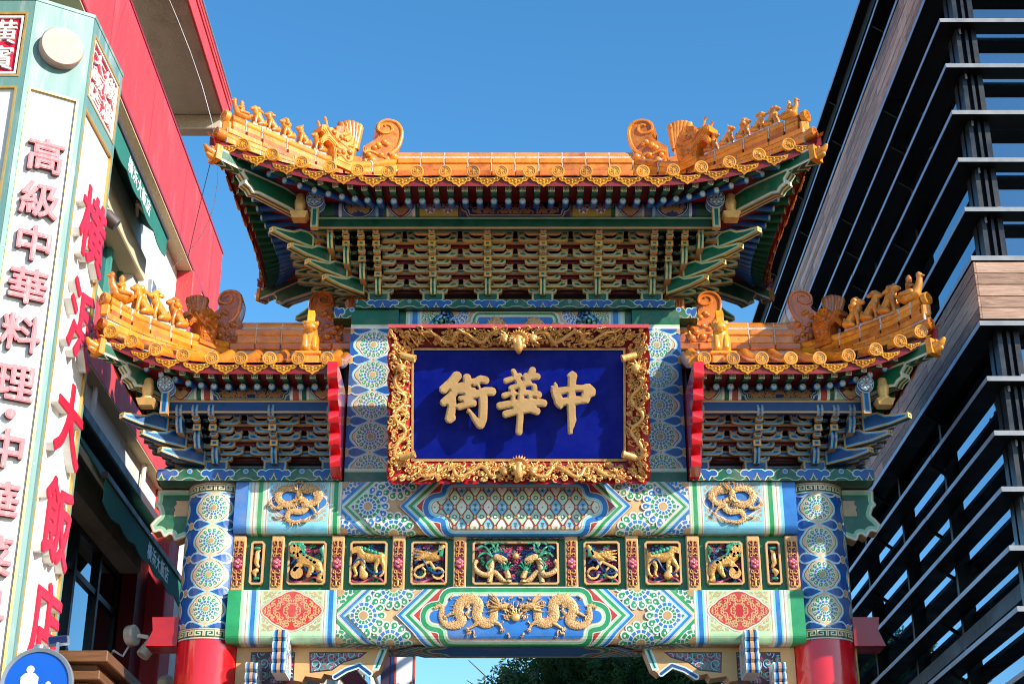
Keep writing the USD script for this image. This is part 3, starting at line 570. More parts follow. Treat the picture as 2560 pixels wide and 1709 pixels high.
def dragon(path, rad, fn, legs=(), head=None, spikes=34, sgn=1, lift=.010, flames=()):
    """Dragon in low relief along a path in (u, v): scaly tube, back fins, legs with claws, maned head, whisps."""
    p = spline(path, 60); r = np.interp(np.linspace(0, 1, 60), np.linspace(0, 1, len(rad)), rad)
    ms = [tube(np.c_[p, np.full(60, lift)], r * 1.22, 8, up=(0, 0, 1.0), squash=.22)]
    t = np.gradient(p, axis=0); t /= np.linalg.norm(t, axis=1, keepdims=True); nrm = np.c_[-t[:, 1], t[:, 0]]
    for i in np.linspace(1, 56, spikes).astype(int):
        for sg, k in ((sgn, 1.0), (-sgn, .45)):
            b = p[i] + nrm[i] * sg * r[i] * .75; q = b + nrm[i] * sg * (r[i] * .75 + .024) * k - t[i] * .02
            w = t[i] * .014
            v = np.array([[*(b - w), .004], [*(b + w), .004], [*b, lift + .006], [*q, .010]]); ms.append((v, np.array([[0, 2, 3], [2, 1, 3], [1, 0, 3], [0, 1, 2]])))
    for l in legs:
        q = np.asarray(l, float); ms.append(tube(np.c_[spline(q, 8), np.full(8, .016)], np.linspace(.026, .013, 8), 6, squash=.6))
        e = q[-1]; d = (q[-1] - q[-2]) / np.linalg.norm(q[-1] - q[-2]); a0 = math.atan2(d[1], d[0])
        for a in (-1.0, -.35, .35, 1.1):
            ms.append(tube(np.array([[*e, .016], [e[0] + .030 * math.cos(a0 + a), e[1] + .030 * math.sin(a0 + a), .022], [e[0] + .05 * math.cos(a0 + a * .6), e[1] + .05 * math.sin(a0 + a * .6), .010]]), [.009, .008, .002], 5))
    if head is not None:
        (hx, hy), ang, k = head; R = np.array([[math.cos(ang), -math.sin(ang)], [math.sin(ang), math.cos(ang)]])
        def H(x, y): return R @ np.array([x, y]) * k + (hx, hy)
        for x0, y0, x1, y1, r0, r1, z in ((0, 0, .07, .005, .05, .042, .03), (.07, .02, .14, .018, .036, .026, .034), (.05, -.03, .12, -.05, .024, .014, .024)):
            a, b = H(x0, y0), H(x1, y1); v, f = capsule((*a, z), r0 * k, (*b, z), r1 * k); v = v * [1, 1, .6]; ms.append((v, f))
        ms.append(ball((*H(.06, .045), .045), .014 * k)); ms.append(ball((*H(.145, .035), .045), .013 * k))
        for j, (y, dy) in enumerate(((.05, .05), (.03, .06), (.0, .04), (-.03, 0), (-.05, -.05), (.06, .09))):
            a = H(-.01, y); b = H(-.08, y + dy * .6); c = H(-.14, y + dy * 1.3 + .015 * (-1) ** j)
            ms.append(tube(np.array([[*a, .03], [*b, .028], [*c, .012]]), [.017 * k, .013 * k, .003], 5))
        for s in (-1, 1):
            a, b, c, d = H(.13, .0), H(.18, .03 * s), H(.17, .08 * s), H(.20, .10 * s); ms.append(tube(np.array([[*a, .03], [*b, .03], [*c, .025], [*d, .015]]), [.009, .008, .006, .003], 5))
    for fl in flames: ms.append(tube(np.c_[spline(np.asarray(fl, float), 7), np.full(7, .010)], [.004, .010, .012, .011, .009, .006, .002], 5))
    v, f = join(*ms); return fn(v[:, 0], v[:, 1], v[:, 2]), f

def flames_around(inner, n, seed, avoid=None):
    g = np.random.default_rng(seed); b = inner.bounds; out = []
    while len(out) < n:
        x, y = g.uniform(b[0], b[2]), g.uniform(b[1], b[3]); a = g.uniform(0, 6.28); l = g.uniform(.05, .10)
        if inner.contains(Point(x, y)) and (avoid is None or not avoid.contains(Point(x, y))):
            out.append([(x, y), (x + l * .4 * math.cos(a + .5), y + l * .4 * math.sin(a + .5)), (x + l * .7 * math.cos(a - .3), y + l * .7 * math.sin(a - .3)), (x + l * math.cos(a), y + l * math.sin(a))])
    return out

def make_beam(which, X1, yf, zb, H, depth):
    r = .11; fn, a = beam_map(yf - .004, zb, r)
    core = part(gate, 'beam', beam_core(-X1 + .02, X1 - .02, yf, zb, zb + H, depth, r), 'blue_paint' if which == 'upper' else 'green_paint', 40, label='upper blue-ended beam' if which == 'upper' else 'lower green-ended beam')
    items, inner = beam_pattern(which, X1, H, a); P = Paint(); P.ext(items)
    vc = list(np.linspace(-a, 0, 7)[1:-1]) + [0, -a]
    m, cc = P.mesh(fn, None, vc); part(core, 'painted_face', m, 'painted', colors=cc)
    # soffit: the same design folded under, shallower
    S = Paint(); d = depth - 2 * r; clip = sbox(-X1, 0, X1, H)
    for g, c, l in items:
        g = g.intersection(clip)
        if not g.is_empty: S.add(aff.translate(aff.scale(g, 1, -d / H, origin=(0, 0)), 0, -a), c, l)
    m, cc = S.mesh(fn); part(core, 'painted_soffit', m, 'painted', colors=cc)
    return core, fn, inner
ZL, ZU, HB = 6.31, 7.745, .56
YB = -.42
lower, lfn, linner = make_beam('lower', 3.66, YB, ZL, HB, .84)
upper, ufn, uinner = make_beam('upper', 3.66, YB, ZU, HB + .01, .84)
lift = lambda fn: (lambda u, v, h: fn(u, v, h + .046))
# two dragons and a pearl on the lower beam
S6 = 978.0; q6 = lambda pts: [((x - 1180) / S6, .235 - (y - 415) / S6 * 1.06) for x, y in pts]
tailL = [(175, 345), (270, 325), (262, 430), (310, 525), (420, 555), (520, 500), (470, 390), (520, 270), (620, 238), (715, 300), (700, 410), (730, 490), (830, 530), (905, 470), (915, 370), (960, 330)]
legsL = [[(430, 400), (370, 420), (320, 450)], [(560, 420), (600, 360), (590, 340)], [(720, 520), (650, 560), (600, 590)], [(880, 510), (990, 550), (1010, 590)]]
av = unary_union([LineString(q6(tailL)).buffer(.06)])
half = linner.intersection(sbox(-1.2, -1, -.02, 1)).buffer(-.03)
fl = flames_around(half, 26, 4, av)
g1 = dragon(q6(tailL), [.016, .028, .036, .05, .056, .056, .05, .046, .04], lift(lfn), [q6(l) for l in legsL], (q6([(975, 320)])[0], -.15, 1.0), flames=fl)
part(lower, 'dragon_relief', g1, 'gold_scale', 60)
mir = lambda fn: (lambda u, v, h: fn(-u, v, h))
v, f = dragon(q6(tailL), [.016, .028, .036, .05, .056, .056, .05, .046, .04], mir(lift(lfn)), [q6(l) for l in legsL], (q6([(975, 320)])[0], -.15, 1.0), flames=fl)
part(lower, 'dragon_relief', (v, f[:, ::-1]), 'gold_scale', 60)
v, f = ball((0, .19, .02), .055, 2, (1, 1, .5)); ms = [(v, f)]
for a in np.linspace(.3, 2.84, 6): ms.append(tube(np.array([[.05 * math.cos(a), .20 + .05 * math.sin(a), .01], [.085 * math.cos(a + .2), .20 + .10 * math.sin(a + .2), .012], [.10 * math.cos(a), .20 + .17 * math.sin(a), .006]]), [.014, .011, .002], 5))
v, f = join(*ms); part(lower, 'flaming_pearl', (lift(lfn)(v[:, 0], v[:, 1], v[:, 2]), f), 'gold', 60)
# coiled dragons in the upper beam's end medallions
S4 = 1119.0
for s in (-1, 1):
    xm = -3.66 + .17 + .04 + .035 + .01 + .03 + .02 + .055 + .025 + .03 + .01 + .012 + .39
    q4 = lambda pts: [((x - 1030) / S4, .29 - (y - 520) / S4 * 1.07) for x, y in pts]
    fn = (lambda u, v, h: ufn(xm + u, v, h + .018)) if s < 0 else (lambda u, v, h: ufn(-xm - u, v, h + .018))
    a1 = [(1090, 780), (960, 800), (885, 750), (930, 660), (1080, 660), (1160, 580), (1090, 490), (940, 550), (790, 530), (735, 440), (800, 350), (930, 330), (1040, 370)]
    a2 = [(1180, 530), (1300, 520), (1340, 420), (1230, 340), (1080, 380)]
    g = [dragon(q4(a1), [.014, .026, .033, .037, .038, .036, .032], fn, [q4([(1150, 580), (1260, 620), (1300, 680)]), q4([(800, 600), (720, 610), (640, 560)])], (q4([(1040, 370)])[0], -1.57, .85), spikes=40,
                flames=[q4(z) for z in ([(1090, 770), (1170, 790), (1240, 700)], [(1080, 790), (1180, 800), (1210, 770)], [(700, 690), (760, 740), (840, 720)], [(1330, 620), (1340, 520), (1400, 470)], [(640, 480), (650, 560), (700, 640)], [(1010, 260), (1030, 220), (1040, 200)], [(1060, 260), (1075, 230), (1050, 210)], [(890, 300), (870, 270), (880, 250)], [(1190, 300), (1200, 260), (1190, 240)])]),
         dragon(q4(a2), [.022, .034, .038, .036], fn, (), None, spikes=18)]
    v, f = join(*g); part(upper, 'dragon_relief', (v, f if s < 0 else f[:, ::-1]), 'gold_scale', 60)

# ---- carved panel row between the beams
ROW0, ROW1, YP = 6.885, 7.60, -.24
part(gate, 'panel_wall', bx(-3.58, 3.58, YP, YP + .5, ROW0 - .02, ROW1 + .05), 'green_paint')
def px2x(p): return (p - 1183.0) / 174.8
def flower(x, z, y, r):
    ms = [ball((x + r * .62 * math.cos(a), y, z + r * .8 * math.sin(a)), r * .42, 1, (1, .5, 1)) for a in np.arange(6) * math.pi / 3 + .5]
    return join(*ms)
for p in (558, 645, 781, 919, 1057, 1309, 1446, 1584, 1721, 1808):
    x = px2x(p); w = .083
    u = part(gate, 'carved_post', cbox(x - w, x + w, YP - .09, YP + .02, ROW0 - .012, ROW1 + .02, .012), 'gold_flat')
    part(u, 'recess', bx(x - .058, x + .058, YP - .092, YP - .06, ROW0 + .07, ROW1 - .06), 'maroon')
    ms = []
    for k, s in [(k, s) for k in range(3) for s in (-1, 1)]:
        for e in (-1, 1):
            zc = (ROW0 + ROW1) / 2 + e * (.10 + .085 * k)
            t = np.linspace(0, 1, 9); a = e * (.4 + 4.6 * t); rr = .030 * (1 - .7 * t)
            ms.append(tube(np.c_[x + s * (.030 - .0 + -rr * np.cos(a)), np.full(9, YP - .098), zc + rr * 1.3 * np.sin(a)], np.linspace(.010, .006, 9), 5))
    for e in (-1, 1): ms.append(tube(np.array([[x - .02, YP - .097, (ROW0 + ROW1) / 2 + e * .09], [x, YP - .1, (ROW0 + ROW1) / 2 + e * .3], [x + .012, YP - .097, (ROW0 + ROW1) / 2 + e * .2]]), [.007, .011, .006], 5))
    part(u, 'scrollwork', join(*ms), 'gold_carved', 60)
    part(u, 'flower', flower(x, (ROW0 + ROW1) / 2, YP - .105, .055), 'petal', 60)
    part(u, 'flower_heart', ball((x, YP - .125, (ROW0 + ROW1) / 2), .017), 'gold', 60)

def cloud(x, z, r, y, seed):
    g = np.random.default_rng(seed); ms = []
    for k in range(3):
        cx, cz = x + g.uniform(-r, r), z + g.uniform(-r, r) * .7; t = np.linspace(0, 1, 10); a = g.uniform(0, 6) + 5.5 * t * g.choice([-1, 1]); rr = r * .6 * (1 - .75 * t)
        ms.append(tube(np.c_[cx + rr * np.cos(a), np.full(10, y), cz + rr * np.sin(a)], np.linspace(.016, .009, 10), 5))
    return join(*ms)
def ribbon(pts, y, r=.012):
    p = spline(np.asarray(pts, float), 26); return tube(np.c_[p[:, 0], y - .012 * np.sin(np.linspace(0, 9, 26)), p[:, 1]], np.full(26, r), 5)
def Q(o, s, L):  # joints given as (x, z, y, r): placed at origin o, facing s
    return [(o[0] + s * a, o[1] - c, o[2] + b, r) for a, b, c, r in L]
def lion(o, s):
    body = [Q(o, s, [(-.10, -.02, .06, .055), (.02, .02, .06, .065), (.09, .07, .07, .055)]), Q(o, s, [(.09, .07, .07, .05), (.12, .13, .10, .055)]), Q(o, s, [(.12, .12, .13, .035), (.15, .10, .13, .022)]),
            Q(o, s, [(-.11, -.03, .06, .05), (-.14, -.10, .06, .032), (-.12, -.17, .06, .022), (-.15, -.18, .07, .02)]), Q(o, s, [(.05, -.01, .08, .036), (.10, -.06, .10, .026), (.11, -.08, .11, .02)]), Q(o, s, [(-.06, -.03, .07, .04), (-.04, -.11, .09, .026), (-.02, -.14, .09, .02)])]
    extra = {'mane': join(*[ball((o[0] + s * (.10 + rr * math.cos(a)), o[1] - .085 - .012 * (k % 2), o[2] + .125 + rr * math.sin(a)), .024) for rr in (.045, .068) for k, a in enumerate(np.linspace(.5, 5.4, 12))] + [ball((o[0] + s * (.06 - .035 * k), o[1] - .115, o[2] + .10 - .026 * k), .018) for k in range(5)]),
             'ball': ball((o[0] + s * .09, o[1] - .10, o[2] - .11), .062, 2), 'tail': tube(np.array([[o[0] - s * .13, o[1] - .06, o[2] - .02], [o[0] - s * .17, o[1] - .08, o[2] + .05], [o[0] - s * .14, o[1] - .08, o[2] + .13], [o[0] - s * .16, o[1] - .07, o[2] + .18]]), [.016, .02, .03, .004], 6)}
    return body, extra
def qilin(o, s):
    body = [Q(o, s, [(-.12, .06, .06, .05), (.0, .05, .06, .052), (.07, .07, .07, .045)]), Q(o, s, [(.07, .08, .07, .04), (.10, .13, .09, .036), (.14, .12, .12, .03), (.165, .10, .12, .02)])]
    for x, k in ((-.13, -.03), (-.10, .03), (.06, -.02), (.09, .05)): body.append(Q(o, s, [(x, .03, .07, .032), (x + k, -.05, .075, .018), (x + k * .4, -.12, .075, .014), (x + k * .4 + .02, -.14, .08, .014)]))
    extra = {'mane': join(*[ball((o[0] + s * (.075 - .035 * k), o[1] - .09, o[2] + .145 - .012 * k), .022) for k in range(6)]), 'ball': blob([Q(o, s, [(.04, -.13, .08, .045), (.06, -.08, .08, .025), (.065, -.05, .08, .02)])]),
             'tail': tube(np.array([[o[0] - s * .15, o[1] - .06, o[2] + .07], [o[0] - s * .18, o[1] - .08, o[2] + .12], [o[0] - s * .16, o[1] - .08, o[2] + .17]]), [.016, .026, .004], 6)}
    return body, extra
def phoenix(o, s):
    body = [Q(o, s, [(-.02, .04, .06, .035), (.06, .06, .07, .05), (.10, .09, .08, .035), (.12, .14, .09, .022), (.135, .16, .09, .02), (.165, .155, .09, .006)])]
    for k in range(4): body.append(Q(o, s, [(.06 - .02 * k, .07, .08, .02), (-.03 - .02 * k, .09 - .02 * k, .10, .02), (-.14, .12 - .035 * k, .09, .006)]))
    extra = {'mane': tube(np.array([[o[0] + s * .10, o[1] - .10, o[2] + .07], [o[0] + s * .115, o[1] - .11, o[2] + .12], [o[0] + s * .10, o[1] - .1, o[2] + .17]]), [.038, .03, .004], 6),
             'tail': join(*[tube(np.array([[o[0] + s * (.02 - .02 * k), o[1] - .07, o[2] + .02], *[[o[0] + s * (c[0] + rr * math.cos(a)), o[1] - .075, o[2] + c[1] + rr * math.sin(a)] for a in np.linspace(2.2, 2.2 + sg * 5.2, 9)]]), np.linspace(.016, .011, 10), 6) for k, (c, rr, sg) in enumerate((((-.09, -.10), .055, 1), ((.09, -.11), .055, -1)))])}
    return body, extra
PAN = [(584, 615, 'critter', 1), (669, 755, 'lion', -1), (809, 893, 'qilin', -1), (947, 1029, 'phoenix', 1), (1086, 1281, 'dragons', 1), (1337, 1419, 'phoenix', -1), (1475, 1557, 'qilin', 1), (1613, 1697, 'lion', 1), (1749, 1782, 'critter', -1)]
for i, (a, b, kind, s) in enumerate(PAN):
    x0, x1 = px2x(a), px2x(b); z0, z1 = ROW0 + .085, ROW1 - .055; c = .03; t = .026
    out = Polygon([(x0 + c, z0), (x1 - c, z0), (x1, z0 + c), (x1, z1 - c), (x1 - c, z1), (x0 + c, z1), (x0, z1 - c), (x0, z0 + c)])
    pn = part(gate, 'carved_panel', prism(out.difference(out.buffer(-t)), 0, .075, xz(YP)), 'gold_flat', label={'critter': 'narrow carved panel of small animals', 'lion': 'carved panel of a lion with a ball', 'qilin': 'carved panel of a galloping hoofed beast', 'phoenix': 'carved panel of a phoenix', 'dragons': 'wide carved panel of two dragons and a pearl'}[kind])
    part(pn, 'backing', prism(out.buffer(-t * .9), 0, .01, xz(YP)), 'maroon_dark')
    o = ((x0 + x1) / 2, YP - .01, (z0 + z1) / 2); W_, H_ = (x1 - x0), (z1 - z0); sc = H_ / .44
    bl, pk, tl = [], [], []
    def inside(m):  # keep carving within the frame
        v, f = vf(m); v = v.copy(); v[:, 0] = np.clip(v[:, 0], x0 + t, x1 - t); v[:, 2] = np.clip(v[:, 2], z0 + t, z1 - t); v[:, 1] = np.maximum(v[:, 1], YP - .12); return v, f
    n = max(3, int(W_ / .055)); g = np.random.default_rng(100 + i)
    for k in range(n * 4):
        m = cloud(g.uniform(x0 + .04, x1 - .04), g.uniform(z0 + .04, z1 - .03), .045, YP - .02, 900 + 37 * i + k); (bl if k % 3 else pk).append(m) if k % 5 else tl.append(m)
    if kind in ('lion', 'qilin', 'phoenix'):
        body, ex = {'lion': lion, 'qilin': qilin, 'phoenix': phoenix}[kind](o, s)
        def sc_(m): v, f = vf(m); return (v - o) * [sc, 1, sc] + o, f
        part(pn, 'carved_animal', inside(sc_(blob(body, .02, 4))), 'gold_antique', 60); tl.append(sc_(ex['mane'])); tl.append(sc_(ex['tail'])) if kind != 'phoenix' else part(pn, 'tail_feather', inside(sc_(ex['tail'])), 'gold', 60)
        if 'ball' in ex: part(pn, 'carved_ball', inside(sc_(ex['ball'])), 'gold_carved', 60)
        bl.append(ribbon([(x0 + .05, o[2] - .02), (o[0] - .08, o[2] + .03), (o[0], o[2] - .09), (o[0] + .1, o[2] - .15), (x1 - .05, o[2] - .12)], YP - .10)); pk.append(ribbon([(x0 + .03, z0 + .06), (o[0] - .1, z0 + .03), (o[0], z0 + .07), (x1 - .04, z0 + .04)], YP - .06, .016))
    elif kind == 'dragons':
        ms = []
        for e in (-1, 1):
            P = lambda L: [(o[0] + e * a, z0 + .0 + b * H_) for a, b in L]
            p = spline(np.asarray(P([(.50, .55), (.46, .25), (.36, .22), (.30, .55), (.22, .62)])), 30); ms.append(tube(np.c_[p[:, 0], YP - .07 - .02 * np.sin(np.linspace(0, 5, 30)), p[:, 1]], np.linspace(.03, .048, 30), 8))
            p = spline(np.asarray(P([(.34, .05), (.27, .28), (.18, .12), (.12, .05)])), 20); ms.append(tube(np.c_[p[:, 0], np.full(20, YP - .06), p[:, 1]], np.full(20, .036), 8))
            p = spline(np.asarray(P([(.10, .0), (.10, .2), (.13, .32)])), 8); ms.append(tube(np.c_[p[:, 0], np.full(8, YP - .07), p[:, 1]], np.linspace(.042, .036, 8), 8))
            ms.append(blob([Q((o[0], YP, o[2]), e, [(.25, .07, .09, .045), (.19, .05, .10, .04), (.13, .03, .10, .024)]), Q((o[0], YP, o[2]), e, [(.20, .02, .09, .03), (.14, -.02, .09, .014)])]))
            for L in ([(.28, .72), (.34, .95), (.40, .9)], [(.24, .75), (.20, .95), (.16, .93)], [(.30, .62), (.42, .70), (.48, .62)], [(.3, .55), (.38, .4), (.33, .3)], [(.26, .72), (.28, .9), (.22, .97)], [(.32, .66), (.45, .86), (.5, .8)]): tl.append(ribbon(P(L), YP - .11, .013))
            for q in range(5): tl.append(ribbon(P([(.12, .3), (.12 + .07 * math.cos(.5 + q * .55), .36 + .13 * math.sin(.5 + q * .55))]) + P([(.12 + .085 * math.cos(.6 + q * .55), .38 + .15 * math.sin(.6 + q * .55))]), YP - .09, .010))
        part(pn, 'carved_animal', inside(join(*ms)), 'gold_scale', 60); part(pn, 'carved_ball', ball((o[0], YP - .09, o[2] + .08), .042, 2), 'gold', 60)
        pk.append(join(*[tube(np.array([[o[0] + .045 * math.cos(a), YP - .08, o[2] + .08 + .045 * math.sin(a)], [o[0] + .075 * math.cos(a), YP - .08, o[2] + .08 + .075 * math.sin(a)]]), [.014, .004], 5) for a in np.linspace(0, 5.8, 10)]))
    else:
        part(pn, 'carved_animal', inside(blob([Q((o[0], YP, o[2]), s, [(0, .13, .06, .025), (.0, .06, .07, .034), (-.01, .0, .06, .03), (.02, -.05, .06, .02)]), Q((o[0], YP, o[2]), s, [(0, .14, .06, .022), (.03, .16, .07, .012)]), Q((o[0], YP, o[2]), -s, [(0, -.10, .06, .034), (.03, -.12, .07, .03), (.01, -.17, .06, .014)])], .02, 3)), 'gold', 60)
        for e in (-1, 1): tl += [ball((o[0] + g.uniform(-.03, .03), YP - .05, o[2] + e * .2), .03, 1, (1, .5, .7)) for _ in range(4)]
    part(pn, 'blue_cloud', inside(join(*bl)), 'blue_dark', 60); part(pn, 'pink_cloud', inside(join(*pk)), 'rose_dark', 60)
    if tl: part(pn, 'green_mane', inside(join(*tl)), 'jade_dark', 60)
# ================================================================ friezes, posts, name board, brackets below the beams
def frieze_paint(x0, x1, z0, z1, pitch, ph=0.0):
    P = Paint(); h = z1 - z0; clip = sbox(x0, z0, x1, z1); P.add(clip, GD, 0)
    n0, n1 = int((x0 - ph) / pitch) - 2, int((x1 - ph) / pitch) + 2
    for k in range(n0, n1 + 1):
        x = ph + k * pitch
        U_ = pitch * .292; mk = lambda L, sg=1, x_=x: Polygon([(x_ + p * U_, z0 + q * h) for p, q in L] + [(x_ - p * U_, z0 + q * h) for p, q in L[::-1]]).buffer(h * .06, quad_segs=3).buffer(-h * .06, quad_segs=3)
        b = mk([(0, .98), (.30, .95), (.50, .78), (.66, .90), (.86, .88), (1.0, .68), (.98, .46), (.80, .34), (.62, .42), (.74, .56), (.56, .30), (.40, -.1), (0, -.1)])
        g2 = mk([(0, .30), (.30, .22), (.46, .06), (.70, .06), (.92, .22), (.98, .44), (.84, .58), (.72, .50), (.60, .70), (.40, .92), (0, 1.2)], 1, x + pitch / 2)
        P.ext([(g2.buffer(h * .09), GO, 1), (g2.buffer(h * .06), WH, 2), (g2.buffer(h * .04), GM, 3), (g2, GD, 4)], clip)
        P.ext([(b.buffer(h * .085), GO, 5), (b.buffer(h * .06), WH, 6), (b.buffer(h * .035), LB, 7), (b.buffer(-h * .02), BD, 8)], clip)
        s_ = Polygon([(x - h * .22, z0), (x, z0 + h * .50), (x + h * .22, z0)]); P.ext([(s_.buffer(h * .06), GO, 9), (s_.buffer(h * .03), LG, 10), (s_.buffer(-h * .02), GD, 11), (circ(x, z0 + h * .62, h * .06, 8), GO, 9), (circ(x - h * .3, z0 + h * .1, h * .07, 6), GO, 10), (circ(x + h * .3, z0 + h * .1, h * .07, 6), GO, 10)], clip)
        c = circ(x + pitch / 2, z1 - h * .22, h * .16, 10); P.ext([(c.buffer(h * .07), GO, 9), (c.buffer(h * .04), LB, 10), (c, BL, 11)], clip)
    return P
def frieze(x0, x1, z0, z1, yf, depth, ph=0.0, label=None, pitch=.735):
    f = part(gate, 'frieze', cbox(x0, x1, yf, yf + depth, z0, z1, .006), 'deep_green', label=label)
    m, c = frieze_paint(x0, x1, z0, z1, pitch, ph).mesh(xz(yf - .004)); part(f, 'cloud_painting', m, 'painted', colors=c)
    for s, xe in ((-1, x0), (1, x1)):
        m, c = frieze_paint(yf, yf + depth, z0, z1, pitch * .8, yf + .2).mesh(yz(xe + s * .004, s)); part(f, 'cloud_painting', m if s > 0 else (m[0], m[1][:, ::-1]), 'painted', colors=c)
# over the columns, left and right of the middle posts
for s in (-1, 1): frieze(*(sorted((s * 2.30, s * 4.69))), 8.318, 8.475, -.47, .94, s * 3.9)
frieze(-2.20, 2.20, 10.832, 10.955, -.42, .84, .38, label='frieze above the middle posts')
for s in (-1, 1): frieze(*sorted((s * 2.205, s * 2.50)), 10.70, 10.865, -.36, .72, s * 2.0, pitch=.5)
# middle posts
for s in (-1, 1):
    X = s * 1.93; w = .325; y0 = -.37
    p = part(gate, 'post', cbox(X - w, X + w, y0, .37, 8.3, 10.832, .01), 'blue_paint')
    def face(a, b):
        P = Paint(); P.add(sbox(a, 8.33, b, 10.828), BD, 0)
        for z0, z1, c in ((10.60, 10.828, GD), (10.575, 10.60, LG), (10.535, 10.575, WH), (8.33, 8.47, GD), (8.47, 8.49, LG), (8.49, 8.52, WH)): P.add(sbox(a, z0, b, z1), c, 1)
        clip = sbox(a, 8.52, b, 10.535); xm = (a + b) / 2; zs = [10.30 - .445 * k for k in range(5)]
        for i, z in enumerate(zs):
            fr = quatrefoil(xm, z, .50, .455).union(sbox(xm - .06, z - .235, xm + .06, z + .235))
            P.ext([(fr.buffer(.034), LB, 1), (fr.buffer(.018), WH, 2), (fr, BK, 3), (fr.buffer(-.008), lin('#dcb98a'), 4)] + rosette(xm, z, .202, GR, BL, 16, 5), clip)
        for i in range(6):
            z = zs[0] + .2225 - .445 * i
            for e in (-1, 1):
                x0 = xm + e * w; t = np.linspace(0, 1, 12); uu = x0 - e * (.04 + .25 * t); ww = .066 * np.sin(math.pi * t ** .7) * (1 - .3 * t)
                lens = Polygon(np.r_[np.c_[uu, z + ww], np.c_[uu[::-1], z - ww[::-1]]]).buffer(0)
                P.ext([(lens.buffer(.022), WH, 5), (lens.buffer(.012), LB, 6), (lens.buffer(-.002), BD, 7), (circ(x0, z, .066), WH, 6), (circ(x0, z, .056), GO, 7)], clip)
        return P
    m, c = face(X - w, X + w).mesh(xz(y0 - .004)); part(p, 'painted_face', m, 'painted', colors=c)
    for e in (-1, 1):
        m, c = face(-w, w).mesh(yz(X + e * (w + .004), e)); part(p, 'painted_side', m if e > 0 else (m[0], m[1][:, ::-1]), 'painted', colors=c)
    # scalloped green plates beside the posts and beyond the columns
for s in (-1, 1):
    for X0, zt, zb, L, y in ((2.262, 10.69, 10.15, .26, -.10), (4.33, 8.31, 7.60, .42, -.12)):
        h = zt - zb
        P0 = Polygon([(0, zt), (L, zt), (L * .98, zt - h * .22), (L * 1.08, zt - h * .30), (L * .94, zt - h * .36), (L * .86, zt - h * .50), (L * .98, zt - h * .56), (L * 1.14, zt - h * .68), (L * 1.02, zt - h * .84), (L * .80, zt - h * .80), (L * .66, zt - h * .94), (L * .46, zt - h * .84), (L * .34, zt - h), (0, zt - h * .92)])
        sm = P0.buffer(.03).buffer(-.06).buffer(.03).intersection(sbox(0, zb - 1, 9, zt))
        fn = lambda u, v, hh, X0=X0, y=y, s=s: np.stack([s * (X0 + u), y - hh, v], -1)
        pl = part(gate, 'bracket_plate', prism(sm, -.24, 0, fn), 'gold_flat', 30)
        P = Paint(); P.ext(rings(sm.union(sbox(-.1, zb + h * .08, .02, zt)).buffer(0), [(.012, WH), (.035, lin('#8fbf96')), (.075, GD)], 1), sbox(0, 0, 9, 99)); nb = sbox(0, zt - h * .52, L * .42, zt - h * .22).difference(unary_union([circ(L * .44, zt - h * .27, .035), circ(L * .46, zt - h * .4, .03)])); P.add(nb.buffer(.008).intersection(sbox(0, 0, 9, 99)), BK, 5).add(nb, GO, 6)
        m, c = P.mesh(fn); part(pl, 'painted_face', (m[0], m[1] if s > 0 else m[1][:, ::-1]), 'painted', colors=c)
    # red beam stubs through the columns
    st = Polygon([(4.30, 6.20), (4.70, 6.20), (4.62, 6.40), (4.645, 6.57), (4.30, 6.57)])
    part(gate, 'beam_end', prism(st, -.22, .22, lambda u, v, h: np.stack([s * u, h, v], -1)), 'red_board')
# top beam behind the name board
tb = part(gate, 'beam', cbox(-1.60, 1.60, -.30, .30, 10.2, 10.832, .01), 'green_paint', label='top beam behind the name board')
P = Paint(); z0, z1, zm = 10.21, 10.828, 10.52
P.add(sbox(-1.6, z0, 1.6, z1), lin('#cfa878'), 0)
for s in (-1, 1):
    x = 1.6
    for w, c in ((.09, GD), (.03, LG), (.03, WH), (.03, LB), (.07, BL), (.03, LB), (.03, WH)): P.add(sbox(*sorted((s * x, s * (x - w - .001)))[:1], z0, sorted((s * x, s * (x - w - .001)))[1], z1), c, 1); x -= w
    clip = sbox(*((-x, z0, 0, z1) if s < 0 else (0, z0, x, z1)))
    o, wd = run([(.012, WH), (.05, BL), (.03, LB), (.03, WH), (.012, GO), (.06, GR), (.03, LG), (.03, WH)], 3)
    fl = (lambda g: g) if s < 0 else (lambda g: aff.scale(g, -1, 1, origin=(0, 0)))
    for g, c, l in chev(-1.34, o, z0, z1, zm): P.ext([(fl(g), c, l)], clip)
    for cx, cz, R, ca, cb in ((-.83, z1 - .02, .2, BL, BL), (-.98, zm, .22, GR, BL), (-1.22, z1, .16, GR, GR)): P.ext([(fl(g), c, l) for g, c, l in rosette(cx, cz, R, ca, cb)], clip)
ca = cartouche(-.72, .72, z0 - .1, z1 - .02, .22); P.ext(rings(ca, [(-.03, WH), (0, GR), (.03, LG), (.05, WH), (.062, GO), (.068, BL)], 8), sbox(-2, z0, 2, z1))
m, c = P.mesh(xz(-.304)); part(tb, 'painted_face', m, 'painted', colors=c)
for s in (-1, 1):
    fn = lambda u, v, h: np.stack([s * u, -.345 - h, v], -1)
    g = dragon([(-.62, 10.50), (-.52, 10.60), (-.42, 10.47), (-.34, 10.62), (-.22, 10.66), (-.2, 10.5), (-.12, 10.55)], [.014, .03, .04, .044, .04, .03], fn, [], ((-.12, 10.57), -.1, .6), 26)
    part(tb, 'dragon_relief', g if s > 0 else (g[0], g[1][:, ::-1]), 'gold_scale', 60)

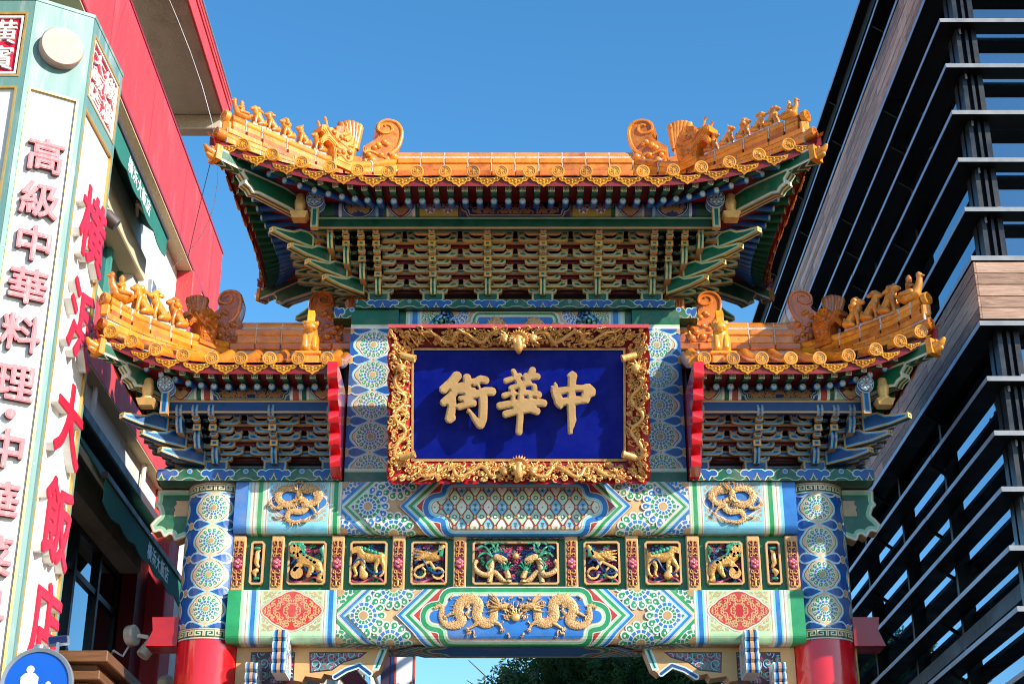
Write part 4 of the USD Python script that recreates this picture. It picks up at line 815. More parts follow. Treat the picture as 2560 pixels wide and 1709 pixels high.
# ---------------------------------------------------------------- the name board
bd_b, bd_t = np.array([0.04, -.62, 8.255]), np.array([0.04, -1.27, 10.135])     # middle of the lower and upper edge
UPV = bd_t - bd_b; BH = np.linalg.norm(UPV); UPV /= BH; NB = np.cross([1.0, 0, 0], UPV); NB = NB if NB[1] < 0 else -NB
def bmap(u, v, h): return np.asarray(bd_b)[None] + np.asarray(u)[:, None] * [1.0, 0, 0] + np.asarray(v)[:, None] * UPV + np.asarray(h)[:, None] * NB
bloc = (bd_b + bd_t) / 2
board = thing('name_board', 'blue name board with three gold characters in a carved gilt dragon frame', 'sign board', bloc)
BW, IW, ib, it = 1.665, 1.365, .29, BH - .285
part(board, 'panel', prism(sbox(-IW - .02, ib - .02, IW + .02, it + .02), -.05, 0, bmap), 'plaque_blue')
e = Paint(); 
part(board, 'inner_moulding', prism(sbox(-IW - .03, ib - .03, IW + .03, it + .03).difference(sbox(-IW, ib, IW, it)), -.03, .025, bmap), 'gold')
# splayed frame: four sloping boards with scalloped rims
def scal(x0, x1, y, n, r, sgn):
    w = (x1 - x0) / n; return unary_union([circ(x0 + w * (i + .5), y, w * .5, 12) for i in range(n)])
SPL = .17
def frame_side(k):
    """k: 0 bottom, 1 top, 2 left, 3 right -> map of (along, across 0..1, height) and length."""
    def fn(a, q, h):
        i = np.asarray(q); tilt = SPL * i
        if k < 2:
            half_i, half_o = IW + .03, BW; u = a * (half_i + (half_o - half_i) * i); v = (ib - .03) * (1 - i) if k == 0 else it + .03 + (BH - it - .03) * i
        else:
            v0, v1 = (ib - .03) * (1 - i), it + .03 + (BH - it - .03) * i; v = (v0 + v1) / 2 + a * (v1 - v0) / 2; u = (-1 if k == 2 else 1) * (IW + .03 + (BW - IW - .03) * i)
        return bmap(u, v, tilt + h)
    return fn
for k, nm in enumerate(('lower', 'upper', 'left', 'right')):
    fn = frame_side(k); na, nq = 29, 4; A, Qv = np.meshgrid(np.linspace(-1, 1, na), np.linspace(0, 1, nq), indexing='ij'); A, Qv = A.ravel(), Qv.ravel()
    v = np.vstack([fn(A, Qv, 0 * A), fn(A, Qv, 0 * A - .05)]); i, j = np.meshgrid(np.arange(na - 1), np.arange(nq - 1), indexing='ij'); i, j = i.ravel(), j.ravel()
    q = np.stack([i * nq + j, (i + 1) * nq + j, (i + 1) * nq + j + 1, i * nq + j + 1], 1); f = tri(np.vstack([q, q[:, ::-1] + na * nq]))
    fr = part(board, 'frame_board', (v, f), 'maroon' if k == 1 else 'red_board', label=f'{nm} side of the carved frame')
    # scalloped red rim along the outer edge
    if k != 1:
        n = {0: 11, 2: 7, 3: 7}[k]; ms = []
        for i_ in range(n):
            a0, a1 = -1 + 2 * i_ / n, -1 + 2 * (i_ + 1) / n; t = np.linspace(0, 1, 9); aa = a0 + (a1 - a0) * t; qq = 1.0 + .13 * np.sin(math.pi * t) ** .6
            lo, hi = fn(aa, np.full(9, .96), np.full(9, -.06)), fn(aa, qq, np.full(9, -.06)); lo2, hi2 = fn(aa, np.full(9, .96), np.full(9, .004)), fn(aa, qq, np.full(9, .004))
            V = np.vstack([lo, hi, hi2, lo2]); I = np.arange(8); F = []
            for r in range(3): F.append(np.stack([r * 9 + I, r * 9 + I + 1, (r + 1) * 9 + I + 1, (r + 1) * 9 + I], 1))
            F.append(np.stack([27 + I, 27 + I + 1, I + 1, I], 1)); ms.append((V, tri(np.vstack(F))))
        part(fr, 'rim', join(*ms), 'red_board')
    else:
        part(fr, 'rim', prism(sbox(-BW - .02, BH - .01, BW + .02, BH + .035), -.12, SPL + .07, bmap), 'pink_red')
    # openwork carving: dragons, clouds and scrolls
    g = np.random.default_rng(60 + k); ms = []; Lm = (2 * BW if k < 2 else BH); wd = .30
    W3 = lambda L: fn(np.array([p[0] for p in L]), np.array([p[1] for p in L]), np.array([p[2] for p in L]))
    n = int(Lm * 105)
    for _ in range(n):
        a, qc = g.uniform(-.985, .985), g.uniform(.10, .95); r = g.uniform(.022, .05); s = g.choice([-1, 1]); a0 = g.uniform(0, 6.3); t = np.linspace(0, 1, 10); ang = a0 + s * 5.4 * t; rr = r * (1 - .78 * t); hz = g.uniform(.02, .06)
        ms.append(tube(W3(list(zip(np.clip(a + rr * np.cos(ang) / (Lm / 2), -.99, .99), np.clip(qc + rr * np.sin(ang) / wd, .04, 1.06), hz + .03 * t))), np.linspace(.012, .010, 10) * g.uniform(.8, 1.3), 5, up=NB))
    for _ in range(int(Lm * 16)):
        a, qc, h = g.uniform(-.97, .97), g.uniform(.15, .9), .045; ms.append(ball(W3([(a, qc, h)])[0], g.uniform(.018, .032), 1))
    for e in ((-1, 1) if k < 2 else (0,)):     # a dragon winding along the frame
        span = np.linspace(.12, .88, 16) * (e or 1) if e else np.linspace(-.8, .55, 16)
        qz = .52 + .26 * np.sin(np.linspace(0, 17, 16)); L = list(zip(span, qz, np.full(16, .07))); ms.append(tube(spline(W3(L), 60), np.interp(np.linspace(0, 1, 60), [0, .3, .8, 1], [.03, .03, .026, .012]), 7, up=NB))
        for _ in range(26):
            j = g.integers(0, 16); b = L[j]; ms.append(tube(W3([b, (b[0] + g.uniform(-.05, .05), b[1] + g.uniform(-.3, .3), .10), (b[0] + g.uniform(-.09, .09), np.clip(b[1] + g.uniform(-.5, .5), .05, 1.05), .07)]), [.018, .012, .003], 5, up=NB))
        hd = W3([(span[0] if e else span[-1], .45, .12)])[0]; ms.append(ball(hd, .062, 2, (1.1, 1, .9))); ms.append(ball(hd + NB * .05 - UPV * .03, .04, 1))
        for a in np.linspace(0, 6, 9): ms.append(tube(np.array([hd, hd + .06 * math.cos(a) * np.array([1.0, 0, 0]) + .06 * math.sin(a) * UPV + .02 * NB, hd + .12 * math.cos(a + .3) * np.array([1.0, 0, 0]) + .12 * math.sin(a + .3) * UPV]), [.018, .014, .003], 5, up=NB))
    part(fr, 'openwork_carving', join(*ms), 'gold_carved', 70)
# dragon faces at the middle of the upper and lower frame
for v_, s in ((BH - .19, -1), (.17, 1)):
    c = bmap(np.array([0.0]), np.array([v_]), np.array([.20]))[0]; U3 = np.array([1.0, 0, 0])
    T = lambda x, y, z: c + x * U3 + y * UPV + z * NB
    ms = [blob([[(*T(0, .03, 0), .085), (*T(0, -.05, .06), .07), (*T(0, -.10, .08), .05)], [(*T(0, -.04, .03), .06), (*T(0, -.13, .05), .035)]] + [[(*T(e * .06, .02, .07), .03), (*T(e * .05, -.02, .09), .022)] for e in (-1, 1)] + [[(*T(e * .07, -.06, .05), .03)] for e in (-1, 1)], .02, 3)]
    for a in np.linspace(-.4, 3.54, 15): ms.append(tube(np.array([T(.07 * math.cos(a), .03 + .07 * math.sin(a), .03), T(.115 * math.cos(a), .02 + .11 * math.sin(a), .06), T(.15 * math.cos(a * .97), .02 + .15 * math.sin(a), .03)]), [.022, .018, .003], 5, up=NB))
    part(board, 'dragon_face', join(*ms), 'gold_carved', 70, label='gilt dragon face on the upper frame' if s < 0 else 'gilt dragon face on the lower frame')
# small gilt spotlights at the corners of the frame
for sx in (-1, 1):
    for v_, s in ((BH - .36, -1), (.30, 1)):
        b = bmap(np.array([sx * (IW + .16)]), np.array([v_]), np.array([.16]))[0]; ax = np.array([-sx * .9, 0, 0]) + s * .25 * UPV + .2 * NB
        m = lathe([(0, 0), (.042, 0), (.045, .02), (.045, .17), (.05, .175), (.05, .20), (.038, .20), (.034, .18), (0, .18)], b, ax, 14)
        sp = part(board, 'spotlight', m, 'gold', 40); part(sp, 'lamp_arm', bar(b - NB * .1, b + ax * .05, .025, .025), 'gold')
# the three characters, read from the right
K = lambda pts: [((x - 1290) / 2040 * 2.72, ib + (1145 - y) / 1080 * 1.435) for x, y in pts]
def stroke(pts, w0, w1=None):
    p = K(pts); w1 = w1 or w0; s = 2.72 / 2040; r = np.linspace(w0, w1, len(p)) * s / 2
    hs = [Polygon(np.vstack([np.asarray(circ(*p[i], r[i], 12).exterior.coords), np.asarray(circ(*p[i + 1], r[i + 1], 12).exterior.coords)])).convex_hull for i in range(len(p) - 1)]
    return unary_union(hs)
c2 = lambda pts: [(1254 + x * .599 - .5, 78 + y * .599) for x, y in pts]
zhong = Polygon(K(c2([(900, 375), (930, 358), (960, 370), (1000, 400), (1008, 440), (990, 510), (985, 580), (1060, 590), (1110, 585), (1150, 570), (1210, 565), (1250, 600), (1300, 650), (1308, 690), (1295, 750), (1240, 780), (1215, 800), (1215, 825), (1185, 875), (1130, 885), (1080, 890), (980, 908), (980, 1040), (985, 1120), (990, 1160), (970, 1210), (960, 1250), (935, 1300), (928, 1370), (880, 1385), (862, 1365), (855, 1250), (850, 1100), (845, 910), (790, 925), (770, 950), (735, 972), (690, 950), (640, 890), (625, 820), (600, 760), (585, 690), (590, 600), (625, 590), (640, 550), (655, 540), (690, 585), (700, 630), (780, 620), (860, 605), (862, 460), (842, 435), (870, 400)])),
                [K(c2([(750, 745), (855, 715), (850, 780), (775, 800)])), K(c2([(980, 690), (1095, 690), (1065, 770), (980, 770)]))])
hua = unary_union([stroke([(1238, 292), (1262, 345), (1290, 395)], 44, 66), stroke([(1168, 388), (1240, 362), (1300, 335)], 56, 44), stroke([(1425, 285), (1395, 335), (1360, 372)], 64, 56), stroke([(1370, 352), (1420, 345), (1470, 345)], 84, 62), stroke([(1215, 462), (1290, 430), (1390, 412)], 52, 60), stroke([(1345, 410), (1318, 480), (1308, 600), (1302, 760), (1292, 885)], 60, 64),
                   stroke([(1222, 455), (1238, 520), (1232, 575)], 50, 40), stroke([(1440, 440), (1445, 490), (1400, 545)], 52, 46), stroke([(1150, 532), (1205, 512), (1260, 512)], 56, 40), stroke([(1350, 505), (1430, 512), (1482, 522)], 58, 66), stroke([(1108, 632), (1250, 606), (1400, 592), (1530, 605)], 72, 72), stroke([(1165, 712), (1290, 676), (1400, 662), (1462, 682)], 70, 74)])
jie = unary_union([stroke([(688, 342), (630, 410), (560, 470)], 92, 84), stroke([(690, 470), (630, 540), (565, 598)], 80, 76), stroke([(640, 555), (642, 640), (618, 755)], 78, 88), stroke([(640, 745), (632, 778)], 76, 30), stroke([(787, 358), (795, 450), (790, 620)], 78, 60), stroke([(705, 438), (790, 415), (850, 395)], 52, 60), stroke([(712, 492), (790, 485), (850, 480)], 50, 56), stroke([(728, 560), (800, 548), (880, 525)], 54, 60),
                   stroke([(718, 640), (790, 615), (850, 605)], 66, 66), stroke([(865, 405), (920, 372), (965, 380)], 70, 76), stroke([(900, 432), (908, 452)], 26, 16), stroke([(880, 520), (960, 490), (1030, 492)], 76, 80), stroke([(945, 520), (945, 640), (940, 760), (918, 815)], 84, 80), stroke([(915, 812), (865, 760), (805, 672)], 86, 28)])
for g, nm in ((zhong, 'right'), (hua, 'middle'), (jie, 'left')):
    g = g.buffer(.008).buffer(-.004).simplify(.0015); ms = [prism(g, .10, .150, bmap)]
    for d, h0, h1 in ((.006, .150, .160), (.014, .160, .167), (.026, .167, .171)):
        ms.append(prism(g.buffer(-d), h0, h1, bmap))
    ch = part(board, 'character', join(*ms), 'gold_letter', label=f'{nm} gold character')
    ps = polys(g); b = g.bounds; pins = [((b[0] + b[2]) / 2, b[1] + (b[3] - b[1]) * t) for t in (.3, .6)]
    part(ch, 'standoff', join(*[prism(circ(*p, .02, 8), 0, .10, bmap) for p in pins]), 'gold')

# ---------------------------------------------------------------- carved brackets below the lower beam
for s in (-1, 1):
    fn = lambda u, v, h: np.stack([s * u, -.16 - h, v], -1)
    zt = 6.195
    out = Polygon([(3.54, zt), (1.62, zt), (1.72, 5.93), (1.80, 5.86), (1.98, 5.99), (2.15, 5.93), (2.28, 5.83), (2.42, 5.86), (2.46, 5.80), (2.66, 5.83), (2.70, 5.76), (2.88, 5.79), (2.92, 5.70), (3.1, 5.74), (3.12, 5.3), (3.54, 5.3)])
    br = part(gate, 'carved_bracket', prism(out, -.32, 0, fn), 'gold_flat')
    l_ = Polygon([(1.62, zt), (1.80, zt), (1.90, 5.94), (1.80, 5.83), (1.71, 5.92)])
    P = Paint(); tip = Polygon([(1.62, zt), (1.72, zt), (1.82, 5.90), (1.73, 5.90)]); P.ext([(tip, WH, 1), (tip.buffer(-.018), LB, 2), (tip.buffer(-.032), GD, 3)])
    und = LineString([(1.84, 5.86), (1.98, 5.965), (2.14, 5.91), (2.28, 5.82)]); P.ext([(und.buffer(.038), WH, 1), (und.buffer(.028), LB, 2), (und.buffer(.018), NV, 3)])
    pa = [Polygon([(2.62, zt - .06), (1.88, zt - .06), (1.97, 6.06), (2.18, 6.00), (2.32, 5.90), (2.60, 5.87)]), sbox(2.80, 5.73, 3.36, zt - .06)]
    for i, r in enumerate(pa):
        P.add(r, lin('#3d0d18'), 1)
        for q, (cl, w, n, rr) in enumerate(((NV, .030, 12, .085), (GO, .012, 12, .085), (lin('#a84468'), .022, 14, .055), (lin('#3f8a72'), .016, 14, .05), (LB, .008, 12, .085))):
            P.ext(curls(r.buffer(-.015), n, rr, cl, 2 + q, 30 + i * 7 + (q if q not in (1, 4) else 0), w, 1.2))
    m, c = P.mesh(fn); part(br, 'scroll_painting', (m[0], m[1] if s > 0 else m[1][:, ::-1]), 'painted', colors=c)
    for X, z1, w, L, zb_ in ((2.93, 6.30, .17, .75, 5.77), (3.28, 5.93, .15, .60, 5.45)):       # scalloped beam noses pointing at the viewer
        n = 4; zz = np.linspace(z1, zb_, n + 1); pr = [(0, z1)]
        for a, b in zip(zz, zz[1:]): pr += [(-L - .05 * math.sin(t) - .10 * (a - z1), a + (b - a) * q) for t, q in ((0.2, 0), (1.2, .25), (1.57, .5), (1.2, .75), (.2, .97))]
        pr += [(0, zb_)]; base = Polygon(pr).buffer(0)
        nose = part(gate, 'beam_nose', prism(base, -w / 2, w / 2, lambda u, v, h: np.stack([s * X + h, u + .1, v], -1)), 'white_paint', 30)
        P = Paint(); 
        for wv, cl in ((.42, LB), (.36, BL), (.24, NV), (.13, GO)): P.add(sbox(-w * wv, 0, w * wv, 1), cl, len(P.it) + 1)
        e = np.array(pr[1:-1]); d = np.r_[0, np.cumsum(np.linalg.norm(np.diff(e, axis=0), axis=1))]; d /= d[-1]
        m, c = P.mesh(lambda u, v, h: np.stack([s * X + u, np.interp(v, d, e[:, 0]) + .1 - .003 - h, np.interp(v, d, e[:, 1])], -1), None, list(d[1:-1])); part(nose, 'painted_stripes', m, 'painted', colors=c)
        Pz = Paint(); Pz.ext(rings(base, [(.02, LB), (.045, WH)], 1) + curls(base.buffer(-.05), 14, .05, BL, 3, 5, .016) + curls(base.buffer(-.05), 8, .05, lin('#c8504e'), 4, 9, .014))
        for e_ in (-1, 1):
            m, c = Pz.mesh(lambda u, v, h: np.stack([s * X + e_ * (w / 2 + .003 + h), u + .1, v], -1)); part(nose, 'painted_side', m, 'painted', colors=c)
# ================================================================ the three glazed roofs with their bracket sets
def disc_mesh(c, d, r=.092):
    """Round end tile with a rim and an eight-petalled flower, facing d."""
    a, b, t = frame_of(d)
    m = [lathe([(0, -.05), (r, -.05), (r, .012), (r * .93, .02), (r * .80, .02), (r * .76, .008), (r * .66, .008), (r * .62, .016), (r * .56, .016), (r * .54, .006), (0, .006)], c, d, 20)]
    for k in range(8):
        an = k * math.pi / 4; p = np.asarray(c) + (a * math.cos(an) + b * math.sin(an)) * r * .30 + np.asarray(t) * .008; q = np.asarray(c) + (a * math.cos(an) + b * math.sin(an)) * r * .46 + np.asarray(t) * .008
        m.append(tube([np.asarray(c) + t * .01, p, q], [r * .04, r * .10, r * .05], 5))
    m.append(ball(np.asarray(c) + t * .01, r * .11, 1)); return join(*m)
DRIP = Polygon([(-.5, .10), (-.46, -.10), (-.38, -.22), (-.27, -.24), (-.20, -.38), (-.10, -.42), (0, -.56), (.10, -.42), (.20, -.38), (.27, -.24), (.38, -.22), (.46, -.10), (.5, .10), (.25, .0), (0, -.04), (-.25, .0)])
def drip_mesh(c, d, w, tilt=.35):
    """Pointed drip tile with raised leaf scrolls; d is the outward direction."""
    d = np.asarray(d, float); a = np.cross([0, 0, 1.0], d); a /= np.linalg.norm(a); n = d * math.cos(tilt) + np.array([0, 0, -math.sin(tilt)]); b = np.cross(n, a); b = b if b[2] > 0 else -b
    fn = lambda u, v, h: np.asarray(c)[None] + np.asarray(u)[:, None] * a * w + np.asarray(v)[:, None] * b * w * .62 + np.asarray(h)[:, None] * n
    ms = [prism(DRIP, -.025, 0, fn), prism(DRIP.difference(DRIP.buffer(-.055)), 0, .008, fn)]
    for x, y in ((-.25, -.10), (-.12, -.20), (0, -.30), (.12, -.20), (.25, -.10), (0, -.14), (-.36, -.06), (.36, -.06)): ms.append(ball(fn(np.array([x]), np.array([y]), np.array([.002]))[0], .014, 1, (1, 1, 1)))
    return join(*ms)
def fret_mesh(c, d, s, up=(0, 0, 1.0)):
    """Square rafter end: green face, gold edge and gold fret lines, in paint."""
    a, b, t = frame_of(d, up); fn = lambda u, v, h: np.asarray(c)[None] + np.asarray(u)[:, None] * a + np.asarray(v)[:, None] * b + np.asarray(h)[:, None] * t
    P = Paint(); q = s / 2; g = lin('#e3cf9a'); P.add(sbox(-q, -q, q, q), g, 1).add(sbox(-q * .78, -q * .78, q * .78, q * .78), GD, 2)
    w = s * .055
    P.add(unary_union([LineString(l).buffer(w, cap_style=2) for l in ([(-q * .45, -q * .8), (-q * .45, q * .45)], [(q * .45, q * .8), (q * .45, -q * .45)], [(-q * .45, 0), (q * .45, 0)], [(-q * .45, q * .45), (q * .1, q * .45)], [(q * .45, -q * .45), (-q * .1, -q * .45)])]), g, 3)
    return P.mesh(fn, step=.0015)
def eye_mesh(c, d, r):
    """Round rafter end painted as a white pearl in blue rings."""
    a, b, t = frame_of(d); fn = lambda u, v, h: np.asarray(c)[None] + np.asarray(u)[:, None] * a + np.asarray(v)[:, None] * b + np.asarray(h)[:, None] * t
    P = Paint(); P.add(circ(0, 0, r, 14), lin('#3a86c0'), 1).add(circ(0, r * .08, r * .84, 14), lin('#79c4e0'), 2).add(circ(0, r * .18, r * .62, 14), WH, 3).add(circ(0, r * .52, r * .2, 8), lin('#a8743c'), 4)
    return P.mesh(fn, step=.0015)
def outlined(poly, fn, cols, ins=(0, .016, .030), step=.0016):
    P = Paint(); P.ext([(poly, cols[0], 1), (poly.buffer(-ins[1]), cols[1], 2), (poly.buffer(-ins[2]), cols[2], 3)]); return P.mesh(fn, step=step)
def solid(poly, t0, t1, fn, cols, ins=(0, .012, .024)):
    """A thick painted piece: edges in the outline colour, both faces in three bands; one mesh with its colours."""
    body = prism(poly, t0, t1, fn); bc = np.broadcast_to(cols[0], (len(body[0]), 3))
    (m1, c1), (m2, c2) = outlined(poly, lambda u, v, h: fn(u, v, t1 + h), cols, ins), outlined(poly, lambda u, v, h: fn(u, v, t0 - h), cols, ins)
    return join(body, m1, m2), np.vstack([bc, c1, c2])
class Coloured:
    def __init__(s): s.m, s.c = [], []
    def add(s, mesh, col=None):
        if col is None: mesh, col = mesh
        v, f = vf(mesh); s.m.append((v, f)); s.c.append(np.broadcast_to(col, (len(v), 3)))
    def put(s, parent, name, **k):
        m = join(*s.m); return part(parent, name, m, 'painted', colors=np.vstack(s.c), **k)

GREEN = dict(face=lin('#0f5a40'), line=lin('#a9d0a2'), edge=lin('#d6a862'), name='green')
BLUE = dict(face=lin('#164a80'), line=lin('#5aaed4'), edge=lin('#c9985e'), name='blue')
ARM = lambda L, h: Polygon([(-L, h), (-L, h * .45), (-L * .93, h * .16), (-L * .80, 0), (L * .80, 0), (L * .93, h * .16), (L, h * .45), (L, h), (L * .72, h), (L * .64, h * .66), (L * .5, h * .52), (L * .30, h * .56), (L * .20, h), (-L * .20, h), (-L * .30, h * .56), (-L * .5, h * .52), (-L * .64, h * .66), (-L * .72, h)])
DOU = lambda w, h: Polygon([(-w, h), (-w, h * .45), (-w * .66, 0), (w * .66, 0), (w, h * .45), (w, h)])
def bracket_set(root, X, Y0, Z0, tiers, dy, dz, S, s=1, half=0, i0=0):
    """Stepped bracket set: cross arms with bearing blocks on every tier, noses pointing at the viewer."""
    C = [S['edge'], S['line'], S['face']]
    at = lambda y: (lambda u, v, h: np.stack([X + u, y - h, v], -1))
    clip = (lambda g: g) if not half else (lambda g: g.intersection(sbox(*((0, -9, 9, 99) if half > 0 else (-9, -9, 0, 99)))))
    if i0 == 0:
        b = Coloured(); b.add(solid(clip(aff.translate(DOU(.150, .185), 0, Z0)), -.12, .12, at(Y0), C, (0, .014, .026))); b.put(root, 'bearing_block')
        for L, yy, zz in ((.20, Y0 - .03, Z0 + .20), (.30, Y0 + .10, Z0 + .30)):
            a = Coloured(); a.add(solid(clip(aff.translate(ARM(L, .085), 0, zz)), -.03, .03, at(yy), C, (0, .012, .024)))
            for e in (-1, 1):
                g = clip(aff.translate(DOU(.052, .062), e * (L - .045), zz + .083))
                if not g.is_empty: a.add(solid(g, -.04, .04, at(yy - .002), C, (0, .010, .02)))
            a.put(root, 'bracket_arm')
    for i in range(i0, tiers):
        y, z = Y0 - dy * (i + .95), Z0 + .30 + dz * i
        for (L, yy, zz, hh) in ((.25, y, z + .03, .10), (.345, y + .11, z - .035, .09)):
            a = Coloured(); a.add(solid(clip(aff.translate(ARM(L, hh), 0, zz)), -.03, .03, at(yy), C, (0, .014, .029)))
            for e in (-1, 1):
                g = clip(aff.translate(DOU(.052, .062), e * (L - .045), zz + hh - .002))
                if not g.is_empty: a.add(solid(g, -.04, .04, at(yy - .002), C, (0, .010, .02)))
            a.put(root, 'bracket_arm')
        # nose
        n = Coloured(); w = .040; yn = y - dy * .80; last = i == tiers - 1
        if i == i0:      # the lowest tier ends in a long curved tongue
            e = np.array([(yn + .06 - .055 * math.sin(t * math.pi), z + .02 - .20 * t) for t in np.linspace(0, 1, 8)]); e[:, 0] += np.linspace(0, .10, 8)
            tg = Polygon([(Y0 - .05, z + .02)] + [tuple(q) for q in e] + [(Y0 - .05, e[-1, 1])]); n.add(solid(tg, -w, w, lambda u, v, h: np.stack([X + h, u, v], -1), C, (0, .012, .024)))
            P = Paint(); P.ext([(sbox(-w, 0, w, 1), C[0], 1), (sbox(-w * .7, 0, w * .7, 1), C[1], 2), (sbox(-w * .3, 0, w * .3, 1), C[2], 3)])
            n.add(P.mesh(lambda u, v, h: np.stack([X + u, np.interp(v, np.linspace(0, 1, 8), e[:, 0]) - .002 - h, np.interp(v, np.linspace(0, 1, 8), e[:, 1])], -1), None, list(np.linspace(0, 1, 8)[1:-1]), step=.0015))
        if not last:
            prof = Polygon([(Y0 - .1, z + .05), (y - .02, z + .03), (yn, z + .015), (yn, z + .095), (yn + .07, z + .11), (y, z + .14), (Y0 - .1, z + .15)])
            n.add(solid(prof, -w, w, lambda u, v, h: np.stack([X + h, u, v], -1), C, (0, .012, .024)))
            f = lambda u, v, h: np.stack([X + u, yn - .002 - h, v], -1)
            P = Paint(); q = sbox(-w * 1.25, z + .012, w * 1.25, z + .098); P.ext([(q, lin('#e3a23e'), 1), (q.buffer(-.020), C[1], 2), (q.buffer(-.028), C[2], 3)]); n.add(prism(q, -.02, .0, lambda u, v, h: np.stack([X + u, yn - h, v], -1)), lin('#e3a23e')); n.add(P.mesh(f, step=.0015))
            P = Paint(); q = sbox(-w, yn, w, y); P.ext([(q, C[0], 1), (sbox(-w * .7, yn, w * .7, y), C[1], 2), (sbox(-w * .35, yn, w * .35, y), C[2], 3)]); zl = lambda v: np.interp(v, [yn, y - .02, Y0 - .1], [z + .015, z + .03, z + .05]); n.add(P.mesh(lambda u, v, h: np.stack([X + u, v, zl(v) - .002 - h], -1), step=.0015))
            n.put(root, 'bracket_nose')
        else:
            pts = [(yn + .02 + .03 * math.cos(t), z + .03 + .135 * (1 - math.sin(t)) / 2) for t in np.linspace(math.pi / 2, -math.pi / 2, 7)]
            prof = Polygon([(Y0 - .1, z + .17)] + [(yn + .02 - .04 * math.sin(t * math.pi), z + .17 - .16 * t) for t in np.linspace(0, 1, 7)] + [(Y0 - .1, z + .01)])
            n.add(solid(prof, -w, w, lambda u, v, h: np.stack([X + h, u, v], -1), C, (0, .012, .024)))
            e = np.array([(yn + .02 - .04 * math.sin(t * math.pi), z + .17 - .16 * t) for t in np.linspace(0, 1, 7)]); P = Paint(); P.ext([(sbox(-w, 0, w, 1), C[0], 1), (sbox(-w * .7, 0, w * .7, 1), C[1], 2), (sbox(-w * .3, 0, w * .3, 1), C[2], 3)])
            n.add(P.mesh(lambda u, v, h: np.stack([X + u, np.interp(v, np.linspace(0, 1, 7), e[:, 0]) - .002 - h, np.interp(v, np.linspace(0, 1, 7), e[:, 1])], -1), None, list(np.linspace(0, 1, 7)[1:-1]), step=.0015)); n.put(root, 'bracket_nose')
        g = Coloured(); g.add(solid(aff.translate(DOU(.05, .05), 0, z - .035), -.045, .045, at(y - .02), C, (0, .010, .018))); g.put(root, 'bearing_block')
def beak(root, p, d, L, S, k=1.0):
    """Pointed sloping arm (a beak) from p outward along d, with painted outline."""
    d = np.asarray(d, float) / np.linalg.norm(d); n = np.cross([0, 0, 1.0], d); C = [S['edge'], S['line'], S['face']]
    fn = lambda u, v, h: np.asarray(p)[None] + np.asarray(u)[:, None] * d + np.asarray(v)[:, None] * [0, 0, 1.0] + np.asarray(h)[:, None] * n
    w = .042 * k; h = .17 * k
    pr = Polygon([(-.16, -.02), (-.16, h * .9), (-.06, h * 1.1), (L * .16, h * 1.02), (L * .36, h * .66), (L * .62, h * .50), (L, h * .36), (L * 1.02, -.002), (L * .5, -.028)])
    b = Coloured(); b.add(solid(pr, -w, w, fn, C, (0, .016, .032)))
    P = Paint(); q = sbox(-w, -.002, w, h * .37); P.ext([(q, lin('#e8b45a'), 1), (q.buffer(-.022), C[1], 2), (q.buffer(-.029), C[2], 3)])
    b.add(P.mesh(lambda u, v, hh: np.asarray(p)[None] + (L * 1.012 + .002 + np.asarray(hh))[:, None] * d + np.asarray(v)[:, None] * [0, 0, 1.0] + np.asarray(u)[:, None] * n, step=.0015))
    P = Paint(); P.ext([(sbox(-w, -.2, w, L), C[0], 1), (sbox(-w * .72, -.2, w * .72, L), C[1], 2), (sbox(-w * .42, -.2, w * .42, L), C[2], 3)])
    zl = lambda u: np.interp(u, [-.30, L * .5, L * 1.02], [-.02, -.028, -.002])
    b.add(P.mesh(lambda u, v, hh: np.asarray(p)[None] + np.asarray(v)[:, None] * d + (zl(v) - .002 - hh)[:, None] * [0, 0, 1.0] + np.asarray(u)[:, None] * n, None, [L * .5], step=.0015))
    b.put(root, 'bracket_beak')

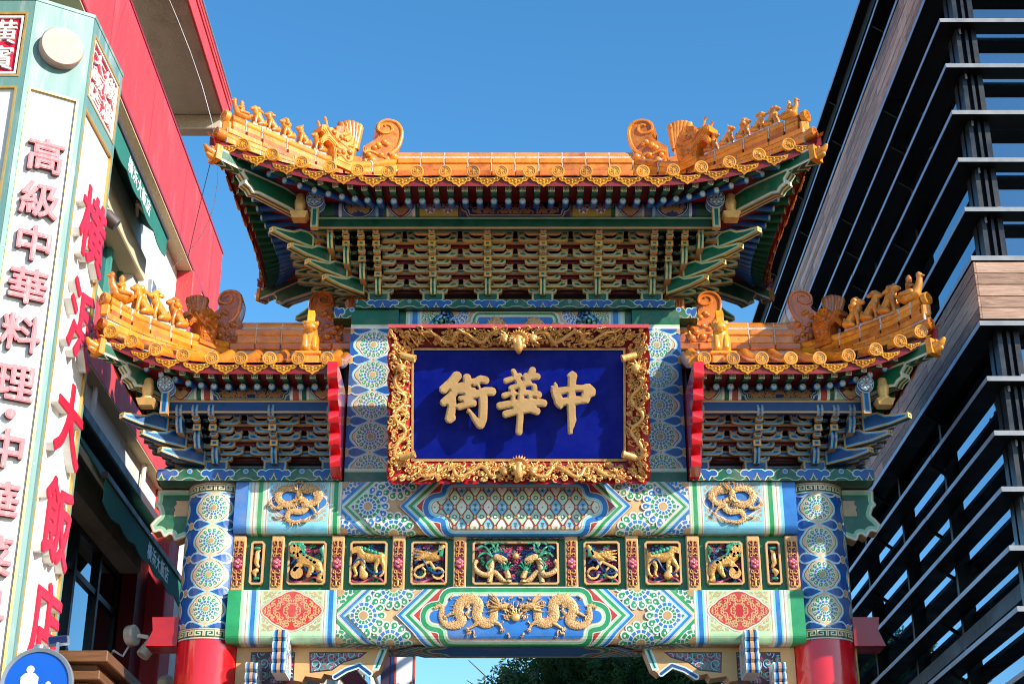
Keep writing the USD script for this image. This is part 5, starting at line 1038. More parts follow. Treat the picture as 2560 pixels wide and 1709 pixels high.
def build_roof(root, sides, Xc, Yc, zc, xs, y0, z0, xr, zr, xi, purlin, S, tile_pitch, raft, ph_t, ph_r, xt, hz_):
    """One hipped roof. Works in coordinates where the corner is at +x; sides = list of x-signs that have a corner.
    xi: inner end of the eave (wing) or None. purlin = (x_end, y, z, r)."""
    DY, DZ = Yc - .05 - y0, zc - z0
    def eave(x):          # front tile edge, x >= 0 measured like the corner side
        s = np.clip((abs(x) - xs) / (Xc - xs), 0, 1.08); return -(y0 + DY * s ** 2), z0 + DZ * s ** 2.2
    x0s = Xc - .30
    def seave(y):         # side tile edge
        s = np.clip(abs(y) / Yc, 0, 1.08); return x0s + .26 * s ** 2, z0 + DZ * s ** 2.2
    zs_ = zr - .44
    def zroof(y, ye, ze): return ze + (zs_ - ze) * np.clip((y - ye) / (0 - ye), 0, 1) ** 1.25
    hip = lambda t: np.array([Xc + (xr - Xc) * t, -Yc * (1 - t), 0])
    def hipz(t): return zc + np.interp(t, *hz_)
    px, py, pz, pr = purlin
    M = lambda p, s: np.asarray(p, float) * [s, 1, 1]
    xlo = -Xc if xi is None else xi
    # ------- tiles along the front
    corner_dirs = sides
    front = [(s, x) for s in (sides if xi is None else sides[:1]) for x in xt]
    for s, x in front:
        ye, ze = eave(x); c = M((x, ye, ze), s); part(root, 'end_tile', disc_mesh(c, (0, -1, -.10)), 'glaze_gold', 50)
        # barrel tiles up the slope
        xe = 0; yt = 0.0
        if x > xr: yt = -Yc * (x - xr) / (Xc - xr) - .06
        ys = np.linspace(ye + .04, max(yt, ye + .10), 7); path = np.stack([np.full(7, x), ys, zroof(ys, ye, ze) - .0], -1) * [s, 1, 1]
        part(root, 'barrel_tile', tube(path, .078, 10), 'glaze', 50)
    mid = sorted([s * x for s, x in front]); 
    ends = ([-Xc + .10] if xi is None else []) + mid + [(Xc - .10) * (sides[0] if xi is not None else 1)]
    if xi is not None: ends = sorted(ends)
    for a, b in zip(ends, ends[1:]):
        x = (a + b) / 2; ye, ze = eave(x); za, zb = eave(a)[1], eave(b)[1]
        c = (x, ye + .01, ze - .085); part(root, 'drip_tile', drip_mesh(c, np.array([(za - zb) * 0, -1, 0]), (b - a) * .98), 'glaze_gold', 50)
    # side and rear tiles
    yt = np.arange(-Yc + .25, Yc - .2, tile_pitch * .97)
    for s in sides:
        for y in yt:
            xe, ze = seave(y); part(root, 'end_tile', disc_mesh(M((xe, y, ze), s), (s, 0, -.1)), 'glaze_deep', 50); part(root, 'drip_tile', drip_mesh(M((xe - .01, y + tile_pitch / 2, seave(y + tile_pitch / 2)[1] - .085), s), (s, 0, 0), tile_pitch * .95), 'glaze_deep', 50)
            xtop = min(xe - .15, xr + (Xc - xr) * abs(y) / Yc + .05); xx = np.linspace(xe - .04, xtop, 6); path = np.stack([xx, np.full(6, y), ze + (zs_ - ze) * np.clip((xe - xx) / (xe - xr), 0, 1) ** 1.25], -1)
            part(root, 'barrel_tile', tube(M(path, s), .078, 8), 'glaze_deep', 50)
    # ------- roof skins (pan tiles), soffit boards and eave boards
    def skin(fn, nx, ny): 
        A, B = np.meshgrid(np.linspace(0, 1, nx), np.linspace(0, 1, ny), indexing='ij'); v = fn(A.ravel(), B.ravel()); i, j = np.meshgrid(np.arange(nx - 1), np.arange(ny - 1), indexing='ij'); i, j = i.ravel(), j.ravel()
        return v, tri(np.stack([i * ny + j, (i + 1) * ny + j, (i + 1) * ny + j + 1, i * ny + j + 1], 1))
    def both(m, t=.02):   # a thin sheet with thickness
        v, f = vf(m); n = len(v); return np.vstack([v, v - [0, 0, t]]), np.vstack([f, f[:, ::-1] + n])
    for s in sides:
        for r in (1, -1):          # front and rear slope
            def fs(a, b):
                x = (0 if xi is None else xi) + (Xc - (0 if xi is None else xi)) * a; ye, ze = eave(x); yt_ = np.where(x > xr, -Yc * (x - xr) / (Xc - xr), 0); y = ye + .03 + (yt_ - ye - .03) * b
                return np.stack([s * x, r * y, zroof(y, ye, ze) - .05], -1)
            fs2 = np.vectorize(lambda a, b: 0)
            part(root, 'roof_slope', both(skin(lambda a, b: np.array([fs(p, q) for p, q in zip(a, b)]), 22, 7)), 'glaze_deep', 60)
        def ss(a, b):
            y = -Yc + 2 * Yc * a; xe, ze = seave(y); xt_ = xr + (Xc - xr) * abs(y) / Yc; x = xe - .03 + (min(xt_, xe - .03) - xe + .03) * b; return np.array([s * x, y, ze + (zs_ - ze) * np.clip((xe - x) / (xe - xr), 0, 1) ** 1.25 - .05])
        part(root, 'roof_slope', both(skin(lambda a, b: np.array([ss(p, q) for p, q in zip(a, b)]), 15, 6)), 'glaze_deep', 60)
        lo = (0 if xi is None else xi)
        for r in (1, -1):
            xx = np.linspace(lo, Xc - .02, 26); e = np.array([eave(x) for x in xx])
            st = np.vstack([np.c_[s * xx, r * (e[:, 0] + .035), e[:, 1] - .07], np.c_[s * xx, r * (e[:, 0] + .045), e[:, 1] - .175]]); I = np.arange(25)
            part(root, 'eave_board', both((st, tri(np.stack([I, I + 1, I + 27, I + 26], 1)))), 'eave_red')
            def so(a, b):
                x = lo + (Xc - .03 - lo) * a; ye, ze = eave(x); xin = min(x, px + .1) if x > px else x; return np.array([s * (x + (xin - x) * b), r * (ye + .04 + (py - .05 - ye) * b), ze - .10 + (pz + .20 - ze) * b])
            part(root, 'soffit_board', both(skin(lambda a, b: np.array([so(p, q) for p, q in zip(a, b)]), 22, 5), .015), 'eave_red', 60)
        yy = np.linspace(-Yc + .02, Yc - .02, 22); e = np.array([seave(y) for y in yy]); I = np.arange(21)
        part(root, 'eave_board', both((np.vstack([np.c_[s * (e[:, 0] - .035), yy, e[:, 1] - .07], np.c_[s * (e[:, 0] - .045), yy, e[:, 1] - .175]]), tri(np.stack([I, I + 1, I + 23, I + 22], 1)))), 'eave_red')
        def si(a, b):
            y = -Yc + .03 + (2 * Yc - .06) * a; xe, ze = seave(y); yin = np.clip(y, py - .0, -py); return np.array([s * (xe - .04 + (px - xe) * b), y + (yin - y) * b, ze - .10 + (pz + .20 - ze) * b])
        part(root, 'soffit_board', both(skin(lambda a, b: np.array([si(p, q) for p, q in zip(a, b)]), 16, 5), .015), 'eave_red', 60)
    # ------- rafters
    def rafter(e, q, s, fn_dir):
        """e: tile edge point; q: inner point on the purlin; square flying rafter above a round one."""
        e, q = M(e, s), M(q, s); d = e - q; hd = np.array([d[0], d[1], 0]); hd /= np.linalg.norm(hd)
        p1 = e - hd * .13 + [0, 0, -.185]; p0 = p1 - hd * .55 + [0, 0, .10]
        r = part(root, 'flying_rafter', bar(p0, p1, .078, .078), 'rafter_green'); dv = (p1 - p0) / np.linalg.norm(p1 - p0)
        part(r, 'rafter_foot', bar(p0 + dv * .0, p0 + dv * .22, .079, .079), 'rafter_red')
        m, c = fret_mesh(p1 + dv * .001, dv, .08); part(r, 'painted_end', m, 'painted', colors=c)
        r1 = e - hd * .36 + [0, 0, -.245]; r0 = r1 - hd * .78 + [0, 0, .26]
        t = part(root, 'round_rafter', tube([r0, r1], .045, 12), 'blue_paint', 50); dv = (r1 - r0) / np.linalg.norm(r1 - r0)
        m, c = eye_mesh(r1 + dv * .001, dv, .045); part(t, 'painted_end', m, 'painted', colors=c)
    for s in (sides if xi is None else sides[:1]):
        x = ph_r
        while x < Xc - .30:
            if xi is None or x > xi + .05:
                ye, ze = eave(x); xin = x if x < xs + .2 else (xs + .2) + (x - xs - .2) * .52
                rafter((x, ye, ze), (xin, ye + 1.0, ze), s, 0)
            x += raft * (1 + .28 * np.clip((x - xs) / (Xc - xs), 0, 1))
    for s in sides:
        for y in np.arange(-Yc + .36, Yc - .30, raft * 1.02):
            xe, ze = seave(y); yin = y * .55; rafter((xe, y, ze), (xe - 1.0, yin, ze), s, 0)
    # ------- corner beams with gilt beast heads
    for s in sides:
        for r in (1, -1):
            tip = np.array([s * (Xc - .10), r * -(Yc - .07), zc - .43]); dh = np.array([s * (Xc - xr), r * -Yc, 0]); dh /= np.linalg.norm(dh); inn = tip - dh * 1.15 + [0, 0, -.06]
            mk = lambda p, d_: (lambda u, v, h: np.asarray(p)[None] + np.asarray(u)[:, None] * d_ + np.asarray(v)[:, None] * [0, 0, 1.0] + np.asarray(h)[:, None] * np.cross([0, 0, 1.0], d_))
            C = [lin('#d9d2bd'), lin('#c9a87a'), lin('#0f5a3a')]
            up = Coloured(); prof = Polygon([(-.02, -.02), (-.0, .16), (-1.15, .10), (-1.15, -.10)]); up.add(solid(prof, -.07, .07, mk(tip, dh), C, (0, .022, .034)))
            P = Paint(); P.add(sbox(-.07, -1.1, .07, -.02), lin('#0f5a3a'), 1)
            for k in range(8): P.add(Polygon([(-.07, -.06 - .13 * k), (0, -.16 - .13 * k), (.07, -.06 - .13 * k), (.07, -.10 - .13 * k), (0, -.20 - .13 * k), (-.07, -.10 - .13 * k)]), [WH, lin('#c9a06a'), lin('#8fb98a')][k % 3], 2)
            nrm = np.cross([0, 0, 1.0], dh); up.add(P.mesh(lambda u, v, h: tip[None] + np.asarray(v)[:, None] * dh + np.asarray(u)[:, None] * nrm + (np.interp(v, [-1.15, -.02], [-.10, -.02]) - .003 - h)[:, None] * [0, 0, 1.0])); up.put(root, 'corner_beam')
            lo_ = Coloured(); prof = Polygon([(-.42, .0), (-.40, -.06), (-.47, -.13), (-.46, -.20), (-.55, -.235), (-.60, -.29), (-.70, -.27), (-1.35, -.33), (-1.5, -.10), (-1.1, -.02)]); lo_.add(solid(prof, -.075, .075, mk(tip + [0, 0, -.01], dh), C, (0, .022, .034)))
            e = np.array([(-.42, .0), (-.40, -.06), (-.47, -.13), (-.46, -.20), (-.55, -.235), (-.60, -.29), (-.70, -.27), (-1.35, -.33)]); P = Paint(); ee = np.linspace(0, 1, 8)
            P.add(sbox(-.075, 0, .075, 1), lin('#d9d2bd'), 1)
            for w, cl in ((.058, lin('#8fb98a')), (.045, lin('#0f5a3a')), (.018, lin('#d6ac68'))): P.add(sbox(-w, 0, w, 1), cl, len(P.it) + 1)
            lo_.add(P.mesh(lambda u, v, h: tip[None] + (np.interp(v, ee, e[:, 0]) + .003)[:, None] * dh + np.asarray(u)[:, None] * nrm + (np.interp(v, ee, e[:, 1]) - .012 - h)[:, None] * [0, 0, 1.0], None, list(ee[1:-1]))); lo_.put(root, 'corner_beam')
            T = lambda a, b, c: tip + dh * a + nrm * b + np.array([0, 0, 1.0]) * c
            L4 = lambda *L: [(*T(a, b, c), rr) for a, b, c, rr in L]
            hd = blob([L4((-.06, 0, .07, .08), (.03, 0, .075, .07), (.11, 0, .10, .046), (.15, 0, .14, .028)), L4((.02, 0, .02, .05), (.10, 0, .035, .034))] + [L4((-.01, b, .13, .03), (-.07, b * 1.3, .16, .02)) for b in (-.05, .05)] + [L4((.06, b, .13, .022)) for b in (-.042, .042)], .03, 2)
            part(root, 'beast_head', hd, 'glaze', 60)
            part(root, 'corner_plate', bar(T(-.06, 0, .07), T(.02, 0, .075), .19, .21), 'glaze')
    # ------- hip ridges of joined tiles
    for s in sides:
        for r in (1, -1):
            ts = [.10, .17, .25, .38, .53, .68, .84, 1.0]
            for a, b in zip(ts, ts[1:]):
                tt = np.linspace(a + .006, b - .006, 4); pth = np.array([[*(hip(t)[:2]), hipz(t)] for t in tt]) * [s, r, 1]
                hp = part(root, 'hip_tile', tube(pth, .066, 12), 'glaze', 50)
                part(hp, 'lower_course', join(*[bar(pth[i] - [0, 0, .10], pth[i + 1] - [0, 0, .10], .135, .075) for i in range(3)]), 'glaze')
                part(hp, 'base_course', join(*[bar(pth[i] - [0, 0, .175], pth[i + 1] - [0, 0, .175], .17, .07) for i in range(3)]), 'glaze_deep')
                q = np.array([[*(hip(b)[:2]), hipz(b)]]) [0] * [s, r, 1]; d_ = pth[-1] - pth[0]; d_ /= np.linalg.norm(d_)
                part(hp, 'mortar_joint', join(tube([q - d_ * .012, q + d_ * .012], .070, 12), bar(q - d_ * .01 - [0, 0, .10], q + d_ * .01 - [0, 0, .10], .138, .078)), 'mortar', 50)
            tt = np.linspace(.08, 1.0, 12); top = np.array([[*(hip(t)[:2]), hipz(t) - .20] for t in tt]) * [s, r, 1]; low = top.copy(); low[:, 2] = np.minimum(np.interp(tt, [0, .4, 1], [zc - .16, zc - .10, zs_ - .15]), top[:, 2] - .03); nn = np.cross([0, 0, 1.0], top[-1] - top[0]); nn /= np.linalg.norm(nn); nn *= .075
            V = np.vstack([low - nn, low + nn, top + nn, top - nn]); I = np.arange(11); part(root, 'hip_core', (V, tri(np.vstack([np.stack([a_ * 12 + I, a_ * 12 + I + 1, ((a_ + 1) % 4) * 12 + I + 1, ((a_ + 1) % 4) * 12 + I], 1) for a_ in range(4)] + [np.array([[0, 12, 24, 36], [11, 47, 35, 23]])]))), 'mortar')
            for c_ in range(3):
                for j_ in range(11):
                    if (j_ + c_) % 2 and j_ < 10: continue
                    j2 = min(j_ + 2, 11); 
                    def at_(j, f): return low[j] + (top[j] - low[j]) * f
                    f0, f1 = c_ / 3 + .02, (c_ + 1) / 3 - .02; g_ = (top[j2] - top[j_]) * .02; k_ = nn * (1.10 + .04 * c_)
                    q_ = [at_(j_, f0) + g_, at_(j2, f0) - g_, at_(j2, f1) - g_, at_(j_, f1) + g_]; part(root, 'hip_block', hull_pts(np.array([p_ + e_ * k_ for p_ in q_ for e_ in (-1, 1)])), 'glaze')
            e0 = np.array([*(hip(.09)[:2]), hipz(.09)]) * [s, r, 1]; d_ = np.array([s * (Xc - xr), r * -Yc, .12]); d_ /= np.linalg.norm(d_)
            part(root, 'end_tile', disc_mesh(e0 + d_ * .05, d_, .088), 'glaze', 50)
            part(root, 'carved_block', cbox(*sorted((e0[0] - .06, e0[0] + .06)), *sorted((e0[1] - .06, e0[1] + .06)), e0[2] - .24, e0[2] - .075, .02), 'glaze', 40)
            e1 = np.array([s * (Xc - .13), r * -(Yc - .11), zc - .02]); 
            part(root, 'corner_tile', tube([e1 - d_ * .35 + [0, 0, -.01], e1], .075, 12), 'glaze', 50); part(root, 'end_tile', disc_mesh(e1 + d_ * .03, d_, .08), 'glaze_deep', 50)
    # ------- main ridge: rolled top, two courses of blocks, mortar joints
    xa, xb = (-xr, xr) if xi is None else tuple(sorted((sides[0] * (xi - .12), sides[0] * xr)))
    n = int(round((xb - xa) / .36)); xs_ = np.linspace(xa, xb, n + 1)
    for i, (a, b) in enumerate(zip(xs_, xs_[1:])):
        g = .007; rt = part(root, 'ridge_tile', join(tube([[a + g, 0, zr - .07], [b - g, 0, zr - .07]], .075, 14, up=(0, 0, 1.0)), ), 'glaze', 50)
        part(rt, 'mortar_joint', join(tube([[b - .008, 0, zr - .07], [b + .008, 0, zr - .07]], .077, 14), bx(b - .008, b + .008, -.105, .105, zr - .36, zr - .12)), 'mortar', 50)
        part(root, 'ridge_block', cbox(a + g, b - g, -.115, .115, zr - .225, zr - .135, .012), 'glaze')
        h = (b - a) / 2 if i % 2 else 0
        part(root, 'ridge_block', cbox(a + g + h * 0, b - g, -.10, .10, zr - .345, zr - .235, .01), 'glaze')
        part(root, 'ridge_block', cbox(a + g, b - g, -.14, .14, zr - .45, zr - .355, .012), 'glaze_deep')
    part(root, 'ridge_core', bx(xa, xb, -.09, .09, zr - .6, zr - .10), 'mortar')
    # ------- purlins, painted
    def purlin_paint(L, Lo):
        P = Paint(); U = pr * math.pi * .62; P.add(sbox(Lo, -U, L, U), lin('#13305e'), 0)
        c = (L + Lo) / 2 if xi is None else (L + Lo) / 2
        def band(a, b, cl, l=1): P.add(sbox(max(a, Lo), -U, min(b, L), U), cl, l)
        hw = (L - Lo) / 2
        for s in (-1, 1):
            k = (lambda a, b, cl, l=1: band(*sorted((c + s * a, c + s * b)), cl, l))
            f = hw / 2.4 if xi is None else hw / 1.10
            if xi is None:
                k(0, .78, NV); k(.74, 1.30, lin('#b3a02e')); k(1.30, 1.36, GD); k(1.36, 1.40, WH); k(1.40, 1.72, lin('#a6bf9a')); k(1.72, 1.75, WH); k(1.75, 1.80, GD); k(1.80, 1.86, NV); k(1.86, 1.90, LB); k(1.90, 2.36, lin('#4a8fb5')); k(2.36, 2.40, WH); k(2.40, 2.46, NV); k(2.46, 3, GD)
                for j in range(5): P.ext(rosette(c + s * (.80 + .12 * j), (-1) ** j * pr * .35, .085, MR if j % 2 else NV, MR if j % 2 else BL, 6, 2))
                hz = cartouche(c - .74, c + .74, -U * .72, U * .72, .14); P.ext(rings(hz, [(-.03, lin('#b04030')), (-.012, WH), (0, GD), (.02, WH), (.032, NV)], 3))
                P.ext(symm_curls(c, 0, .62, U * .5, 26, .045, hz.buffer(-.045), lin('#c08a48'), 9, 8, .016))
                q = quatrefoil(c + s * 1.56, 0, .34, U * 1.5); P.ext(rings(q, [(-.02, BL), (-.008, WH), (0, MR)], 3) + symm_curls(c + s * 1.56, 0, .10, U * .4, 8, .05, q.buffer(-.02), lin('#b98a4a'), 7, 3, .018))
                q = Polygon(np.c_[c + s * 2.13 + .21 * np.cos(np.linspace(0, 6.2, 24)), U * .72 * np.sin(np.linspace(0, 6.2, 24))]); P.ext(rings(q, [(-.02, GD), (-.008, WH), (0, NV)], 3) + symm_curls(c + s * 2.13, 0, .15, U * .4, 14, .04, q.buffer(-.02), lin('#b98a4a'), 7, 4, .014))
            else:
                k(0, .5, NV); k(.5, .54, WH); k(.54, .62, lin('#a9402c')); k(.62, .66, WH); k(.66, .72, GD); k(.72, .75, WH); k(.75, 1.12, lin('#a6bf9a')); k(1.12, 1.15, WH); k(1.15, 1.3, GD)
                hz = cartouche(c - .50, c + .50, -U * .7, U * .7, .10); P.ext(rings(hz, [(-.02, LB), (-.01, WH), (0, GD), (.016, WH), (.026, NV)], 3) + symm_curls(c, 0, .42, U * .5, 22, .04, hz.buffer(-.035), lin('#c08a48'), 9, 8, .016))
                q = quatrefoil(c + s * .93, 0, .30, U * 1.45); P.ext(rings(q, [(-.02, BL), (-.008, WH), (0, MR)], 3) + symm_curls(c + s * .93, 0, .09, U * .4, 8, .045, q.buffer(-.02), lin('#b98a4a'), 7, 3, .018))
        return P
    lo, hi = (-px, px) if xi is None else tuple(sorted((sides[0] * xi, sides[0] * px)))
    pl = part(root, 'purlin', tube([[lo, py, pz], [hi, py, pz]], pr, 20), 'navy', 50)
    m, c = purlin_paint(hi - .10, lo + .10).mesh(lambda u, v, h: np.stack([u, py - (pr + .004 + h) * np.cos(v / pr + .25), pz + (pr + .004 + h) * np.sin(v / pr + .25) * 1.0], -1), None, list(np.linspace(-2 * pr, 2 * pr, 17))); part(pl, 'painted_face', (m[0], m[1]), 'painted', colors=c)
    part(root, 'purlin_board', cbox(lo + (0 if xi is None else 0), hi - .05, py - .05, py + .05, pz - pr - .175, pz - pr - .008, .006), 'deep_green' if S is GREEN else 'blue_dark')
    for z_, cl in ((pz - pr - .02, 'pale_green' if S is GREEN else 'gold_flat'), (pz - pr - .17, 'gold_flat')): part(root, 'board_trim', bx(lo, hi - .05, py - .058, py - .045, z_ - .012, z_ + .012), cl)
    for s in sides:
        L = abs(py) + .36; part(root, 'purlin', tube([[s * px * .985, -L, pz + .01], [s * px * .985, L, pz + .01]], pr, 18), 'blue_paint', 50)
        cxx = s * px * .985; P = Paint(); P.ext([(circ(0, 0, pr, 22), WH, 1), (circ(0, 0, pr * .95, 22), lin('#16324a'), 2)] + [(g, c_, l + 2) for g, c_, l in rosette(0, 0, pr * .9, lin('#1f6a5a'), BL, 8, 1, WH, lin('#a03050'))])
        m, c = P.mesh(lambda u, v, h: np.stack([cxx + u, -L - .004 - h, pz + .01 + v], -1)); part(root, 'purlin_end', m, 'painted', colors=c)
        for q_ in range(3): part(root, 'purlin_ring', tube([[cxx, -L + .05 + q_ * .07, pz + .01], [cxx, -L + .075 + q_ * .07, pz + .01]], pr + .006, 18), ['white_paint', 'sky_blue', 'white_paint'][q_], 50)
        # hanging block under the purlin end, and the gilt vase on the corner
        hb = Coloured(); hb.add(solid(sbox(-.05, -.30, .05, -.0), -.05, .05, lambda u, v, h: np.stack([cxx + u, -L + .12 - h, pz - pr + .02 + v], -1), [S['edge'], S['line'], S['face']], (0, .014, .026))); hb.put(root, 'hanging_block')
        vx, vy = s * (px + .16), py - .28
        part(root, 'gilt_vase', lathe([(0, 0), (.085, 0), (.085, .035), (.06, .05), (.062, .08), (.075, .11), (.078, .19), (.062, .23), (.066, .26), (.05, .30), (0, .30)], (vx, vy, pz - .20), n=18), 'gold', 40)
        part(root, 'vase_base', hull_pts(np.array([[vx + a * .12, vy + b * .12, pz - .205] for a in (-1, 1) for b in (-1, 1)] + [[vx + a * .085, vy + b * .085, pz - .29] for a in (-1, 1) for b in (-1, 1)])), 'gold')
    return eave, seave, hip, hipz
# ---- middle roof
roof_m = part(gate, 'main_roof', bx(-2.3, 2.3, -.08, .08, 11.2, 12.9), 'maroon_dark', label='highest roof, over the middle of the gateway')
EM = build_roof(roof_m, [1, -1], 4.05, 2.23, 12.60, 1.6, 1.95, 12.10, 1.72, 13.53, None, (2.74, -1.10, 11.97, .115), GREEN, .372, .191, .186, .096, [.186, .558, .93, 1.30, 1.68, 2.08, 2.45, 2.82, 3.21, 3.60], ([-.1, .1, .6, .76, 1.0], [.30, .28, .30, .40, .78]))
for X in (-1.9, -1.14, -.38, .38, 1.14, 1.9): bracket_set(roof_m, X, -.16, 10.955, 4, .20, .135, GREEN)
def tie_beams(root, Y0, Z0, tiers, dy, dz, spans, S):
    for i in range(-1, tiers):
        y, z = Y0 - dy * (i + .95) + .20, Z0 + .30 + dz * i - .012
        for a, b in spans:
            a_, b_ = a - .2 * max(i, 0) * (a < -2.2), b + .2 * max(i, 0) * (b > 2.2)
            t = Coloured(); t.add(solid(sbox(a_, z, b_, z + .072), -.02, .02, lambda u, v, h: np.stack([u, y - h, v], -1), [S['edge'], S['line'], S['face']], (0, .012, .024))); t.put(root, 'tie_beam')
            part(root, 'red_board', bx(a_, b_, y + .05, y + .07, z - .04, z), 'maroon')
tie_beams(roof_m, -.16, 10.955, 4, .20, .135, [(-2.15, 2.15)], GREEN)
for s in (-1, 1):
    for k in (1, 2, 3):
        bracket_set(roof_m, s * (1.9 + .207 * k), -.16, 10.955, 4, .20, .135, GREEN, i0=k)
    for i in range(4):
        z = 11.22 + .15 * i; r = .22 + .215 * i
        for r_ in (1, -1): beak(roof_m, (s * (2.24 + .217 * i), -r_ * (.41 + .217 * i), 11.10 + .127 * i), (s, -r_, 0), .51, GREEN, 1.1)
        for j, y in enumerate((-.62, -.34, -.08, .2, .48)):
            if abs(y) < .30 + .2 * i: beak(roof_m, (s * (2.08 + r * .95), y, z - .02), (s, 0, 0), .24, GREEN, .85)
# ---- the two lower roofs
for s in (1, -1):
    rw = part(gate, 'wing_roof', bx(*sorted((s * 2.35, s * 4.2)), -.07, .07, 8.7, 10.1), 'maroon_dark', label='lower roof at the right-hand column' if s > 0 else 'lower roof at the left-hand column')
    build_roof(rw, [s], 5.44, 1.72, 10.06, 3.75, 1.47, 9.625, 3.95, 10.79, 2.30, (4.60, -.86, 9.375, .10), BLUE, .369, .187, 2.455, 2.42, [2.42, 2.79, 3.16, 3.53, 3.90, 4.27, 4.62, 4.93, 5.20], ([-.1, .1, .3, .65, .9, 1.0], [.36, .35, .27, .27, .33, .38]))
    for X, hf in ((2.42, 1), (3.19, 0), (3.97, 0)): bracket_set(rw, s * X, -.16, 8.475, 3, .20, .142, BLUE, half=s * hf)
    tie_beams(rw, -.16, 8.475, 3, .20, .142, [tuple(sorted((s * 2.42, s * 4.15)))], BLUE)
    for k in (1, 2): bracket_set(rw, s * (3.97 + .21 * k), -.16, 8.475, 3, .20, .142, BLUE, i0=k)
    for i in range(3):
        z = 8.74 + .15 * i; r = .22 + .205 * i
        for r_ in (1, -1): beak(rw, (s * (4.26 + .215 * i), -r_ * (.39 + .215 * i), 8.61 + .155 * i), (s, -r_, 0), .51, BLUE, 1.08)
        for y in (-.55, -.3, -.05, .2, .45):
            if abs(y) < .34 + .2 * i: beak(rw, (s * (4.16 + r * .95), y, z - .02), (s, 0, 0), .24, BLUE, .85)
    # red scalloped barge board at the inner end
    zz = np.linspace(9.50, 8.33, 6); pr = [(.25, 9.56), (-1.52, 9.56)]
    for k in range(5):
        a, b = zz[k], zz[k + 1]; ya = np.interp(a, [8.33, 9.5], [-.52, -1.46]); yb = np.interp(b, [8.33, 9.5], [-.52, -1.46])
        pr += [(ya - .06, a), (ya - .07, a - (a - b) * .3), (ya - .045, a - (a - b) * .62), (yb + .03, b + .015)]
    pr += [(-.50, 8.33), (.25, 8.33)]
    part(rw, 'barge_board', prism(Polygon(pr).buffer(0), 0, .13, lambda u, v, h: np.stack([s * (2.275 + h), u, v], -1)), 'red_lacquer', 30)
    e = Paint(); 
    # stub of tiled ridge against the post with its small guardian block
    part(rw, 'tile_row', tube([[s * 2.30, -1.42, 9.60], [s * 2.30, -.9, 9.80], [s * 2.30, -.4, 10.1]], .075, 10), 'glaze', 50)
# ================================================================ glazed figures on the ridges
def puffy(g, t, steps=((0, 1.0), (.018, 1.12), (.04, 1.2))):
    """A rounded slab of the outline g (u, v), about t thick each way."""
    return [(g.buffer(-d), t * k) for d, k in steps]
def slab(g, t, fn, steps=((0, 1.0), (.018, 1.12), (.04, 1.2))):
    return join(*[prism(p, -k, k, fn) for p, k in puffy(g, t, steps) if not p.is_empty])
def frame_at(base, d):
    d = np.array([d[0], d[1], 0.0]); d /= np.linalg.norm(d); n = np.cross([0, 0, 1.0], d); base = np.asarray(base, float)
    fn = lambda u, v, h: base[None] + np.asarray(u)[:, None] * d + np.asarray(v)[:, None] * [0, 0, 1.0] + np.asarray(h)[:, None] * n
    pt = lambda u, n_, v: base + d * u + n * n_ + np.array([0, 0, 1.0]) * v
    return fn, pt, n
def seated(kind, pt, k):
    J = lambda *L: [(*pt(a * k, b * k, c * k), r * k) for a, b, c, r in L]
    ch = [J((-.10, 0, .06, .06), (-.02, 0, .14, .058), (.03, 0, .20, .05)), J((.03, 0, .20, .046), (.05, 0, .27, .044)), J((.05, 0, .275, .048), (.075, 0, .27, .04)), J((.075, 0, .265, .036), (.115, 0, .255, .024))]
    for s in (-1, 1):
        ch += [J((.03, s * .035, .17, .03), (.055, s * .04, .08, .024), (.06, s * .04, .012, .021)), J((-.10, s * .045, .055, .045), (-.02, s * .06, .03, .03), (.005, s * .06, .012, .022))]
        if kind in ('horse', 'hound', 'seahorse'): ch.append(J((.035, s * .025, .305, .018), (.025, s * .03, .345, .006)))
        if kind == 'lion': ch += [J((.02, s * .045, .24, .04)), J((.03, s * .04, .29, .034)), J((-.01, s * .03, .20, .036))]
    if kind == 'lion': ch += [J((.0, 0, .30, .042)), J((-.03, 0, .25, .045)), J((.03, 0, .32, .03))]
    if kind == 'horned': ch += [J((.0, 0, .29, .04)), J((-.01, 0, .27, .034), (-.07, 0, .265, .022), (-.10, 0, .25, .008)), J((.06, 0, .31, .022)), J((-.03, 0, .22, .03), (-.08, 0, .14, .02))]
    if kind == 'crested': ch += [J((.06, 0, .31, .022), (.02, 0, .325, .02), (-.02, 0, .31, .018)), J((-.01, 0, .29, .018), (-.045, 0, .30, .024))]
    if kind == 'seahorse': ch.append(J((-.02, 0, .26, .02), (-.07, 0, .16, .016)))
    ch.append(J((-.13, 0, .05, .028), (-.16, 0, .10, .02), (-.145, 0, .15, .012)))
    return blob(ch, .03 * k, 2)
def rider(pt, k):
    J = lambda *L: [(*pt(a * k, b * k, c * k), r * k) for a, b, c, r in L]
    bird = [J((-.14, 0, .075, .03), (-.06, 0, .06, .062), (.05, 0, .07, .06)), J((.05, 0, .08, .052), (.10, 0, .16, .036), (.115, 0, .235, .03)), J((.115, 0, .25, .034)), J((.125, 0, .245, .022), (.165, 0, .235, .008)), J((.11, 0, .28, .016), (.09, 0, .275, .012)), J((-.12, 0, .08, .03), (-.19, 0, .13, .022)), J((.13, 0, .21, .014))]
    for s in (-1, 1): bird.append(J((.03, s * .05, .09, .03), (-.09, s * .06, .10, .02)))
    man = [J((-.01, 0, .12, .042), (-.015, 0, .19, .04)), J((-.015, 0, .20, .02), (-.01, 0, .255, .033)), J((-.01, 0, .28, .02))] + [J((-.01, s * .035, .20, .018), (.025, s * .04, .16, .015), (.045, s * .02, .17, .014)) for s in (-1, 1)]
    return blob(bird), blob(man)
C8 = lambda pts: [((800 - x) / 946, (800 - y) / 946) for x, y in pts]
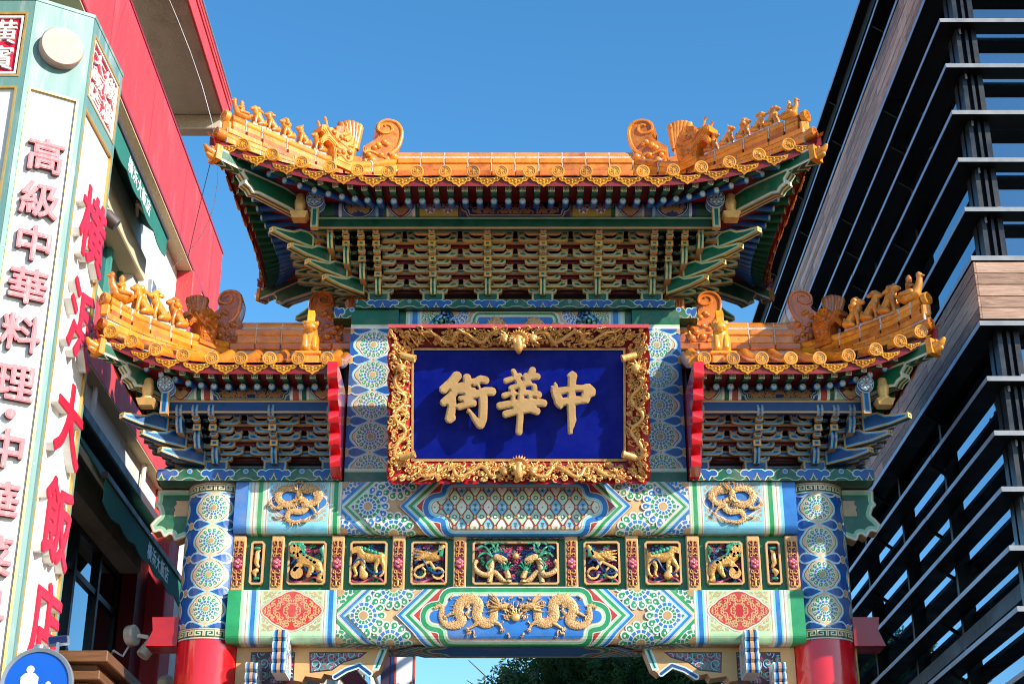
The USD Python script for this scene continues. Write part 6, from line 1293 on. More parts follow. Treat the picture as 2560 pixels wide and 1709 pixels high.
SWIRL = Polygon(C8([(735, 290), (722, 230), (735, 165), (790, 115), (870, 98), (950, 110), (1005, 160), (1025, 250), (1020, 340), (990, 430), (945, 510), (1010, 512), (1045, 560), (1035, 610), (990, 625), (1000, 800), (600, 800), (600, 470), (680, 405), (745, 350), (765, 310)])).buffer(.012).buffer(-.012)
HEAD = Polygon(C8([(10, 350), (60, 325), (110, 350), (160, 322), (240, 340), (320, 352), (365, 300), (375, 210), (430, 250), (500, 330), (540, 450), (520, 600), (500, 690), (520, 790), (225, 790), (225, 665), (195, 560), (120, 520), (70, 560), (30, 620), (0, 600), (20, 520), (60, 460), (30, 430), (0, 440)])).buffer(.012).buffer(-.012)
def ridge_dragon(name, label, base, d, k, m, fan=True, grp='curled dragon finials on the ridges'):
    t = thing(name, label, 'roof finial', base, group=grp); fn0, pt, n = frame_at(base, d); fn = lambda u, v, h: fn0((np.asarray(u) + .0) * k, np.asarray(v) * k, np.asarray(h) * k)
    part(t, 'body', slab(SWIRL, .095, fn), m, 40)
    sp = [(880, 540), (930, 500), (985, 400), (1005, 300), (1000, 215), (960, 150), (880, 122), (800, 140), (752, 200), (755, 260), (800, 285), (860, 280), (900, 240), (890, 195), (850, 175), (815, 200)]
    for s in (-1, 1):
        p = spline(np.array(C8(sp)), 46); P3 = fn(p[:, 0], p[:, 1], np.full(46, s * .115)); part(t, 'curl', tube(P3, np.linspace(.026, .016, 46) * k, 6, up=n), m, 60)
        ms = [ball(fn(np.array([x]), np.array([z]), np.array([s * h]))[0], r * k, 2) for (x, z), h, r in [(C8([q])[0], h, r) for q, h, r in (((660, 580), .12, .032), ((700, 640), .115, .045), ((790, 560), .11, .035), ((860, 600), .11, .032), ((780, 700), .11, .05), ((880, 690), .11, .04), ((650, 720), .11, .05), ((930, 560), .10, .05), ((760, 450), .115, .04), ((820, 400), .115, .035), ((720, 480), .11, .035), ((850, 420), .115, .03), ((950, 740), .11, .04))]]
        for L in ([(610, 560), (680, 530), (760, 560), (870, 580)], [(620, 640), (640, 700), (630, 780)], [(720, 720), (760, 660), (840, 660), (900, 640)], [(830, 760), (870, 720), (940, 700)]):
            p = spline(np.array(C8(L)), 14); ms.append(tube(fn(p[:, 0], p[:, 1], np.full(14, s * .115)), np.linspace(.022, .010, 14) * k, 6, up=n))
        part(t, 'relief', join(*ms), m, 60, kind='stuff')
    if fan:
        for i, x in enumerate(np.linspace(368, 560, 6)):
            top, bot = C8([(x, 165 - 28 * math.sin(math.pi * i / 5))])[0], C8([(452 + 16 * i, 470)])[0]
            part(t, 'fan_rib', tube(fn(np.array([bot[0], top[0], top[0] + .004]), np.array([bot[1], top[1] - .03, top[1]]), np.array([0, 0, 0.0])), np.array([.040, .052, .040]) * k, 8, up=n), m, 50)
        part(t, 'fan_back', slab(Polygon(C8([(350, 165), (455, 130), (575, 165), (540, 620), (450, 620)])).buffer(-.012), .03, fn, ((0, 1),)), m)
        part(t, 'fan_foot', slab(Polygon(C8([(430, 600), (610, 600), (610, 800), (430, 800)])), .09, fn), m, 40)
def hip_dragon(name, label, base, d, k, m):
    t = thing(name, label, 'roof finial', base, group='horned dragon heads on the hip ridges'); fn0, pt, n = frame_at(base, d); fn = lambda u, v, h: fn0((np.asarray(u) - .55) * k, np.asarray(v) * k, np.asarray(h) * k)
    part(t, 'head', slab(HEAD, .10, fn), m, 40); part(t, 'block', slab(Polygon(C8([(245, 262), (372, 205), (372, 350), (245, 350)])), .085, fn, ((0, 1),)), m)
    for s in (-1, 1):
        hz = [(48, 210), (85, 265), (110, 345), (130, 372)]; p = spline(np.array(C8(hz)), 10); part(t, 'horn', tube(fn(p[:, 0], p[:, 1], np.full(10, s * .075)), np.array([.022, .02, .017, .016, .016, .016, .017, .018, .018, .018]) * k, 7, up=n), m, 50)
        ms = [ball(fn(np.array([x]), np.array([z]), np.array([s * h]))[0], r * k, 2) for (x, z), h, r in [(C8([q])[0], h, r) for q, h, r in (((60, 360), .08, .03), ((180, 400), .115, .042), ((190, 365), .10, .03), ((300, 420), .115, .04), ((350, 420), .115, .035), ((260, 480), .115, .035), ((440, 580), .11, .045), ((340, 620), .11, .04), ((420, 660), .11, .035), ((280, 640), .11, .035), ((480, 480), .11, .03))]]
        for L in ([(80, 370), (150, 440), (230, 500), (300, 540)], [(200, 440), (300, 500), (380, 520), (440, 560)], [(340, 380), (400, 340), (440, 300)], [(380, 440), (440, 400), (470, 350)], [(420, 500), (480, 460), (505, 420)], [(230, 560), (280, 590), (340, 570)], [(260, 700), (330, 680), (400, 720), (480, 690)]):
            p = spline(np.array(C8(L)), 14); ms.append(tube(fn(p[:, 0], p[:, 1], np.full(14, s * .115)), np.linspace(.020, .010, 14) * k, 6, up=n))
        part(t, 'relief', join(*ms), m, 60, kind='stuff')
    part(t, 'plinth', slab(Polygon(C8([(210, 760), (530, 760), (530, 830), (210, 830)])), .11, fn, ((0, 1),)), m)

def hip_point(t, s, Xc, Yc, zc, xr, zr):
    z = zc + (np.interp(t, [-.1, .1, .6, .76, 1.0], [.30, .28, .30, .40, .78]) if Xc < 5 else np.interp(t, [-.1, .1, .3, .65, .9, 1.0], [.36, .35, .27, .27, .33, .38]))
    return np.array([s * (Xc + (xr - Xc) * t), -Yc * (1 - t), z + .062])
WORD = {'horned': 'horned beast', 'crested': 'crested beast', 'lion': 'maned lion', 'horse': 'pricked-eared horse', 'hound': 'upright-eared hound'}
for roof, (Xc, Yc, zc, xr, zr), T, k in (('highest', (4.05, 2.23, 12.60, 1.72, 13.53), (.15, [('horned', .235), ('crested', .305), ('lion', .385), ('horse', .47), ('hound', .552)]), .92), ('lower', (5.44, 1.72, 10.06, 3.95, 10.79), (.17, [('horned', .315), ('crested', .44), ('lion', .57)]), 1.26)):
    for s in (-1, 1):
        side = ('left' if s < 0 else 'right') + (' end of the highest roof' if roof == 'highest' else '-hand lower roof')
        d = np.array([s * (Xc - xr), -Yc])
        b = hip_point(T[0], s, Xc, Yc, zc, xr, zr); fn, pt, n = frame_at(b, d)
        t = thing('phoenix_rider', f'glazed man riding a phoenix at the tip of the {side}', 'roof figure', b, group='glazed figures along the hip ridges'); bird, man = rider(pt, k * 1.05)
        part(t, 'phoenix', bird, 'glaze', 60); part(t, 'rider', man, 'glaze', 60)
        for i, (kind, tt) in enumerate(T[1]):
            b = hip_point(tt, s, Xc, Yc, zc, xr, zr); fn, pt, n = frame_at(b, d)
            t = thing('roof_beast', f'glazed {WORD[kind]} seated {["next to the rider", "second behind the rider", "third behind the rider", "fourth behind the rider", "last before the dragon head"][i]}, {side}', 'roof figure', b, group='glazed figures along the hip ridges')
            part(t, 'body', seated(kind, pt, k), 'glaze', 60); part(t, 'plinth', slab(sbox(-.13 * k, -.06, .10 * k, .012), .05, fn, ((0, 1),)), 'mortar')
        b = hip_point((.64 if roof == 'highest' else .76), s, Xc, Yc, zc, xr, zr) - [0, 0, .14 if roof == 'highest' else .12]
        hip_dragon('dragon_head', f'horned glazed dragon head behind the small figures, {side}', b, d, 1.06 if roof == 'highest' else .86, 'glaze' if roof == 'highest' else 'glaze_deep')
        ridge_dragon('ridge_dragon', f'curled glazed dragon finial with fan on the {"left" if s < 0 else "right"} of the highest ridge' if roof == 'highest' else f'dark curled dragon finial on the outer end of the {side} ridge', (s * (1.98 if roof == 'highest' else 4.08), 0, zr - (.44 if roof == 'highest' else .36)), (s, -.25 if roof == 'highest' else 0), 1.30 if roof == 'highest' else 1.12, 'glaze' if roof == 'highest' else 'glaze_deep')
        if roof == 'lower':
            ridge_dragon('ridge_dragon', f'curled dragon finial against the middle post, {side}', (s * 2.62, .0, zr - .38), (-s, 0), 1.12, 'glaze_deep')
            b = np.array([s * 2.74, -.86, 9.93]); fn, pt, n = frame_at(b, (-s * .12, -1.0))
            t = thing('guardian_beast', f'seated glazed beast on a pedestal beside the middle post, {side}', 'roof figure', b, group='pedestal beasts beside the middle posts')
            J = lambda *L: [(*pt(a, q, c), r) for a, q, c, r in L]
            part(t, 'body', blob([J((-.06, -.05, .08, .08), (-.05, -.05, .26, .075)), J((-.06, .05, .08, .08), (-.05, .05, .26, .075)), J((.04, 0, .06, .09), (.02, 0, .30, .09)), J((-.02, 0, .20, .11), (-.02, 0, .36, .10)), J((.02, 0, .40, .095), (.10, 0, .37, .075)), J((.11, .03, .36, .05)), J((.11, -.03, .36, .05)), J((.10, 0, .33, .05))] + [J((.09, q, .43, .03)) for q in (-.05, .05)] + [J((.0, q * 1.5, .46, .035), (-.03, q * 1.8, .50, .02)) for q in (-.05, .05)] + [J((.10, q, .08, .05), (.07, q, .24, .045)) for q in (-.06, .06)] + [J((-.10, q, .30 - .06 * k_, .05)) for q in (-.07, .07) for k_ in range(3)]), 'glaze_gold', 50)
            part(t, 'crest', slab(Polygon([(-.12, .30), (.03, .44), (.02, .56), (-.04, .68), (-.10, .70), (-.13, .60)]), .045, fn), 'glaze_gold', 40)
            part(t, 'pedestal', cbox(b[0] - .15, b[0] + .15, b[1] - .14, b[1] + .12, b[2] - .20, b[2] + .0, .015), 'glaze'); part(t, 'pedestal_cap', cbox(b[0] - .175, b[0] + .175, b[1] - .165, b[1] + .14, b[2] - .045, b[2] + .005, .012), 'glaze')
# ================================================================ dark louvred building on the right
dk = thing('louvred_building', 'dark modern building with horizontal black louvres and weathered wood bands, right of the gateway', 'building', (5.85, -2.0, 0))
mat('fin_edge_lit', '#8c8c8c', 0.35, metal=0.2, vary=0.08, scale=4)
XF, YF, XW, YW, XE, YE = 5.85, -2.0, 6.12, -1.73, 17.0, 16.5
fz = lambda r: 1.6 + r * 5.85
FINS = [fz(r) for r in (2.203, 2.077, 1.950, 1.825, 1.698)] + [fz(r) for r in (1.291, 1.168, 1.045, .920, .795, .670, .545, .42)]
part(dk, 'rear_block', bx(XW + 2.2, XE, YW + 2.2, YE, 0, 17.5), 'dark_interior'); part(dk, 'roof', bx(XW - .1, XE, YW - .1, YE, 17.5, 17.76), 'fin_black')
def fin(z, top=False, d=0.0, t=.055):
    """A louvre turning the corner: a mitred blade on the street side and one on the front."""
    g = np.random.default_rng(int(z * 100)); y = None
    cuts = [YF + d, YF + 3.1 + g.uniform(-.4, .4)]
    while cuts[-1] < YE: cuts.append(cuts[-1] + 3.6)
    for i, (a, b) in enumerate(zip(cuts, cuts[1:])):
        o = 0 if i == 0 else g.uniform(-.006, .004); P = Polygon([(XF + d + o, a), (XW + .02, YW + .02), (XW + .02, b - .008), (XF + d + o, b - .008)]) if i == 0 else sbox(XF + d + o, a, XW + .02, b - .008)
        f = part(dk, 'louvre', prism(P, -t, 0, xy(z + (0 if i == 0 else g.uniform(-.004, .004)))), 'fin_black'); part(f, 'edge_strip', bx(XF + d + o - .006, XF + d + o, a, b - .008, z - t - .004, z + .004), 'fin_edge')
        if i: part(f, 'louvre_arm', bar((XF + .06, a + .3, z - t), (XW + .02, a + .3, z - t - .16), .03, .05), 'fin_black')
    h = part(dk, 'louvre', prism(Polygon([(XF + d, YF + d), (XE, YF + d), (XE, YW + .02), (XW + .02, YW + .02)]), -t, 0, xy(z)), 'fin_black')
    part(h, 'edge_strip', bx(XF + d - .006, XE, YF + d - .006, YF + d, z - t - .004, z + .004), 'fin_edge_lit')
for z in FINS: fin(z)
for z in (fz(2.627), fz(2.765)): fin(z)
# weathered plank bands
def band(z0, z1, n, front=True):
    part(dk, 'band_core', join(bx(XF + .05, XW + .3, YF + .05, YE, z0 + .02, z1 - .02), bx(XF + .05, XE, YF + .05, YW + .3, z0 + .021, z1 - .021)), 'dark_interior')
    h = (z1 - z0 - .10) / n; g = np.random.default_rng(int(z0 * 10))
    for i in range(n):
        za = z0 + .05 + h * i
        y = YF + .012; 
        while y < YE:
            L = g.uniform(1.5, 2.6); part(dk, 'plank', cbox(XF + .012 - g.uniform(0, .006), XF + .05, y + .003, min(y + L, YE) - .003, za + .004, za + h - .004, .004), 'plank'); y += L
        x = XF + .04
        part(dk, 'corner_board', cbox(XF + .012, XF + .04, YF + .0, YF + .03, za + .004, za + h - .004, .004), 'plank')
        while x < 12 and front:
            L = g.uniform(1.3, 2.4); part(dk, 'plank', cbox(x + .003, x + L - .003, YF + .008 - g.uniform(0, .006), YF + .05, za + .004, za + h - .004, .004), 'plank'); x += L
    fin(z1 + .03, t=.06); fin(z0 + .02, t=.06)
band(fz(1.417), fz(1.572), 5); band(fz(2.328), fz(2.493), 6)
# glazing behind the louvres, storey by storey; posts, spandrels, rooms with lamps
lv = [0.3, 3.6, 6.6, fz(1.417)]
def storey(z0, z1, mat_, seed):
    g = np.random.default_rng(seed); step = 2.62
    y = YW + .35; k = 0
    while y < YE - .5:
        e = min(y + step, YE - .2); part(dk, 'pane', bx(XW + .10, XW + .112, y + .05, e - .05, z0, z1), mat_); part(dk, 'post', bx(XW, XW + .16, e - .05, e + .05, z0, z1), 'fin_black'); y = e; k += 1
    x = XW + .28
    while x < XE - .5:
        e = min(x + 2.4, XE - .2); part(dk, 'pane', bx(x + .04, e - .04, YW + .10, YW + .112, z0, z1), 'glass_front'); part(dk, 'post', bx(e - .04, e + .04, YW, YW + .16, z0, z1), 'fin_black'); x = e
    part(dk, 'ceiling', bx(XW + .14, XE, YW + .14, YE, z1 - .12, z1 - .02), 'room_wall'); part(dk, 'floor', bx(XW + .14, XE, YW + .14, YE, z0 - .02, z0 + .08), 'dark_interior')
    for j in range(7):
        lx, ly = (XW + g.uniform(.7, 1.8), YW + 1.0 + 2.1 * j) if j < 5 else (XW + 1.6 + 1.4 * (j - 5), YW + 1.0); l = part(dk, 'downlight', lathe([(0, -.01), (.09, -.01), (.10, .0), (.0, .0)], (lx, ly, z1 - .135), n=14), 'lamp_glow')
for i, (a, b) in enumerate(((3.7, 6.5), (6.7, fz(1.417) - .03), (fz(1.572) + .06, 12.95), (13.1, fz(2.328) - .03))): storey(a, b, 'glass' if i < 2 else 'glass_dark', 5 + i)
for z0, z1 in ((6.5, 6.7), (12.95, 13.1)): part(dk, 'spandrel', join(bx(XW, XW + .2, YW, YE, z0, z1), bx(XW, XE, YW, YW + .2, z0 + .001, z1 - .001)), 'fin_black')
part(dk, 'attic_wall', join(bx(XW, XW + .2, YW, YE, fz(2.493), 17.5), bx(XW, XE, YW, YW + .2, fz(2.493), 17.499)), 'fin_black')
# dark posts at the corner with pale louvre brackets
for x, w in ((XW - .02, .06), (XW + .10, .04), (XW + .19, .07)):
    part(dk, 'corner_post', bx(x, x + w, YW - .10, YW + .08, 3.5, 17.4), 'dark_frame')
part(dk, 'corner_post', bx(XW - .03, XW + .06, YW + .12, YW + .26, 3.5, 17.4), 'dark_frame'); part(dk, 'corner_panel', bx(XW + .02, XW + .26, YW - .01, YW + .05, 3.5, 17.4), 'fin_black')
for z in FINS:
    part(dk, 'louvre_bracket', cbox(XW + .20, XW + .27, YF + .15, YW - .08, z + .002, z + .10, .006), 'fin_edge'); part(dk, 'louvre_bracket', cbox(XW + .02, XW + .05, YF + .15, YW - .10, z - .14, z - .056, .004), 'fin_edge')
part(dk, 'corner_column', cbox(XW + .30, XW + .95, YW + .30, YW + .95, 3.5, 17.4, .02), 'dark_interior'); part(dk, 'partition', bx(XW + .45, XW + .55, YW + .95, YW + 3.2, 3.5, 17.4), 'dark_interior')
part(dk, 'ground_storey', bx(XW + .02, XE, YW + .02, YE, 0, 3.5), 'dark_frame')
# ================================================================ white and red restaurant building on the left, with its sign
mat('teal_frame', '#3f8a7c', 0.5, vary=0.1); mat('sign_shadow', '#6a3a40', 0.6, vary=0.2, scale=6)
lb = thing('restaurant_building', 'white and red restaurant building with green awnings and dark windows, left of the gateway', 'building', (-6.3, 0, 0))
WX = -6.3
def wall(y0, y1, z0, z1, m='wall_white', x1=WX, t=.25): return part(lb, 'wall', bx(x1 - t, x1, y0, y1, z0, z1), m)
YN, YF2 = -1.45, 9.2; YU = -5.0
# openings: upper window y -1.2..3.3, z 11.95..13.55 ; lower window y -3.2..5.6, z 4.0..8.9
wall(YN, -1.2, 11.5, 14.8); wall(3.3, YF2, 11.5, 14.8); wall(-1.2, 3.3, 13.55, 14.8); wall(5.6, 6.4, 4.0, 9.2, 'maroon'); wall(6.4, YF2, 4.0, 11.5); wall(YN, 6.4, 9.2, 11.5); wall(YN, YF2, 0, 4.0, 'maroon')
part(lb, 'rear_block', bx(-14, -9.0, YN, YF2, 0, 18.0), 'dark_interior'); part(lb, 'floor_slab', bx(-9.0, WX - .26, YN, YF2, 11.3, 11.5), 'concrete'); part(lb, 'side_wall', bx(-9.0, WX - .25, YF2 - .25, YF2, 0, 14.8), 'wall_white'); part(lb, 'side_wall', bx(-9.0, WX - .25, YN, YN + .25, 0, 14.8), 'wall_white')
part(lb, 'red_band', cbox(-8.6, -6.03, YU, 9.05, 14.8, 16.55, .02), 'wall_red', label='upper red band'); part(lb, 'soffit', bx(-8.6, -6.03, YU, 9.05, 14.78, 14.799), 'beige_soffit')
part(lb, 'red_band', cbox(WX - .05, -6.10, YN, 8.6, 10.50, 11.50, .02), 'wall_red', label='lower red band'); part(lb, 'soffit', bx(WX, -6.10, YN, 8.6, 10.485, 10.499), 'beige_soffit')
for z in (14.83, 16.50): part(lb, 'band_edge', bx(-6.05, -6.015, YU, 9.06, z, z + .05), 'red_board')
for y in (-3.2, -.4, 2.4, 5.2, 8.0): part(lb, 'band_joint', bx(-6.04, -6.027, y, y + .012, 14.88, 16.5), 'red_board')
for y in (1.6, 5.0): part(lb, 'downpipe', tube([(-6.22, y, 9.7), (-6.22, y, 10.5)], .04, 8), 'wall_white', 40)
part(lb, 'wall_vent', cbox(-6.31, -6.22, 4.3, 4.62, 13.3, 13.6, .01), 'steel'); part(lb, 'conduit', tube(spline(np.array([(-6.27, 3.7, 13.0), (-6.26, 4.6, 12.7), (-6.26, 6.0, 12.75)]), 9), .016, 5), 'cable_grey')
part(lb, 'balcony_floor', bx(-8.6, -6.2, YU, 9.0, 16.555, 16.60), 'paving')
part(lb, 'red_pillar', cbox(-6.45, -5.98, 6.35, 7.15, 0, 14.78, .02), 'wall_red')
# roof slab with concrete soffit and red fascia
part(lb, 'roof_slab', bx(-9.0, -5.68, YU, 6.55, 18.12, 18.66), 'concrete'); part(lb, 'roof_fascia', join(cbox(-5.68, -5.63, YU, 6.62, 18.05, 18.42, .01), cbox(-5.66, -5.61, YU, 6.64, 18.44, 18.53, .01), cbox(-5.64, -5.60, YU, 6.66, 18.55, 18.64, .01)), 'wall_red')
part(lb, 'roof_coping', cbox(-5.68, -5.58, YU, 6.68, 18.65, 18.70, .01), 'steel'); part(lb, 'end_beam', cbox(-9.0, -5.70, 6.24, 6.54, 17.80, 18.11, .015), 'concrete'); part(lb, 'penthouse_wall', bx(-9.0, -8.2, YU, 6.2, 16.5, 18.12), 'wall_white')
part(lb, 'bell_lamp', lathe([(0, .12), (.10, .10), (.16, .02), (.17, 0), (0, 0)], (-6.2, 1.9, 17.95), n=16), 'steel', 40)
# windows
def window(y0, y1, z0, z1, x, n, m, sill=True, frame='dark_frame'):
    w = part(lb, 'window', join(bx(x - .06, x + .02, y0, y1, z0, z0 + .09), bx(x - .06, x + .02, y0, y1, z1 - .09, z1), bx(x - .061, x + .021, y0, y0 + .09, z0, z1), bx(x - .061, x + .021, y1 - .09, y1, z0, z1)), frame)
    for i in range(n):
        a, b = y0 + (y1 - y0) * i / n, y0 + (y1 - y0) * (i + 1) / n; part(w, 'pane', bx(x - .03, x - .02, a + .05, b - .05, z0 + .09, z1 - .09), m)
        if i: part(w, 'mullion', bx(x - .08, x + .05, a - .055, a + .055, z0 + .05, z1 - .05), frame)
    if z1 - z0 > 2: part(w, 'transom', bx(x - .062, x + .03, y0, y1, z1 - .75, z1 - .66), frame)
    return w
window(-1.2, 3.3, 11.95, 13.55, WX - .18, 5, 'glass_dark', frame='teal_frame'); window(-1.4, 5.6, 4.0, 8.75, WX - .30, 5, 'glass')
part(lb, 'lintel', cbox(WX - .25, WX + .12, -1.4, 3.6, 13.20, 13.62, .02), 'beige_soffit'); part(lb, 'window_ledge', cbox(WX - .2, WX + .10, -1.3, 3.5, 11.72, 11.93, .02), 'beige_soffit')
part(lb, 'bulkhead', cbox(WX - .6, WX + .05, -1.4, 5.6, 8.76, 9.19, .02), 'concrete'); part(lb, 'room_ceiling', bx(-9, WX - .4, -1.4, 5.6, 8.9, 9.0), 'room_wall'); part(lb, 'room_lamp', lathe([(0, 0), (.16, 0), (.14, .10), (0, .12)], (-7.3, .2, 8.5), n=16), 'lamp_glow')
# awnings: cassette, cloth slope, scalloped valance with lettering, folding arms
def awning(y0, y1, zw, xo, zo, vh, text, ty, th):
    a = part(lb, 'awning', prism(Polygon([(WX, zw), (xo, zo), (xo, zo - .03), (WX, zw - .03)]), 0, y1 - y0, lambda u, v, h: np.stack([u, y0 + h, v], -1)), 'awning_green')
    n = int((y1 - y0) / .85); yy = np.linspace(y0, y1, n * 8 + 1); low = zo - vh - .07 * np.abs(np.sin((yy - y0) / (y1 - y0) * n * math.pi)); 
    part(a, 'valance', prism(Polygon(np.r_[np.c_[yy, np.full(len(yy), zo)], np.c_[yy[::-1], low[::-1]]]), 0, .012, lambda u, v, h: np.stack([xo + .01 + h, u, v], -1)), 'awning_green')
    part(a, 'front_rail', cbox(xo - .03, xo + .05, y0 - .03, y1 + .05, zo - .005, zo + .09, .01), 'brown_metal'); part(a, 'cassette', cbox(WX, WX + .24, y0 - .02, y1 + .02, zw - .02, zw + .16, .02), 'brown_metal')
    for y in (y0 + .5, y1 - .5): part(a, 'folding_arm', join(bar((WX + .05, y, zw - .15), ((WX + xo) / 2, y - .7, (zw + zo) / 2 - .12), .05, .06), bar(((WX + xo) / 2, y - .7, (zw + zo) / 2 - .12), (xo - .05, y, zo - .05), .05, .06)), 'lamp_grey')
    for i, ch in enumerate(text):
        part(a, 'lettering', prism(glyph(ch, th, 1.2), 0, .004, lambda u, v, h, i=i: np.stack([xo + .024 + h, ty + i * th * 1.18 + u * 1.1, zo - vh * .52 + v], -1)), 'white_paint')
awning(-1.3, 3.45, 14.25, -5.86, 13.93, .34, '横浜大飯店', .75, .27)
awning(.25, 6.15, 9.66, -5.58, 8.60, .34, '横浜大飯店', 3.15, .27)
# air spotlight and camera under the upper awning
for y, z, nm in ((.6, 12.85, 'flood_lamp'),): q = part(lb, nm, lathe([(0, 0), (.10, 0), (.12, .05), (.10, .26), (0, .28)], (-6.12, y, z), (.75, .3, -.55), 18), 'brown_metal', 40); part(q, 'lamp_arm', bar((-6.3, y - .05, z + .2), (-6.02, y + .05, z + .05), .05, .05), 'lamp_grey')
# wooden cornice canopy above the entrance
ent = part(lb, 'entrance_canopy', cbox(-7.6, -5.05, -.80, 6.0, 4.6, 5.45, .02), 'wood_brown')
for i, (o, z0, z1) in enumerate(((.06, 5.45, 5.56), (.02, 5.56, 5.66), (.16, 5.66, 5.78), (.10, 5.78, 5.86), (.26, 5.86, 6.0))): part(ent, 'moulding', cbox(-7.6, -5.26 + o, -.59 - o, 6.0, z0, z1, .012), 'wood_brown')
for i in range(6): part(ent, 'panel', cbox(-5.045, -5.02, -.7 + 1.1 * i, .2 + 1.1 * i, 4.7, 5.35, .008), 'wood_brown')
for i in range(2): part(ent, 'panel', cbox(-7.4 + 1.15 * i, -6.4 + 1.15 * i, -.83, -.805, 4.7, 5.35, .008), 'wood_brown')
# lamps on the canopy
for j, (x, y, z) in enumerate(((-4.96, .55, 6.42), (-4.55, 1.0, 5.86))):
    t = thing('canopy_spotlight', ['beige round spotlight on an arm above the wooden canopy by the left column', 'lower beige spotlight half hidden behind the red left column'][j], 'spotlight', (x, y, z))
    part(t, 'junction_box', lathe([(0, -.05), (.13, -.05), (.14, -.03), (.14, .05), (.12, .07), (0, .07)], (x - .10, y - .05, z + .08), (.92, -.3, .1), 20), 'lamp_grey', 40); part(t, 'arm', join(bar((x - .02, y - .06, z + .08), (x + .12, y - .05, z + .06), .03, .05), bar((x + .12, y - .05, z + .06), (x + .16, y - .04, z - .02), .03, .05)), 'lamp_grey'); part(t, 'conduit', tube([(x - .12, y, z - .02), (x - .20, y, z - .18), (-5.25, y - .15, z - .14), (-5.9, y + 1.5, z - .2)], .015, 6), 'cable_grey')
    ax = np.array([-.45, -.25, -.75]); c = np.array([x + .20, y - .05, z - .0]); s_ = part(t, 'lamp_body', lathe([(0, -.06), (.085, -.06), (.09, -.04), (.09, .10), (.082, .105), (.082, .115), (.09, .12), (.09, .24), (.075, .25), (0, .22)], c, ax, 20), 'lamp_grey', 40)
# ---------------------------------------------------------------- the tall sign
tz, bz = 14.18, 3.2
PA, PB, PC = np.array([-6.34, -2.83]), np.array([-5.665, -2.43]), np.array([-5.61, -1.03]); PL = PA - np.array([1.35, 0.0])
sg = thing('vertical_sign', 'tall white and teal restaurant sign with red characters, between the left building and the gateway', 'sign', (-6.0, -1.9, bz))
part(sg, 'core', prism(Polygon([PL, PA, PB, PC, (-6.30, -1.03), (-6.5, -1.5), (-7.69, -1.5)]).buffer(-.06), bz, tz, xy(0)), 'sign_teal')
def facet(p0, p1):
    d = p1 - p0; L = np.linalg.norm(d); d = d / L; n = np.array([d[1], -d[0]])
    return L, (lambda u, v, h: np.stack([p0[0] + d[0] * u + n[0] * h, p0[1] + d[1] * u + n[1] * h, v], -1))
def sign_face(p0, p1, name, panels, m=.07):
    L, fn = facet(p0, p1)
    holes = unary_union([sbox(m, a, L - m, b) for a, b, _ in panels])
    fc = part(sg, 'sign_face', prism(sbox(0, bz, L, tz).difference(holes), -.03, .012, fn), 'sign_teal', label=name)
    for a, b, mt in panels:
        part(fc, 'panel', prism(sbox(m - .005, a - .005, L - m + .005, b + .005), -.03, -.02, fn), mt); part(fc, 'trim', prism(sbox(m - .008, a - .008, L - m + .008, b + .008).difference(sbox(m + .022, a + .022, L - m - .022, b - .022)), -.02, .020, fn), 'sign_trim')
    return L, fn, fc
def fittings(fc, fn, L, zs, m=.075):
    for z in zs: part(fc, 'panel_joint', prism(sbox(m + .03, z, L - m - .03, z + .008), -.02, -.0175, fn), 'sign_side')
    for z in np.arange(bz + .6, tz - 1.5, 1.35):
        for u in (m * .5, L - m * .5): part(fc, 'screw', prism(circ(u, z, .011, 8), .012, .017, fn), 'steel')
def letters(fc, fn, chars, us, zs, h, bold, depth, m, side, k=1.0, h0=-.02, w=1.0):
    for ch, u, z in zip(chars, us, zs):
        g = aff.translate(aff.scale(glyph(ch, h, bold), w, 1, origin=(0, 0)), u, z) if ch != '・' else circ(u, z, h * .13, 18)
        c = part(fc, 'character', prism(g, h0 + depth - .012, h0 + depth, fn), m); part(c, 'return', prism(g.buffer(-.001), h0, h0 + depth - .012, fn), side)
        part(c, 'shoulder', prism(g.buffer(-.012), h0 + depth, h0 + depth + .006, fn), m)
# front facet with the pale disc
L, fn, fc = sign_face(PA, PB, 'angled facet with a pale disc and pink characters', [(bz + .1, 12.86, 'sign_white')], .075)
part(fc, 'disc', lathe([(0, 0), (.27, 0), (.285, .02), (.285, .13), (.27, .15), (0, .155)], fn(np.array([L * .5]), np.array([13.52]), np.array([.005]))[0], np.append(np.array([(PB - PA)[1], -(PB - PA)[0]]) / L, 0), 40), 'disc_pale', 40)
fittings(fc, fn, L, (8.22, 5.7))
letters(fc, fn, '高級中華料理・中華菜料理', [L * .5] * 12, [11.92, 11.28, 10.67, 10.08, 9.45, 8.80, 8.40, 7.97, 7.33, 6.68, 6.04, 5.4], .50, 2.6, .075, 'sign_pink', 'sign_shadow')
